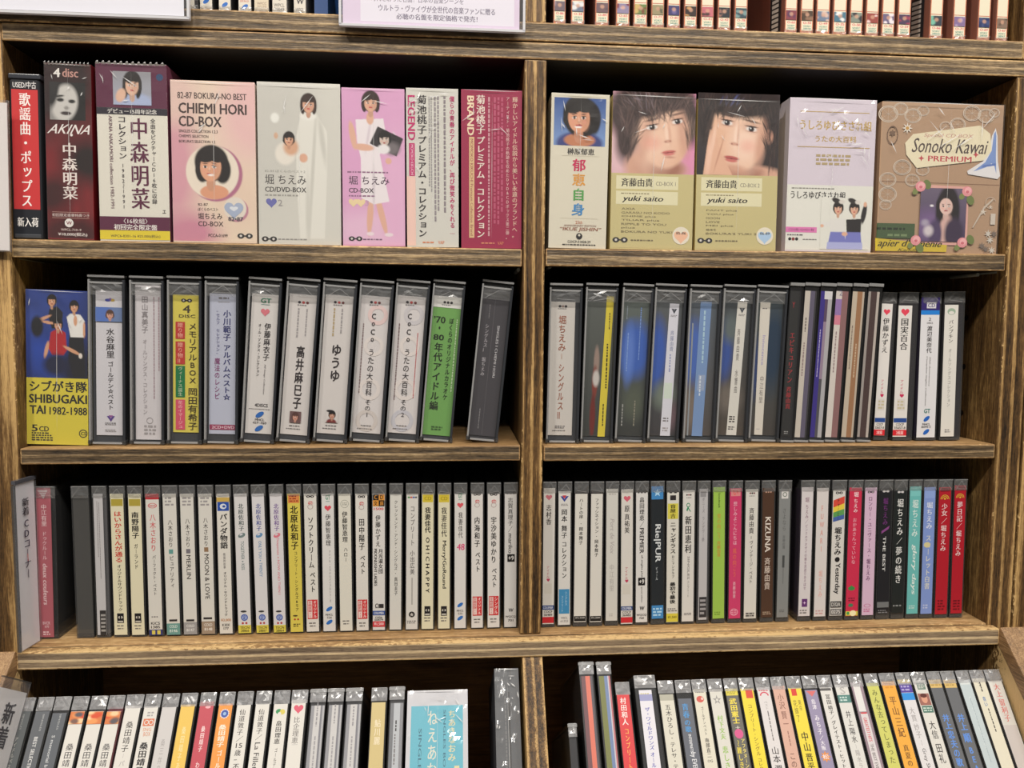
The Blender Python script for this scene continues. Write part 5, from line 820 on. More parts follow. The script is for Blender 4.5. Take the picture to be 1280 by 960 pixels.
L3 += [
 ((290, 311, 297.5, 316), (206, 204, 204), kita((60, 76, 78), (110, 126, 126), '28866', 'TOGETHER ▪ KISS', 420, 562), 'CD with white spine, grey-green name and a yellow foot block', {}),
 ((312.5, 332, 320, 338), (206, 204, 206), kita((56, 68, 140), (96, 136, 176), '28867', 'ONLY YOU ▪ TWENTY', 420, 596), 'CD with white spine, blue name and a yellow foot block', {}),
 ((335, 354.5, 341.5, 359.5), (206, 203, 206), kita((106, 70, 140), (206, 116, 130), '28864', 'Desperate ▪ NOW AND THEN I', 405, 684), 'CD with white spine, violet name, pink sideways title and a yellow foot block', {}),
 ((357, 377, 362.5, 381), (206, 190, 84), [('r', .05, .95, 192, 234, (206, 130, 70)), ('t', .15, .85, 196, 230, 3, (150, 60, 40), 4), ('v', '北原佐和子', .5, 246, 464, .62, (44, 38, 26), 2), ('v', 'コンプリート・シングルズ&モア', .56, 470, 770, .26, (56, 50, 34), 1), ('e', .4, 790, .2, (80, 70, 40), .35), ('e', .36, 808, .08, (170, 60, 50)), ('e', .62, 808, .08, (170, 60, 50)), ('t', .22, .78, 828, 846, 2, (90, 80, 40), 6)], 'CD with all-yellow spine and an orange block on top', {}),
 ((377.5, 398, 383, 400.5), (210, 207, 200), dots(202, .5, 1.4) + DOOD(226) + [('v', 'ソフトクリーム', .5, 300, 556, .48, D, 1), ('v', 'ベスト', .58, 570, 676, .44, D, 1)] + rbox(710) + COD(822), 'CD with red stamp box and long katakana title, right of the all-yellow spine', {}),
 ((400, 419.5, 403.5, 421.5), (208, 206, 204), GT(194) + [('hr', .5, 258, .28, (206, 76, 90)), ('v', '伊藤智恵理', .5, 288, 446, .44, D), ('v', 'アイドル・ミラクルバイブルシリーズ', .6, 466, 724, .18, GY)] + LEAF(756, .3) + [('h', 'MHCL', .2, .8, 780, 790, D, 1), ('h', '526', .3, .7, 794, 804, D)] + LEAF(822, .3), 'CD with red heart and two blue ovals, no pink number, on the lower left shelf', {}),
 ((421, 440.5, 424.5, 442.5), (210, 207, 196), [('ring', .5, 238, .34, (150, 150, 140), .12), ('t', .3, .7, 230, 246, 2, (150, 150, 140), 4), ('v', '伊藤智恵理', .5, 274, 428, .46, (38, 36, 36), 1), ('v', 'ハロー', .54, 450, 524, .34, D)] + COD(812), 'CD with white spine and a faint round grey mark above its black name', {}),
 ((442.5, 461.5, 445, 462.5), (210, 206, 200), dots(203, .5, 1.4) + DOOD(228) + [('v', '田中陽子', .5, 308, 466, .5, (36, 34, 34), 1), ('v', 'ベスト', .56, 488, 586, .42, D, 1)] + rbox(710) + COD(822), 'CD with red stamp box, left of the orange and black checker block', {}),
 ((464, 483.5, 465, 483), (208, 205, 202), [('r', .02, .5, 190, 220, (40, 34, 30)), ('r', .5, .98, 190, 220, (206, 140, 60)), ('r', .02, .5, 220, 250, (206, 140, 60)), ('r', .5, .98, 220, 250, (40, 34, 30)), ('h', 'C', .14, .38, 195, 215, (206, 140, 60), 1), ('h', 'D', .62, .86, 195, 215, (40, 34, 30), 1), ('h', '文', .1, .4, 224, 246, (40, 34, 30), 1), ('h', '庫', .6, .9, 224, 246, (206, 140, 60), 1), ('h', '1500', .1, .9, 256, 268, (206, 60, 60), 1), ('v', '伊藤かずえ', .44, 292, 450, .44, D), ('v', '月光淑女団', .66, 458, 582, .38, D, 1), ('s', 'MOONLIGHT LADIES', .12, .36, 458, 642, D, 1), ('h', 'Ω', .2, .5, 730, 752, D, 1), ('r', .52, .9, 732, 752, D), ('r', 0, 1, 766, 788, (60, 84, 146)), ('h', 'COLUMBIA', .08, .92, 771, 783, (210, 214, 222), 1), ('h', 'CODA', .2, .8, 794, 804, D, 1), ('h', '50879', .14, .86, 806, 815, D), ('r', 0, 1, 818, 846, (196, 60, 66)), ('h', '¥1,500', .1, .9, 824, 840, (230, 206, 206), 1)], 'CD whose spine is topped by an orange and black checker block', {}),
 ((486, 504.5, 486, 503), (204, 202, 196), [('r', 0, 1, 176, 190, (44, 44, 46)), ('v', 'クレッシェンド・アンド・シングルズ', .52, 220, 566, .32, D), ('v', '・', .5, 572, 590, .3, D), ('v', '真田圭子', .54, 598, 690, .32, D)], 'CD with white spine under a black top band, small black writing all the way', {}),
 ((506.5, 525.5, 506.5, 523.5), (206, 203, 198), [('r', .1, .3, 202, 210, (90, 140, 90)), ('r', .32, .5, 202, 210, (190, 90, 80)), ('r', .52, .7, 202, 210, (80, 100, 160)), ('r', .72, .9, 202, 210, (90, 90, 90)), ('v', 'コンプリート', .52, 246, 446, .4, (96, 92, 92)), ('v', '小出広美', .52, 466, 588, .42, (90, 86, 86)), ('r', .46, .56, 602, 736, (160, 156, 152)), ('e', .5, 785, .26, (44, 42, 42)), ('st', .5, 786, .2, (190, 186, 180), 5, .4), ('t', .1, .9, 814, 832, 2, GY, 7)], 'CD with white spine, thin grey title and a black roundel near its foot', {}),
 ((526, 544.5, 526, 543), CRM, [('r', .05, .95, 192, 230, (200, 180, 60)), ('h', 'CD', .2, .8, 202, 220, (160, 140, 40), 1), ('v', '我妻佳代', .5, 254, 382, .52, (36, 34, 34), 2), ('s', 'O H ! C H A P P Y', .34, .66, 402, 678, (40, 38, 38), 2)] + SQ(744) + COD(798), 'CD with cream spine, yellow top block and wide-spaced sideways capitals', {}),
 ((546, 565, 547, 563.5), CRM, [('r', .05, .95, 192, 230, (200, 180, 60)), ('h', 'CD', .2, .8, 202, 220, (160, 140, 40), 1), ('v', '我妻佳代', .5, 254, 402, .5, D, 1), ('s', 'Merry!GoRound', .28, .7, 418, 656, (40, 38, 38), 1)] + SQ(744) + COD(798), 'CD with cream spine, yellow top block and sideways title Merry!GoRound', {}),
 ((566.5, 585, 567.5, 583.5), (208, 205, 202), GT(186) + [('hr', .5, 244, .28, (206, 86, 96)), ('v', '我妻佳代', .52, 278, 408, .42, D), ('h', '48', .18, .88, 434, 466, (206, 76, 120), 1, .05)] + LEAF(738, .3) + [('h', 'MHCL', .2, .8, 762, 772, D, 1), ('h', '525', .3, .7, 776, 786, D)] + LEAF(804, .3), 'CD with white spine and a pink number 48 under its name', {}),
 ((587.5, 606, 588.5, 605), (210, 206, 202), dots(192, .5, 1.4) + DOOD(218) + [('v', '内海和子', .5, 300, 452, .5, (40, 38, 38), 1), ('v', 'ベスト', .56, 472, 576, .42, D, 1)] + rbox(696) + COD(806), 'CD with red stamp box, third from the middle divider on the lower left shelf', {}),
 ((608, 627, 608.5, 626), (210, 206, 202), dots(192, .5, 1.4) + DOOD(218) + [('v', '宇沙美ゆかり', .5, 300, 532, .5, (40, 38, 38), 1), ('v', 'ベスト', .56, 552, 654, .42, D, 1)] + rbox(694, 'シングル', '全曲収録!!') + COD(804), 'CD with red stamp box and six-character name, second from the middle divider', {}),
 ((629.5, 648, 629, 647), (206, 204, 202), [('r', .15, .3, 176, 190, D), ('r', .42, .58, 176, 190, D), ('r', .7, .85, 176, 190, D), ('v', '志賀真理子', .48, 206, 346, .46, D), ('v', '／', .48, 346, 380, .4, D), ('s', 'mariko', .32, .66, 384, 482, D), ('r', .24, .86, 486, 524, (36, 34, 34)), ('h', '+9', .32, .78, 494, 516, (220, 218, 214), 1), ('h', 'W', .34, .76, 756, 774, (40, 38, 40), 2, .05), ('h', 'WQCQ', .08, .96, 792, 804, D, 1), ('h', '701', .3, .76, 810, 822, D, 1)], 'CD with black +9 square near its middle, last before the middle divider', {}),
]
for i, (q, b, it, lb, kw) in enumerate(L3): cd3(q, b, it, lb, 100 + i, G3L, **kw)
RED = (170, 30, 44)
def colum(name, v1): return [('hr', .46, 205, .28, (190, 110, 120)), ('v', name, .46, 240, v1, .48, D, 1), ('v', 'アイドル♥', .44, 542, 620, .26, (180, 70, 96)), ('r', .14, .8, 630, 680, (200, 195, 186)), ('r', 0, 1, 738, 760, (60, 78, 128)), ('h', 'COLUMBIA', .06, .92, 743, 755, (206, 210, 220), 1), ('h', 'COCP', .12, .88, 764, 776, D, 1), ('h', '36484', .12, .88, 780, 791, D, 1), ('r', 0, 1, 796, 826, (192, 44, 52))]
R3 = [
 ((679, 695.5, 676, 694.5), (206, 202, 196), colum('志村香', 342), 'red-footed CD with faded heart, first after the middle divider on the lower shelf', dict(lab=(160, 832))),
 ((697, 715.5, 696, 714.5), (206, 204, 200), [('p', [(.14, 200), (.48, 228), (.84, 200), (.62, 200), (.48, 214), (.34, 200)], (60, 70, 140)), ('p', [(.3, 196), (.48, 212), (.66, 196)], (190, 60, 70)), ('t', .2, .8, 236, 248, 2, GY, 4), ('v', '岡本', .48, 262, 328, .5, (36, 34, 36), 1), ('v', '舞子', .48, 342, 408, .5, (36, 34, 36), 1), ('v', 'コレクション', .48, 420, 606, .44, (36, 34, 36), 1), ('r', .06, .94, 658, 780, (64, 132, 176)), ('v', 'シングルス', .66, 668, 740, .2, (180, 206, 220)), ('v', 'コンプリート', .34, 690, 772, .2, (180, 206, 220)), ('h', 'VICL', .24, .8, 796, 806, GY, 1), ('h', '61323', .2, .84, 812, 822, GY)], 'CD with white spine and a blue block near its foot', dict(lab=(176, 836))),
 ((718, 736.5, 715.5, 734.5), (208, 205, 198), [('r', 0, 1, 176, 188, (44, 40, 42)), ('v', 'ハートの扉', .5, 210, 310, .34, D, 1), ('v', '・', .5, 325, 345, .3, D), ('v', '岡本舞子', .5, 350, 438, .34, D, 1), ('r', .02, .98, 792, 818, (36, 34, 34)), ('h', '¥3,200', .1, .9, 797, 805, (190, 188, 184), 1)], 'CD with black end bands and the shorter of two small black titles', dict(tray=(56, 26, 40), lab=(176, 822))),
 ((738, 755.5, 735.5, 753.5), (208, 205, 198), [('r', 0, 1, 176, 188, (44, 40, 42)), ('v', 'ファッシネイション', .5, 210, 382, .34, D, 1), ('v', '・', .5, 388, 406, .3, D), ('v', '岡本舞子', .5, 412, 498, .34, D, 1), ('r', .02, .98, 792, 818, (36, 34, 34)), ('h', '¥3,200', .1, .9, 797, 805, (190, 188, 184), 1)], 'CD with black end bands and the longer of two small black titles', dict(tray=(56, 26, 40), lab=(176, 822))),
 ((757, 774.5, 755.5, 773.5), (200, 198, 192), [('t', .2, .8, 186, 196, 1, (170, 166, 162), 3), ('s', 'Port de Voix', .34, .7, 310, 486, (166, 160, 158), 0, .03), ('v', '中江有里', .5, 534, 672, .44, (170, 166, 162)), ('t', .3, .7, 778, 796, 2, (170, 166, 162), 4)], 'CD with white spine and pale grey slanted title Port de Voix', dict(lab=(164, 816))),
 ((775.5, 793, 774.5, 792.5), (206, 202, 196), [('hr', .5, 212, .3, (200, 96, 112)), ('v', '原', .5, 244, 280, .46, D, 1), ('v', '真祐美', .5, 286, 384, .46, D, 1), ('v', 'アイドル♥', .46, 548, 626, .26, (180, 70, 96)), ('r', .14, .8, 634, 684, (200, 195, 186)), ('r', 0, 1, 744, 764, (60, 78, 128)), ('h', 'COLUMBIA', .06, .92, 748, 760, (206, 210, 220), 1), ('h', 'COCP', .12, .88, 768, 780, D, 1), ('h', '36482', .12, .88, 783, 794, D, 1), ('r', 0, 1, 798, 826, (192, 44, 52))], 'red-footed CD with red heart, left of the spine reading PREMIER', dict(lab=(166, 832))),
 ((794, 811.5, 793, 811), (208, 206, 204), [('r', .15, .28, 170, 186, D), ('r', .42, .56, 170, 186, D), ('r', .7, .84, 170, 186, D), ('v', '畠田理恵', .5, 204, 322, .44, D, 1), ('v', '／', .5, 322, 356, .4, D), ('s', 'PREMIER', .32, .68, 356, 482, D, 1), ('s', 'all singles plus', .42, .62, 490, 600, D), ('r', .2, .8, 602, 640, (32, 30, 32)), ('h', '+9', .28, .72, 610, 632, (220, 218, 214), 1), ('s', 'special edition', .42, .6, 646, 724, GY), ('h', 'W', .32, .74, 744, 764, (36, 34, 36), 2, .05), ('h', 'WQCQ', .06, .94, 782, 794, D, 1), ('h', '760', .3, .72, 798, 808, D, 1)], 'CD with white spine, PREMIER sideways and a black +9 square halfway down', dict(lab=(182, 824))),
 ((813, 831, 813, 831), (38, 42, 46), [('r', 0, 1, 152, 216, (66, 130, 186)), ('st', .5, 184, .36, (170, 206, 230), 5, .4), ('s', 'Rie|PUR', .18, .78, 338, 526, (206, 210, 212), 1), ('v', 'ピュール', .44, 548, 616, .2, (190, 196, 200)), ('r', 0, 1, 740, 806, (66, 130, 186)), ('t', .12, .88, 750, 796, 3, (170, 206, 230), 4)], 'CD with black spine and bright blue blocks at both ends', dict(lab=(152, 808))),
 ((833, 850.5, 831, 849.5), (208, 205, 196), [('r', .2, .4, 170, 186, D), ('r', .6, .8, 170, 186, D), ('r', .25, .75, 196, 220, D), ('r', .05, .95, 236, 312, (206, 196, 80)), ('v', '音屋', .5, 240, 282, .5, (60, 50, 30), 2), ('v', '吉', .5, 284, 310, .5, (60, 50, 30), 1), ('v', 'ニャンギラス', .52, 326, 484, .5, (38, 36, 36), 2), ('v', 'おニャンクラブ', .54, 490, 606, .26, D), ('v', '最初で最後', .52, 624, 732, .5, (38, 36, 36), 2), ('t', .1, .9, 752, 772, 2, GY, 4), ('r', 0, 1, 780, 822, (206, 192, 70)), ('h', '¥1,500', .12, .88, 792, 806, (80, 70, 30), 1)], 'CD with white spine and yellow blocks at top and foot', dict(lab=(182, 824))),
 ((852.5, 870.5, 850.5, 868.5), (208, 205, 200), [('e', .34, 194, .07, D), ('e', .5, 194, .07, (150, 90, 90)), ('e', .66, 194, .07, D), ('t', .3, .7, 204, 212, 1, GY, 4), ('ring', .46, 244, .16, (40, 130, 90), .35, 1.2), ('p', [(.3, 268), (.42, 250), (.7, 276), (.62, 276), (.46, 262), (.38, 276)], (40, 130, 90)), ('v', '新田恵利', .48, 296, 482, .58, (40, 38, 38), 1), ('s', 'SINGLES', .44, .62, 496, 610, GY), ('v', 'コンプリート', .52, 616, 700, .18, GY), ('t', .2, .8, 776, 790, 2, GY, 5)], 'CD with white spine and a small green ribbon sign on top', dict(lab=(172, 820))),
 ((872, 888.5, 870, 886.5), (180, 178, 180), [('r', .1, .8, 178, 204, (140, 138, 140)), ('v', 'ポニーズ', .5, 206, 282, .34, (116, 112, 116)), ('v', 'ランデヴー祭', .5, 300, 424, .32, (116, 112, 116)), ('r', .1, .98, 698, 800, (52, 50, 52)), ('t', .2, .9, 706, 790, 4, (150, 148, 150), 5)], 'CD with silver grey spine and a dark block at its foot', dict(lab=(164, 812), pad=(.14, .22), tray=(90, 90, 92))),
 ((890.5, 908, 889, 907), (150, 186, 80), [('s', 'Soundtrack', .44, .6, 185, 258, (50, 64, 30), 1), ('v', '雪の向こう', .5, 286, 412, .36, (190, 140, 60)), ('v', '斉藤由貴', .5, 420, 500, .34, (196, 130, 60)), ('t', .15, .85, 770, 790, 2, (110, 140, 50), 4)], 'CD with lime green spine', dict(lab=(156, 806))),
 ((911, 929, 909, 927), (196, 62, 104), [('r', .1, .9, 164, 200, (206, 130, 130)), ('h', 'い', .3, .7, 170, 196, (214, 90, 90), 1), ('v', '悲しみよこんにちは', .48, 226, 442, .36, (226, 176, 190)), ('v', '風の向こう', .46, 456, 600, .34, (216, 110, 80)), ('v', '斉藤由貴', .46, 622, 706, .26, (226, 180, 190)), ('ring', .46, 774, .34, (222, 150, 170), .2, .9), ('t', .2, .74, 762, 788, 3, (222, 150, 170), 5)], 'CD with bright raspberry pink spine next to the lime green one', dict(lab=(162, 806))),
 ((931, 950, 928, 946.5), (208, 205, 198), [('e', .36, 186, .07, (120, 70, 70)), ('e', .52, 186, .07, D), ('e', .68, 186, .07, (120, 70, 70)), ('t', .28, .76, 196, 203, 1, GY, 4), ('v', '斉藤由貴', .5, 256, 386, .44, D), ('r', .47, .52, 396, 410, GY), ('v', 'ヴィンテージ・ベスト', .52, 418, 632, .3, D), ('r', .15, .85, 775, 800, (180, 178, 172)), ('t', .15, .85, 776, 798, 2, D, 5)], 'CD with white spine and thin dark title, left of the dark brown spine', dict(lab=(166, 806))),
 ((952.5, 969.5, 949, 967.5), (76, 54, 42), [('e', .3, 180, .07, (190, 150, 130)), ('e', .5, 180, .07, (190, 150, 130)), ('e', .7, 180, .07, (190, 150, 130)), ('s', 'KIZUNA', .26, .74, 302, 476, (214, 204, 194), 1), ('v', '斉藤由貴', .5, 502, 664, .54, (206, 192, 180)), ('t', .15, .85, 770, 788, 2, (170, 150, 130), 4)], 'CD with dark brown spine reading KIZUNA sideways', dict(lab=(160, 800))),
 ((973, 990.5, 969, 986), (128, 130, 130), [('r', .2, .8, 176, 212, (206, 204, 202)), ('ring', .5, 192, .2, (100, 110, 100), .3), ('v', 'さよなら', .5, 258, 372, .34, (96, 98, 98)), ('v', '斉藤由貴', .5, 392, 460, .26, (100, 102, 102)), ('r', .4, .6, 492, 552, (70, 72, 72)), ('r', .46, .54, 552, 632, (110, 112, 112)), ('t', .25, .75, 760, 776, 2, (96, 98, 98), 4)], 'CD with mid grey spine and a white square on top', dict(lab=(164, 800))),
 ((1001, 1019, 996, 1013.5), (206, 200, 202), [('v', '堀', .5, 204, 232, .36, (130, 90, 110)), ('v', 'ちえみ', .5, 240, 312, .3, (130, 90, 110)), ('v', '／', .5, 312, 336, .3, (130, 90, 110)), ('v', 'ピンクのアオザイの娘を見送りあそばせ', .5, 338, 664, .22, (130, 96, 120)), ('r', .28, .76, 708, 748, (96, 50, 110)), ('st', .52, 728, .16, (226, 200, 226), 4, .3), ('t', .12, .88, 760, 784, 2, GY, 4)], 'CD with white spine and a small violet square with a star near its foot', dict(lab=(156, 794), tray=(60, 34, 66))),
 ((1020, 1038, 1015.5, 1033), (208, 202, 200), [('v', 'FUWARI', .5, 240, 480, .36, (206, 140, 130)), ('v', '堀ちえみ', .5, 566, 702, .36, (214, 160, 150)), ('t', .14, .86, 762, 788, 2, (190, 150, 150), 4)], 'CD with white spine and salmon letters FUWARI stacked upright', dict(lab=(160, 796))),
 ((1040, 1059.5, 1035, 1053.5), (206, 203, 198), dots(184, .5, 1.3) + [('p', [(.05, 220), (.95, 200), (.95, 235), (.05, 255)], (206, 76, 60)), ('p', [(.05, 255), (.95, 235), (.95, 262), (.05, 280)], (222, 196, 70)), ('p', [(.05, 280), (.95, 262), (.95, 290), (.05, 305)], (90, 150, 84)), ('p', [(.05, 305), (.95, 290), (.95, 312), (.05, 326)], (70, 96, 160)), ('v', 'チャーミー', .45, 210, 322, .2, D, 1), ('v', '堀ちえみ', .5, 352, 492, .58, (34, 32, 34), 2), ('e', .5, 512, .2, (34, 32, 34)), ('s', 'Yesterday', .26, .76, 530, 684, (36, 34, 36), 1), ('r', .05, .95, 720, 752, (76, 74, 74)), ('h', 'D32A', .14, .86, 726, 745, (206, 204, 200), 1), ('r', .05, .95, 758, 788, (110, 108, 108)), ('h', '0275', .14, .86, 764, 782, (206, 204, 200), 1)], 'CD with white spine and a rainbow patch on top', dict(lab=(170, 792))),
 ((1060.5, 1080, 1055, 1073.5), (196, 48, 78), [('v', '堀', .56, 178, 206, .4, (232, 206, 210), 1), ('v', 'ちえみ', .54, 212, 282, .36, (232, 206, 210), 1), ('v', 'おかあさんっていいな', .5, 306, 536, .34, (226, 170, 182)), ('e', .42, 656, .28, (60, 136, 70), .6), ('p', [(.16, 660), (.42, 640), (.7, 660)], (60, 136, 70)), ('t', .2, .8, 700, 722, 2, (120, 30, 50), 4), ('e', .4, 740, .2, (70, 120, 90), .7), ('r', 0, 1, 770, 792, (206, 190, 80)), ('e', .6, 780, .26, (236, 226, 180), .9), ('e', .2, 780, .12, (70, 150, 80))], 'CD with carmine pink spine and green leaf marks near its foot', dict(lab=(158, 794))),
 ((1080.5, 1098, 1075, 1093), (206, 176, 200), dots(180, .5, 1.3, (70, 50, 66)) + [('v', 'ロンリー・ユニヴァース', .48, 200, 480, .36, (116, 76, 110), 1), ('v', '・', .46, 484, 504, .36, (116, 76, 110)), ('v', '堀ちえみ', .46, 508, 620, .36, (116, 76, 110), 1), ('ring', .46, 742, .3, (190, 110, 150), .2, .5), ('t', .16, .8, 755, 776, 2, (190, 110, 150), 4)], 'CD with pale lilac spine and mauve writing', dict(lab=(158, 790))),
 ((1099, 1117, 1094, 1112), (34, 34, 38), dots(176, .5, 1.3, (190, 188, 190)) + [('v', '堀ちえみ', .5, 208, 345, .44, (104, 50, 110), 1), ('p', [(.2, 372), (.9, 345), (.8, 362), (.2, 385)], (130, 70, 130)), ('s', 'THE BEST', .36, .6, 398, 572, (206, 206, 206), 1), ('r', 0, 1, 724, 752, (110, 112, 114)), ('t', .1, .9, 762, 782, 2, (120, 120, 124), 4)], 'CD with black spine, purple upper writing and white THE BEST', dict(lab=(160, 770))),
 ((1118, 1135, 1112.5, 1130), (34, 38, 38), dots(180, .5, 1.3, (190, 188, 190)) + [('v', '堀ちえみ', .5, 212, 396, .58, (212, 212, 210), 1), ('v', '／', .5, 404, 440, .5, (206, 206, 204)), ('v', '夢の続き', .48, 448, 634, .58, (212, 212, 210), 1), ('t', .1, .9, 736, 750, 1, (130, 132, 132), 4)], 'CD with black spine and big bold white writing', dict(lab=(160, 780))),
 ((1136.5, 1153.5, 1131, 1148.5), (104, 178, 176), [('r', .06, .94, 156, 200, (120, 190, 188)), ('v', '堀ちえみ', .52, 216, 404, .56, (206, 222, 218), 1), ('s', 'glory days', .3, .76, 436, 692, (212, 226, 222), 1, .04), ('t', .2, .8, 740, 760, 2, (180, 210, 206), 4)], 'CD with turquoise spine and sideways title glory days', dict(lab=(152, 784))),
 ((1154.5, 1171.5, 1148.5, 1166), (124, 146, 204), [('r', .06, .94, 158, 210, (136, 158, 212)), ('v', '堀ちえみ', .52, 228, 364, .56, (214, 218, 230), 1), ('v', 'スカーレット白書', .5, 390, 662, .5, (206, 206, 196), 1), ('e', .4, 440, .3, (206, 196, 150), .8), ('t', .2, .8, 735, 760, 2, (180, 190, 220), 4)], 'CD with periwinkle blue spine', dict(lab=(156, 784))),
 ((1173, 1191, 1166.5, 1185), RED, [('r', .1, .9, 160, 178, (120, 20, 34)), ('ring', .5, 215, .36, (206, 176, 60), .14, 1, 16, 0, 180), ('ring', .5, 215, .24, (206, 176, 60), .2, 1, 16, 0, 180), ('e', .5, 213, .08, (206, 176, 60)), ('v', '少女', .5, 236, 300, .52, (226, 200, 200), 1), ('v', '／', .5, 306, 338, .5, (226, 200, 200)), ('v', '堀ちえみ', .48, 342, 474, .5, (226, 200, 200), 1), ('t', .2, .8, 712, 768, 4, (110, 18, 30), 4)], 'CD with red spine and gold rainbow sign, left one of the red pair', dict(lab=(156, 786))),
 ((1192.5, 1209.5, 1186, 1203.5), RED, [('r', .1, .9, 152, 172, (120, 20, 34)), ('ring', .5, 208, .36, (206, 176, 60), .14, 1, 16, 0, 180), ('ring', .5, 208, .24, (206, 176, 60), .2, 1, 16, 0, 180), ('e', .5, 206, .08, (206, 176, 60)), ('v', '夢日記', .5, 226, 328, .52, (226, 200, 200), 1), ('v', '／', .5, 332, 364, .5, (226, 200, 200)), ('v', '堀ちえみ', .48, 368, 498, .5, (226, 200, 200), 1), ('t', .2, .8, 712, 768, 4, (110, 18, 30), 5)], 'CD with red spine and gold rainbow sign, last in its row by the right wall', dict(lab=(148, 782))),
]
for i, (q, b, it, lb, kw) in enumerate(R3): cd3(q, b, it, lb, 140 + i, G3R, **kw)

# ------------------------------------------------------------------ CDs in the sloping bin
G4L, G4R = 'CDs in the left half of the sloping bin', 'CDs in the right half of the sloping bin'
SB, CB = math.sin(BT), math.cos(BT)
def place_bin(xl, xr, yt, name, label, cat, grp, y0, sc, k=.985):
    e = 0.0
    for _ in range(30):
        y, z = binpt(-e); pt = P((xl + xr) / 2, yt, y); e += (pt[2] - z) / CB * .7
    y, z = binpt(-e); a, b = P(xl, yt, y)[0], P(xr, yt, y)[0]; w = (b - a) * k; h = BH + e; y, z = binpt(BH)
    t = thing(name, label, cat, grp, ((a + b) / 2, y, z + .0003), (-BT, 0, 0)); base = np.array(t.location)
    def vm(v):
        py = y0 + v / sc; lo, hi = h - .3, h + .02
        for _ in range(40):
            m = (lo + hi) / 2; q = proj(base + np.array([0, SB, CB]) * m)[1]
            if q > py: lo = m
            else: hi = m
        return max(lo, .004)
    return t, w, h, vm
def cdb(q, yt, base, items, label, seed, grp, y0, sc, top, pad=(.06, .1), tray=BLACK, amp=.0014):
    t, w, h, vm = place_bin(q[0], q[1], yt, 'compact_disc', label, 'CD', grp, y0, sc)
    jewel(t, w, h, (.006, vm(top)) if base else None, items, base, pad, .135, vm, seed, amp, True, tray, wm=M_WRAPB)
def smb(q, yt, strips, items, label, seed, grp, y0, sc, tray=(60, 60, 62)):
    t, w, h, vm = place_bin(q[0], q[1], yt, 'slim_disc_case', label, 'CD case', grp, y0, sc)
    slim(t, w, h, strips, items, vm, .135, seed, tray); wrapper(t, w, h, seed, .001, mat=M_WRAPB)
WB = (212, 209, 203); LT = (170, 172, 172)
yl = lambda x: 873 - (x - 35) * .0285
A_, B_, C_ = (790, 5.645), (830, 6.4), (790, 4)
def L4(q, base, items, label, zm, top, **k):
    L4.n += 1; cdb(q, yl((q[0] + q[1]) / 2), base, items, label, 200 + L4.n, G4L, zm[0], zm[1], top, **k)
L4.n = 0
GG = (98, 102, 104)
L4((24.5, 46), GG, [('s', 'SINGLES', .5, .62, 580, 690, LT), ('v', 'アイドルベスト', .5, 740, 1010, .26, (196, 196, 190)), ('r', 0, .06, 600, 1400, (196, 184, 110))], 'grey-spined CD in the sloping bin, leaning on the tilted white card', A_, 560)
L4((48.7, 69.5), (92, 95, 100), [('s', 'SINGLES', .56, .68, 580, 700, LT), ('s', 'BEST SELECTION', .36, .62, 740, 1010, (206, 206, 206), 1)], 'grey-spined CD reading BEST SELECTION sideways, second in the sloping bin', A_, 560)
L4((70.2, 91.2), (92, 96, 102), [('s', 'SINGLES', .52, .64, 580, 690, LT), ('s', 'S memorial best', .34, .56, 730, 1010, (200, 202, 204))], 'grey-spined CD touching the first white spine with an orange photo', A_, 572)
KW = [(92.6, 113.2), (115, 136.4), (137.3, 157.9)]
LBL = ['orange-photo CD beside the grey spines, left one of three with white spines', 'orange-photo CD, middle one of three with white spines', 'orange-photo CD with a red edge, right one of three with white spines']
for i, q in enumerate(KW):
    t, w, h, vm = place_bin(q[0], q[1], yl(q[0]), 'compact_disc', LBL[i], 'CD', G4L, *A_)
    jewel(t, w, h, (.006, vm(560)), [('v', '桑田靖子', .5, 786, 1014, .56, (60, 58, 62))], WB, (.06, .1), .135, vm, 210 + i, .0014, True, (150, 40, 56) if i == 2 else BLACK, wm=M_WRAPB)
    pc = Pic(16, 20, (206, 120, 70)); r = random.Random(i)
    for _ in range(6): pc.el(r.random(), r.random(), .3, .2, r.choice([(226, 150, 90), (206, 80, 50), (120, 90, 80), (236, 196, 150), (90, 84, 90)]), .6)
    pc.build(t, -w * .44, w * .4, -.0008, vm(650), vm(562), 'photo_patch')
L4((159, 181.6), WB, [('v', '桑田靖子', .5, 630, 850, .5, D), ('v', '｜', .5, 860, 890, .3, LG), ('v', 'パステル', .5, 905, 1100, .36, LG)], 'white-spined CD with plain black name, right of the red-edged case in the bin', A_, 520)
L4((182.6, 203.4), WB, [('t', .3, .8, 560, 600, 2, LG, 3), ('r', .12, .9, 612, 664, (206, 120, 90)), ('ring', .36, 638, .17, WB, .3), ('ring', .68, 638, .17, WB, .3), ('h', 'SNG', .2, .8, 676, 700, (206, 140, 110)), ('h', 'BOX', .3, .8, 706, 736, (206, 140, 110)), ('v', '桑田靖子', .5, 778, 1006, .6, (46, 44, 46), 2)], 'white-spined CD with an orange block of two rings', A_, 525)
L4((204.8, 226), (196, 193, 192), [('v', '桑三', .5, 755, 870, .3, LG), ('v', '井の', .5, 880, 990, .3, LG)], 'pale grey-spined CD with faint writing, left of the yellow spine', A_, 530)
L4((228, 248.6), (222, 186, 92), [('v', '桑田靖子', .5, 500, 780, .3, (236, 214, 160), 1), ('v', 'あい', .5, 785, 900, .3, (236, 214, 160))], 'CD with mustard yellow spine in the left half of the bin', B_, 325)
L4((251.5, 272), (186, 78, 90), [('e', .6, 345, .2, (226, 170, 176), .5), ('v', '桑田靖子', .5, 495, 705, .3, (236, 214, 214), 1), ('v', 'わたし', .5, 780, 960, .3, (236, 214, 214))], 'CD with rose red spine beside the mustard yellow one', B_, 300)
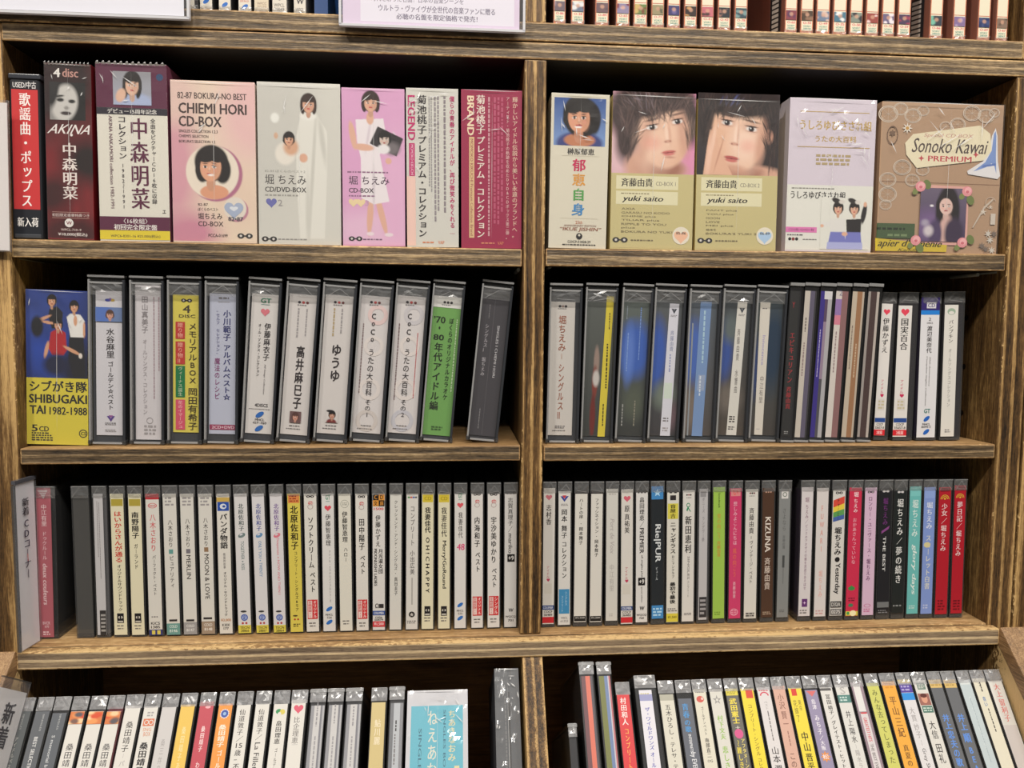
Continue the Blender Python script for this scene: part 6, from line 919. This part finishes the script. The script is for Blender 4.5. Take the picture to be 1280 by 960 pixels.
L4((275.2, 295.4), (226, 148, 72), [('st', .5, 398, .36, (214, 214, 220), 12, .8), ('e', .5, 398, .27, (66, 86, 160)), ('e', .5, 398, .12, (150, 180, 214)), ('v', '桑田靖子', .5, 484, 668, .54, (240, 224, 206), 2), ('v', 'ゴールデン', .54, 690, 940, .4, (240, 226, 210), 1)], 'CD with orange spine and a blue sun mark', B_, 318)
L4((297.7, 318.2), WB, [('v', '仙道敦子', .46, 360, 572, .46, TX), ('v', '／', .5, 575, 625, .5, TX), ('h', '15', .3, .76, 634, 672, TX), ('v', '歳−不', .5, 684, 850, .46, TX)], 'white-spined CD with 15 in its title, right of the orange spine', B_, 328)
L4((320.9, 341.2), WB, [('v', '仙道敦子', .48, 358, 562, .46, TX), ('v', '／', .5, 562, 612, .5, TX), ('s', 'La Fillette', .28, .66, 628, 900, TX)], 'white-spined CD with La Fillette sideways', B_, 318)
L4((343.5, 364), WB, [('e', .4, 380, .22, (60, 140, 90), .8), ('e', .66, 384, .2, (206, 190, 90), .9), ('e', .46, 396, .12, WB, .8), ('v', '畠田理恵', .5, 452, 644, .44, D, 1), ('v', 'ゴールデン☆', .5, 672, 900, .22, D)], 'white-spined CD with green and yellow leaf mark', B_, 320)
L4((365.2, 386.2), WB, [('hr', .52, 358, .34, (206, 90, 110)), ('v', '比企理恵', .48, 420, 640, .46, (110, 106, 106)), ('r', .3, .7, 644, 647, LG)], 'white-spined CD with a pink heart in the sloping bin', B_, 285)
SL = lambda s: [('t', .36, .48, 340, 900, 1, (130, 128, 132), s, True)]
for i, (q, lb) in enumerate((((388.5, 409), 'clear-spined CD with silvery sleeve, right of the pink heart CD in the bin'), ((410.5, 431), 'clear-spined CD with silvery sleeve, middle one of three alike in the bin'), ((433, 454.5), 'clear-spined CD with silvery sleeve, left of the gap before the tan spine'))):
    smb(q, yl(q[0]) - 1, [(.1, .3, .1, 1, (150, 150, 154)), (.3, .68, .1, 1, (206, 204, 202)), (.68, .8, .1, 1, (128, 128, 134)), (.8, .92, .1, 1, (180, 180, 182))], [('t', .4, .56, 350 + 10 * i, 470, 1, (150, 148, 150), i + 2, True), ('t', .4, .56, 520, 700, 1, (160, 158, 160), i + 5, True)], lb, 230 + i, G4L, *C_)
L4((464.5, 485), (196, 178, 126), [('v', '鮎川麗', .5, 436, 566, .46, (226, 214, 186))], 'CD with tan spine and pale writing, after a gap in the bin', C_, 352)
smb((487, 506.5), yl(490) - 1, [(.1, .32, .1, 1, (120, 122, 126)), (.32, .72, .1, 1, (186, 190, 194)), (.72, .92, .1, 1, (140, 140, 144))], [('t', .36, .56, 440, 495, 1, D, 3, True), ('t', .36, .52, 510, 690, 1, GY, 4, True)], 'grey clear-spined CD touching the turquoise box in the bin', 240, G4L, *C_)
t, w, h, vm = place_bin(509, 585, 863, 'disc_box_set', 'turquoise CD box with cream writing in crinkled wrap, in the sloping bin', 'CD box set', G4L, *C_)
TE, CC = (104, 184, 204), (226, 214, 170)
carton(t, w, h, [('r', .07, .92, 368, 1500, TE), ('v', 'ちあきなおみ', .74, 392, 652, .13, CC, 1), ('v', 'ねえあなた', .42, 388, 830, .17, (226, 222, 206)), ('s', 'SINGLES', .2, .25, 480, 720, (60, 110, 130)), ('s', 'SINGLES BOX', .6, .64, 390, 720, (60, 110, 130)), ('t', .78, .86, 660, 720, 1, CC, 4)], (206, 206, 212), vm, .12, [], (196, 196, 204), 241, .0030, 9)
t, w, h, vm = place_bin(617.5, 648, 836, 'disc_box_set', 'tall dark grey box in shiny wrap beside the bin divider', 'CD box set', G4L, *C_)
carton(t, w, h, [('r', .52, .6, 300, 1500, (70, 70, 72)), ('t', .36, .46, 320, 1200, 1, (120, 120, 122), 5, True)], (92, 94, 98), vm, .12, [], (70, 72, 76), 242, .0040, 14)
# right half
yr = lambda x: 853.5 - (x - 776) * .034
D_, E_, F_ = (790, 5.645), (820, 6.4), (790, 5.333)
def R4(q, base, items, label, zm, top, **k):
    R4.n += 1; cdb(q, yr((q[0] + q[1]) / 2), base, items, label, 260 + R4.n, G4R, zm[0], zm[1], top, **k)
R4.n = 0
smb((709.5, 720.5), 905, [(.1, .9, .04, 1, (42, 42, 46))], [], 'thin black case standing lowest, right of the bin divider', 258, G4R, *D_)
smb((722.5, 741.5), 828, [(.15, .42, .08, 1, (120, 84, 88)), (.42, .72, .08, 1, (226, 124, 104)), (.72, .86, .08, 1, (96, 90, 96))], [], 'slim clear case with salmon sleeve edge standing tall in the bin', 259, G4R, *D_)
smb((744.5, 763), 828, [(.15, .5, .08, 1, (126, 130, 76)), (.5, .72, .08, 1, (120, 140, 180)), (.72, .8, .08, 1, (206, 200, 206)), (.8, .9, .08, 1, (190, 110, 116))], [], 'slim clear case with olive green sleeve edge standing tall in the bin', 260, G4R, *D_)
R4((768, 786.5), (206, 66, 70), [('v', '村田和人', .46, 462, 660, .5, (240, 224, 220), 1), ('v', 'コンプリート', .5, 676, 980, .36, (232, 170, 90), 1)], 'CD with scarlet spine and bold white name in the bin', D_, 440)
t, w, h, vm = place_bin(791, 818.5, 845, 'multi_disc_case', 'wide case with white paper spine and blue-violet writing in the bin', 'CD case', G4R, *D_)
jewel(t, w, h, (.006, vm(410)), [('r', 0, 1, 440, 486, (150, 152, 190)), ('t', .1, .8, 430, 442, 1, (190, 180, 110), 3), ('v', 'ザ・ワイルドワンズ', .5, 530, 834, .4, (86, 88, 170), 1), ('v', 'オール', .5, 846, 960, .36, (86, 88, 170), 1)], (216, 214, 222), (.18, .24), .135, vm, 264, .0012, True, (46, 46, 50), wm=M_WRAPB)
R4((820.5, 841), (206, 203, 190), [('r', 0, 1, 440, 484, (170, 168, 154)), ('v', '五木ひろし', .5, 510, 728, .44, D), ('v', '・', .5, 735, 765, .4, D), ('v', 'テレサ・テン', .5, 775, 1010, .42, D)], 'CD with ivory spine, grey band and thin black writing, right of the blue-violet lettered case', D_, 440)
R4((842.5, 862.5), (96, 100, 110), [('v', '青春', .46, 504, 610, .5, (76, 146, 206), 1), ('v', 'の歌', .46, 616, 710, .46, (76, 146, 206), 1), ('s', 'INTERPRETS', .4, .6, 722, 850, (214, 216, 220), 1), ('s', 'by EVER', .3, .74, 850, 980, (214, 216, 220), 1)], 'CD with slate grey spine and bright blue writing', D_, 470)
R4((863, 881.5), (210, 206, 190), [('t', .16, .84, 284, 298, 1, GY, 4), ('e', .46, 346, .3, (196, 90, 80), .8), ('e', .62, 342, .1, (226, 190, 180)), ('v', 'ゴールデンベスト', .5, 406, 636, .24, TX), ('v', '南部直二', .5, 656, 816, .34, TX, 1), ('h', 'OG', .3, .7, 830, 850, TX)], 'CD with ivory spine and a red flower mark', E_, 265)
R4((883, 901.5), (206, 204, 196), [('st', .5, 352, .36, (150, 148, 146), 5, .4), ('e', .5, 352, .1, (206, 204, 196)), ('v', '村下文夫', .5, 474, 672, .46, (140, 180, 80), 1), ('v', '悲しき', .5, 720, 910, .46, (140, 180, 80), 1)], 'CD with white spine, grey flower mark and green writing', E_, 268)
R4((903, 920.5), (104, 102, 96), [('r', 0, 1, 262, 316, (214, 200, 80)), ('t', .1, .9, 270, 308, 3, (150, 140, 70), 4), ('v', '武田憲士', .46, 338, 545, .62, (232, 212, 80), 2), ('v', '＋', .5, 555, 590, .5, (226, 222, 206), 1), ('e', .5, 622, .36, (206, 90, 140)), ('v', 'アフタヌーン', .72, 660, 900, .34, (232, 214, 120), 1), ('v', '〜麗しき', .3, 670, 900, .4, (226, 206, 80), 1)], 'CD with dark grey spine, yellow writing and a magenta dot', E_, 262)
R4((921.5, 940.5), (224, 206, 64), [('r', .36, .9, 268, 338, (206, 80, 60)), ('v', 'コンプリート', .5, 384, 610, .36, (130, 100, 50)), ('v', '・', .5, 615, 640, .36, (130, 100, 50)), ('v', 'シングル', .5, 645, 800, .36, (130, 100, 50)), ('v', 'コレクション', .5, 815, 1020, .34, (130, 100, 50))], 'CD with plain lemon yellow spine and a red patch, right of the magenta dot', E_, 262)
R4((942, 960.5), (210, 206, 206), [('t', .1, .9, 270, 285, 1, (200, 100, 110), 3), ('ring', .5, 318, .36, (200, 80, 96), .3, .8, 16, 0, 180), ('v', 'ベスト', .5, 360, 430, .3, LG), ('t', .3, .6, 440, 700, 1, GY, 5, True), ('v', '山本', .5, 724, 860, .6, D), ('v', '潤子', .5, 870, 1000, .6, D)], 'CD with white spine and a small crimson arch mark', E_, 250)
R4((961.5, 979.5), (206, 166, 150), [('v', '小沢', .5, 300, 430, .5, (130, 90, 80)), ('v', '賢一', .5, 440, 580, .46, (130, 90, 80)), ('t', .4, .6, 600, 720, 1, (150, 110, 100), 5, True), ('v', 'この', .5, 770, 900, .5, (110, 80, 72))], 'CD with pinkish tan spine in the right half of the bin', E_, 240)
R4((980.5, 999.5), (226, 206, 70), [('r', .2, .6, 262, 318, (206, 70, 56)), ('v', '東京', .66, 350, 440, .26, (130, 116, 50)), ('v', '花嫁了', .3, 350, 530, .3, (130, 116, 50)), ('v', '中山', .5, 604, 770, .56, (50, 46, 34), 1), ('v', '晋平', .5, 776, 920, .56, (50, 46, 34), 1)], 'CD with yellow spine and large black characters', E_, 256)
R4((1000.5, 1018.5), (146, 138, 166), [('p', [(.1, 280), (.9, 280), (.5, 325)], (206, 110, 110)), ('v', '島津', .5, 345, 430, .36, (226, 222, 230), 1), ('v', 'みち子', .5, 470, 630, .4, (226, 222, 230), 1), ('v', '／大阪', .5, 636, 756, .36, (226, 222, 230), 1), ('st', .5, 806, .4, (214, 140, 80), 8, .6), ('v', '松', .5, 785, 828, .5, (226, 222, 230))], 'CD with greyish violet spine and an orange star mark', E_, 272)
R4((1019.5, 1037.5), (210, 208, 204), [('r', 0, .9, 258, 278, (90, 88, 88)), ('v', '冨田', .5, 306, 390, .4, D, 1), ('v', '靖子', .5, 395, 468, .4, D, 1), ('v', '／', .5, 470, 510, .4, D), ('v', 'グレイテスト・ヒット', .5, 515, 900, .38, D, 1)], 'CD with white spine under a dark band, black katakana title running out of view', E_, 250)
R4((1039, 1057.5), (208, 207, 203), [('h', 'S', .3, .72, 368, 414, (170, 168, 166), 1), ('r', 0, 1, 420, 472, (84, 128, 122)), ('t', .15, .85, 428, 464, 2, (190, 210, 206), 4), ('v', '井上', .5, 524, 630, .44, TX), ('v', '陽水', .5, 636, 742, .44, TX), ('v', '｜', .5, 748, 780, .3, LG), ('v', '陽水ライ', .5, 785, 960, .36, LG)], 'CD with white spine, large grey letter S and a teal block', F_, 350)
R4((1059, 1076), (146, 128, 138), [('r', .15, .75, 345, 530, (214, 212, 210)), ('p', [(.2, 536), (.8, 536), (.5, 566)], (200, 60, 66)), ('r', .2, .8, 545, 1400, (206, 200, 202)), ('s', 'GREATEST HITS', .34, .62, 570, 730, (196, 70, 80), 1), ('s', 'THE BEST EVER', .34, .6, 745, 930, GY, 1)], 'CD with mauve spine and a white strip reading GREATEST HITS in red', F_, 335)
R4((1078.5, 1095.5), (196, 196, 104), [('v', 'みんな去ってしまった', .5, 382, 880, .5, (110, 112, 60), 1)], 'CD with olive yellow spine in the right half of the bin', F_, 340)
R4((1097, 1116.5), (226, 164, 66), [('t', .2, .8, 340, 380, 2, (206, 140, 50), 5), ('v', '平山', .5, 426, 560, .52, (120, 80, 40), 1), ('v', '三紀', .5, 566, 705, .52, (120, 80, 40), 1), ('v', '真夏の', .5, 750, 900, .42, (110, 76, 40), 1)], 'CD with amber orange spine in the right half of the bin', F_, 330)
R4((1118, 1136), (210, 208, 210), [('r', 0, 1, 318, 342, (206, 186, 100)), ('r', 0, 1, 344, 404, (84, 66, 150)), ('t', .1, .9, 354, 396, 2, (170, 160, 206), 4), ('r', 0, 1, 406, 454, (50, 140, 214)), ('v', '大貫', .46, 500, 600, .44, LG), ('v', '妙子', .46, 610, 710, .44, LG), ('v', '｜', .5, 720, 760, .3, LG), ('s', 'Grey Skies', .3, .66, 775, 960, GY)], 'CD with white spine and violet and sky blue blocks on top', F_, 318)
R4((1136.6, 1154.8), (208, 206, 200), [('r', .2, .86, 340, 384, (110, 130, 120)), ('t', .28, .8, 346, 378, 3, (206, 206, 200), 4), ('r', .05, .95, 410, 488, (150, 100, 90)), ('e', .5, 446, .24, (206, 150, 126), 1.3), ('e', .5, 424, .26, (90, 46, 40), .6), ('r', .1, .95, 492, 538, (80, 116, 104)), ('t', .18, .88, 500, 532, 2, (190, 206, 196), 5), ('v', '大信', .5, 590, 716, .5, TX), ('v', '田礼', .5, 740, 880, .5, TX)], 'CD with white spine and a small portrait between green blocks', F_, 322)
R4((1156, 1173.5), (100, 102, 106), [('r', 0, 1, 318, 372, (206, 176, 110)), ('t', .1, .9, 330, 362, 2, (170, 140, 80), 4), ('v', '井上', .5, 548, 650, .6, (96, 140, 214), 2), ('v', '忠夫の歌', .5, 656, 900, .54, (96, 140, 214), 2)], 'CD with dark spine, gold top and blue writing, beside the one with a small portrait', F_, 318)
R4((1174, 1191.5), (100, 102, 106), [('r', 0, 1, 318, 372, (206, 176, 110)), ('t', .1, .9, 330, 362, 2, (170, 140, 80), 5), ('v', '井上', .5, 545, 660, .6, (96, 140, 214), 2), ('v', '順', .5, 672, 740, .6, (96, 140, 214), 2), ('v', 'BEA', .5, 760, 940, .54, (96, 140, 214), 2)], 'CD with dark spine, gold top and blue writing, beside the pale blue-grey one', F_, 318)
R4((1193, 1209.5), (184, 196, 200), [('r', .1, .9, 318, 350, (206, 212, 212)), ('v', 'ベスト・ヒット', .5, 420, 780, .26, (206, 214, 216)), ('t', .36, .6, 440, 900, 1, (166, 178, 184), 5, True)], 'CD with pale blue-grey spine in the right half of the bin', F_, 318)
R4((1210, 1228), (212, 208, 190), [('t', .3, .6, 330, 410, 1, TX, 3, True), ('v', 'シャー', .46, 322, 400, .26, TX), ('v', '青い', .46, 430, 500, .28, (60, 110, 170), 1), ('t', .32, .6, 510, 690, 1, TX, 4, True)], 'cream CD with tiny dark and blue writing, second from the right bin wall', F_, 310)
R4((1228.5, 1248.5), (210, 208, 203), [('v', '大上', .5, 344, 436, .44, (206, 110, 106), 1), ('v', '留利子', .5, 444, 600, .44, (206, 110, 106), 1), ('r', 0, .94, 620, 1400, (200, 194, 192))], 'CD with white spine and coral red writing at the right wall of the bin', F_, 325)

# ------------------------------------------------------------------ the row above
G0L, G0R = 'CDs on the upper left shelf', 'orange-footed CDs on the upper right shelf'
def top_case(q, zt, base, items, label, grp, seed, side, z_, sc, y=.006, hh=.125, band=None):
    a, b = P(q[0], 30, y)[0], P(q[1], 30, y)[0]; w = (b - a) * .985
    t = thing('compact_disc', label, 'CD', grp, ((a + b) / 2, y, TZ1 + .0003)); base3 = np.array(t.location)
    y1, y0 = proj(base3)[1], proj(base3 + np.array([0, 0, .02]))[1]
    vm = lambda v: max(.001, .02 * (y1 - v / sc) / (y1 - y0))
    mb = MB(); mb.box(-w / 2 + .0008, w / 2 - .0008, .0010, .13, .0010, hh - .004, ink(side, .3)); mb.build('tray', t)
    mb = MB(); mb.box(-w / 2, w / 2, 0, .131, 0, hh, M_SHELL); mb.build('case_shell', t, .0004)
    if base:
        mb = MB(); f = Face(mb, -w / 2 + .05 * w, w / 2 - .06 * w, -.0004, vm)
        mb.add([(f.x0, -.0004, .0008), (f.x1, -.0004, .0008), (f.x1, -.0004, hh - .006), (f.x0, -.0004, hh - .006)], [(0, 1, 2, 3)], ink(base)); f.run(items); mb.build('spine_label', t)
    if band:
        mb = MB(); xx = -w / 2 - .0003
        for k in range(9): z = .004 + k * .0042; mb.add([(xx, .012, z), (xx, .026, z + .003), (xx, .026, z + .0058), (xx, .012, z + .0028)], [(0, 1, 2, 3)], ink((206, 200, 190)))
        mb.add([(xx + .0001, .008, .001), (xx + .0001, .03, .001), (xx + .0001, .03, .045), (xx + .0001, .008, .045)], [(0, 1, 2, 3)], ink((44, 42, 44))); mb.build('side_sticker', t)
    wrapper(t, w, h=.005, seed=seed, amp=.001, z0=0.0)
    return t, w, vm
WP = (214, 208, 196)
def blue_oval(v): return [('e', .5, v, .3, (56, 110, 190), .55, 38)]
for i, (q, it, lb) in enumerate((
    ((238, 249), [('r', .55, 1, 0, 80, (60, 58, 60))], 'white CD peeking out beside the left hanging sign'),
    ((250, 267), blue_oval(10) + [('r', .1, .95, 66, 70, (190, 160, 130))], 'white CD with blue oval, first of three such feet'),
    ((273.5, 290), blue_oval(38), 'white CD with blue oval, second of three such feet'),
    ((298, 315.5), [('h', '30363', .1, .8, 2, 18, (190, 90, 70))] + blue_oval(54), 'white CD with blue oval, third of three such feet'))):
    top_case(q, 0, WP, it, lb, G0L, 300 + i, (40, 40, 42), 0, 6.095)
top_case((317.5, 337.5), 0, (212, 200, 176), [('h', 'WPCC', .18, .86, 18, 38, (140, 120, 110)), ('h', '37170', .2, .84, 44, 60, (150, 130, 116)), ('r', .05, .95, 84, 90, (150, 130, 110))], 'cream CD with foot code 37170', G0L, 304, (60, 54, 50), 0, 6.095)
top_case((340, 360), 0, WP, [('p', [(.35, -2), (.5, 5), (.65, -2)], D), ('h', 'WPCL', .1, .85, 28, 54, (96, 92, 92)), ('h', '20043', .12, .82, 60, 82, (96, 92, 92))], 'white CD with foot code ending in 43', G0L, 305, (200, 196, 190), 0, 6.095)
t, w, vm = top_case((367, 383.5), 0, WP, [('h', 'W', .2, .84, -10, 34, (66, 64, 66), 2, .05), ('h', 'WPCL', .12, .86, 62, 86, (96, 92, 92)), ('h', '20042', .14, .84, 92, 112, (96, 92, 92))], 'white CD with foot code ending in 42, beside the blue box', G0L, 306, (196, 190, 180), 0, 6.095)
a, b = P(393, 20, .006)[0], P(410, 20, .006)[0]
t = thing('disc_box_set', 'plain deep blue box on the upper shelf behind the hanging sign', 'CD box set', None, ((a + b) / 2, .006, TZ1 + .0003)); w = b - a
mb = MB(); mb.box(-w / 2, w / 2, 0, .12, 0, .14, ink((34, 76, 136))); mb.build('carton', t, .0006)
film(t, w, .14, 307, .0006, None, 2)
PK, TQ, OR_ = (206, 60, 84), (70, 140, 130), (206, 136, 92)
PXR = [((691, 707.5), 0), ((713, 731), 0), ((743, 761.5), 0), ((769, 787.5), 0), ((791, 809.5), 0), ((813, 830.5), 0), ((833, 850.5), 0), ((854, 871.5), 0), ((875, 892.5), 0), ((896, 913.5), 0), ((917, 934.5), 0),
       ((980, 996.5), 1), ((999.5, 1017), 0), ((1019, 1037.5), 0), ((1040, 1058.5), 0), ((1061, 1078.5), 0), ((1081, 1098.5), 0), ((1101, 1118.5), 0), ((1121, 1138.5), 0), ((1161, 1178.5), 1), ((1190, 1207.5), 0), ((1221, 1238), 0), ((1244, 1260), 0)]
CODES = ['86', '38', '84', '65', '47', '77', '81', '58', '41', '42', '78', '60', '30', '49', '35', '50', '57', '76', '59', '66', '71', '69', '67']
MO = ['of the eleven', 'of the eleven']
ordn = ['first', 'second', 'third', 'fourth', 'fifth', 'sixth', 'seventh', 'eighth', 'ninth', 'tenth', 'eleventh']
PHOTO = ['mauve', 'blue and white', 'brown and mauve', 'violet', 'green and brown', 'sandy', 'deep blue', 'dark patterned', 'rose', 'black', 'dark teal', 'dim rose', 'dark brown', 'grey-blue', 'white and blue', 'grey', 'brick red', 'violet and white', 'dark rose', 'teal and dark', 'lilac', 'navy', 'sepia']
COLS = [[(110, 96, 106), (150, 130, 140)], [(110, 120, 140), (220, 220, 220), (120, 70, 70)], [(110, 90, 96), (90, 76, 84)], [(140, 130, 160), (190, 170, 190), (120, 60, 80)], [(110, 130, 80), (196, 170, 110), (120, 80, 60)], [(150, 140, 110), (90, 90, 70)], [(70, 66, 110), (110, 100, 150)], [(60, 50, 50), (196, 150, 100)], [(190, 110, 120), (80, 60, 60), (226, 200, 180)], [(50, 54, 60), (150, 110, 100)], [(60, 80, 90), (120, 150, 150)],
        [(130, 70, 80), (90, 60, 90)], [(80, 66, 56), (140, 110, 90)], [(110, 126, 150), (206, 180, 170)], [(80, 120, 140), (230, 230, 230)], [(130, 140, 130), (60, 60, 66)], [(150, 76, 70), (226, 200, 196)], [(110, 100, 130), (230, 220, 226)], [(80, 66, 90), (150, 70, 90)], [(60, 66, 76), (120, 180, 160)], [(130, 110, 150), (180, 160, 190)], [(50, 60, 100), (70, 80, 120)], [(130, 110, 96), (96, 80, 70)]]
for i, (q, st) in enumerate(PXR):
    yb = proj((P((q[0] + q[1]) / 2, 30, .006)[0], .006, TZ1 + .0003))[1]; f0 = lambda d: (yb - d) * 10
    lb = 'orange-footed CD with %s photo, %s' % (PHOTO[i], (ordn[i] + ' of eleven beside the upper divider') if i < 11 else (ordn[i - 11] + ' of eight after the gap') if i < 19 else (ordn[i - 19] + ' of four spaced ones before the wall'))
    dark = i in (0, 2, 4)
    t, w, vm = top_case(q, 0, (206, 128, 96), [('r', .07, .93, f0(90), f0(6.2), (224, 216, 192)), ('h', 'O-' + CODES[i], .2, .86, f0(17.6), f0(14.6), PK, 1), ('h', 'VDRY', .2, .84, f0(13), f0(10.8), TQ, 1), ('h', '280' + CODES[i], .2, .84, f0(10), f0(7.8), TQ, 1), ('r', .04, .96, f0(33.4), f0(32.6), (190, 96, 80))], lb, G0R, 320 + i, (214, 130, 100), 0, 10.0, band=(i in (11, 19)))
    pc = Pic(14, 14, COLS[i][0]); r = random.Random(i + 5)
    for _ in range(7): pc.el(r.random(), r.random(), r.uniform(.1, .3), r.uniform(.1, .3), r.choice(COLS[i]), .6)
    pc.el(.5, .4, .18, .2, (206, 160, 136), .5, 0, .7); pc.build(t, -w * .4, w * .4, -.0008, vm(f0(19)), vm(f0(31)), 'photo_patch')

# ------------------------------------------------------------------ signs and divider cards
def sign(x0, x1, yb, Y, hgt, items, label, paper):
    a, b = P(x0, yb, Y), P(x1, yb, Y); w = b[0] - a[0]; z = (a[2] + b[2]) / 2
    t = thing('sign_sleeve', label, 'sign', 'signs hung before the upper shelf', ((a[0] + b[0]) / 2, Y, z))
    base3 = np.array(t.location); y1, y0 = proj(base3)[1], proj(base3 + np.array([0, 0, .02]))[1]
    mb = MB(); mb.box(-w / 2, w / 2, -.0022, 0, 0, hgt, M_SLEEVE); mb.box(-w / 2 - .0006, w / 2 + .0006, -.0030, .0006, -.0008, .0012, M_ACRYL); mb.box(-w / 2 - .0008, -w / 2 + .0012, -.0030, .0006, 0, hgt, M_ACRYL); mb.box(w / 2 - .0012, w / 2 + .0008, -.0030, .0006, 0, hgt, M_ACRYL); mb.build('clear_sleeve', t)
    mb = MB(); f = Face(mb, -w / 2 + .002, w / 2 - .004, -.0010, lambda v: .02 * (y1 - v) / (y1 - y0)); p0 = .0022
    mb.add([(f.x0, -.0010, p0), (f.x1, -.0010, p0), (f.x1, -.0010, hgt - .003), (f.x0, -.0010, hgt - .003)], [(0, 1, 2, 3)], ink(paper)); f.run(items); mb.build('paper_sign', t)
sign(-60, 237, 19, -.0075, .10, [], 'blank white paper in a clear sleeve at the top left corner', (232, 232, 240))
IN = (120, 112, 132)
sign(425.5, 655, 36.5, -.0075, .10, [('r', 0, 1, -60, 34, (222, 206, 226)), ('r', .1, .97, -60, 30, (232, 228, 238)), ('h', '時代を彩った名曲！日本の音楽シーンを', .16, .68, -3, 5, IN, 0), ('h', 'ウルトラ・ヴァイヴが全世代の音楽ファンに贈る', .2, .86, 8.5, 17, IN, 1), ('h', '必聴の名盤を限定価格で発売！', .3, .76, 19, 26.5, IN, 1)], 'lilac-edged white paper sign with Japanese lines, in a clear sleeve beside the upper divider', (214, 196, 216))
# card on the left post
a, b = P(-26, 312, -.006), P(12, 312, -.006)
t = thing('divider_card', 'blank white card at the left edge before the top row of box sets', 'divider card', None, (a[0], -.006, a[2])); t.rotation_euler = (0, R(1.2), R(0)); w = b[0] - a[0]
mb = MB(); mb.box(0, w, 0, .0006, 0, .118, ink((226, 220, 216))); mb.build('card', t)
mb = MB(); mb.box(-.001, w + .0012, -.0006, .0012, -.0012, .120, M_SLEEVE); mb.build('clear_sleeve', t)
mb = MB(); f = Face(mb, 0, w, -.0008, lambda v: .118 * (1 - v)); f.run([('t', .55, .7, .32, .5, 1, (120, 60, 80), 3, True), ('t', .52, .66, .6, .9, 1, (120, 60, 80), 4, True)]); mb.build('lettering', t)
# new arrivals card, turned towards the aisle
t = thing('divider_card', 'white divider card with vertical black writing, standing left of the dusty rose CD', 'divider card', None, (-.3634, -.0128, Z3T + .0008))
w = .0235; t.rotation_euler = (0, 0, R(82.5))
hc = .142
mb = MB(); mb.box(0, w, 0, .0012, 0, hc, ink((247, 246, 250))); mb.build('card', t)
mb = MB(); mb.box(-.001, w + .001, -.0012, -.0002, 0, hc + .002, M_SLEEVE); mb.box(-.0012, w + .001, -.0018, .0016, hc + .0005, hc + .0035, ink((80, 80, 86), .2)); mb.box(-.0018, -.0006, -.0016, .0016, 0, hc, M_LID); mb.build('clear_sleeve', t)
mb = MB(); f = Face(mb, 0, w, -.0014, lambda v: hc * (1 - v)); f.run([('v', '新着', .46, .09, .2, .36, (40, 34, 44), 1), ('v', 'CDコーナー', .46, .215, .58, .34, (40, 30, 60), 1), ('v', 'ー', .46, .425, .48, .34, (190, 60, 60), 1)]); mb.build('lettering', t)
# tilted card in the bin
cw = .034; y_, z_ = binpt(BH, -.0365)
t = thing('divider_card', 'tilted white card in a clear sleeve at the left end of the sloping bin', 'divider card', None, (-.3652, y_, z_ + .0006))
t.matrix_world = Matrix.Translation(t.location) @ Matrix.Rotation(-BT, 4, 'X') @ Matrix.Rotation(R(81), 4, 'Z')
mb = MB(); mb.box(0, cw, 0, .0008, 0, BH + .003, ink((240, 239, 238))); mb.build('card', t)
mb = MB(); mb.box(-.0006, cw + .0006, -.0010, -.0003, 0, BH + .011, M_SLEEVE); mb.box(-.0006, cw + .0006, -.0010, .0010, BH + .0108, BH + .0116, M_LID); mb.build('clear_sleeve', t)
mb = MB(); f = Face(mb, 0, cw, -.0004, lambda v: (BH + .003) * (1 - v)); f.run([('v', '新着', .55, .07, .34, .4, (40, 36, 44), 2), ('v', 'CDコーナー', .55, .36, .98, .36, (40, 36, 44), 1)]); mb.build('lettering', t)
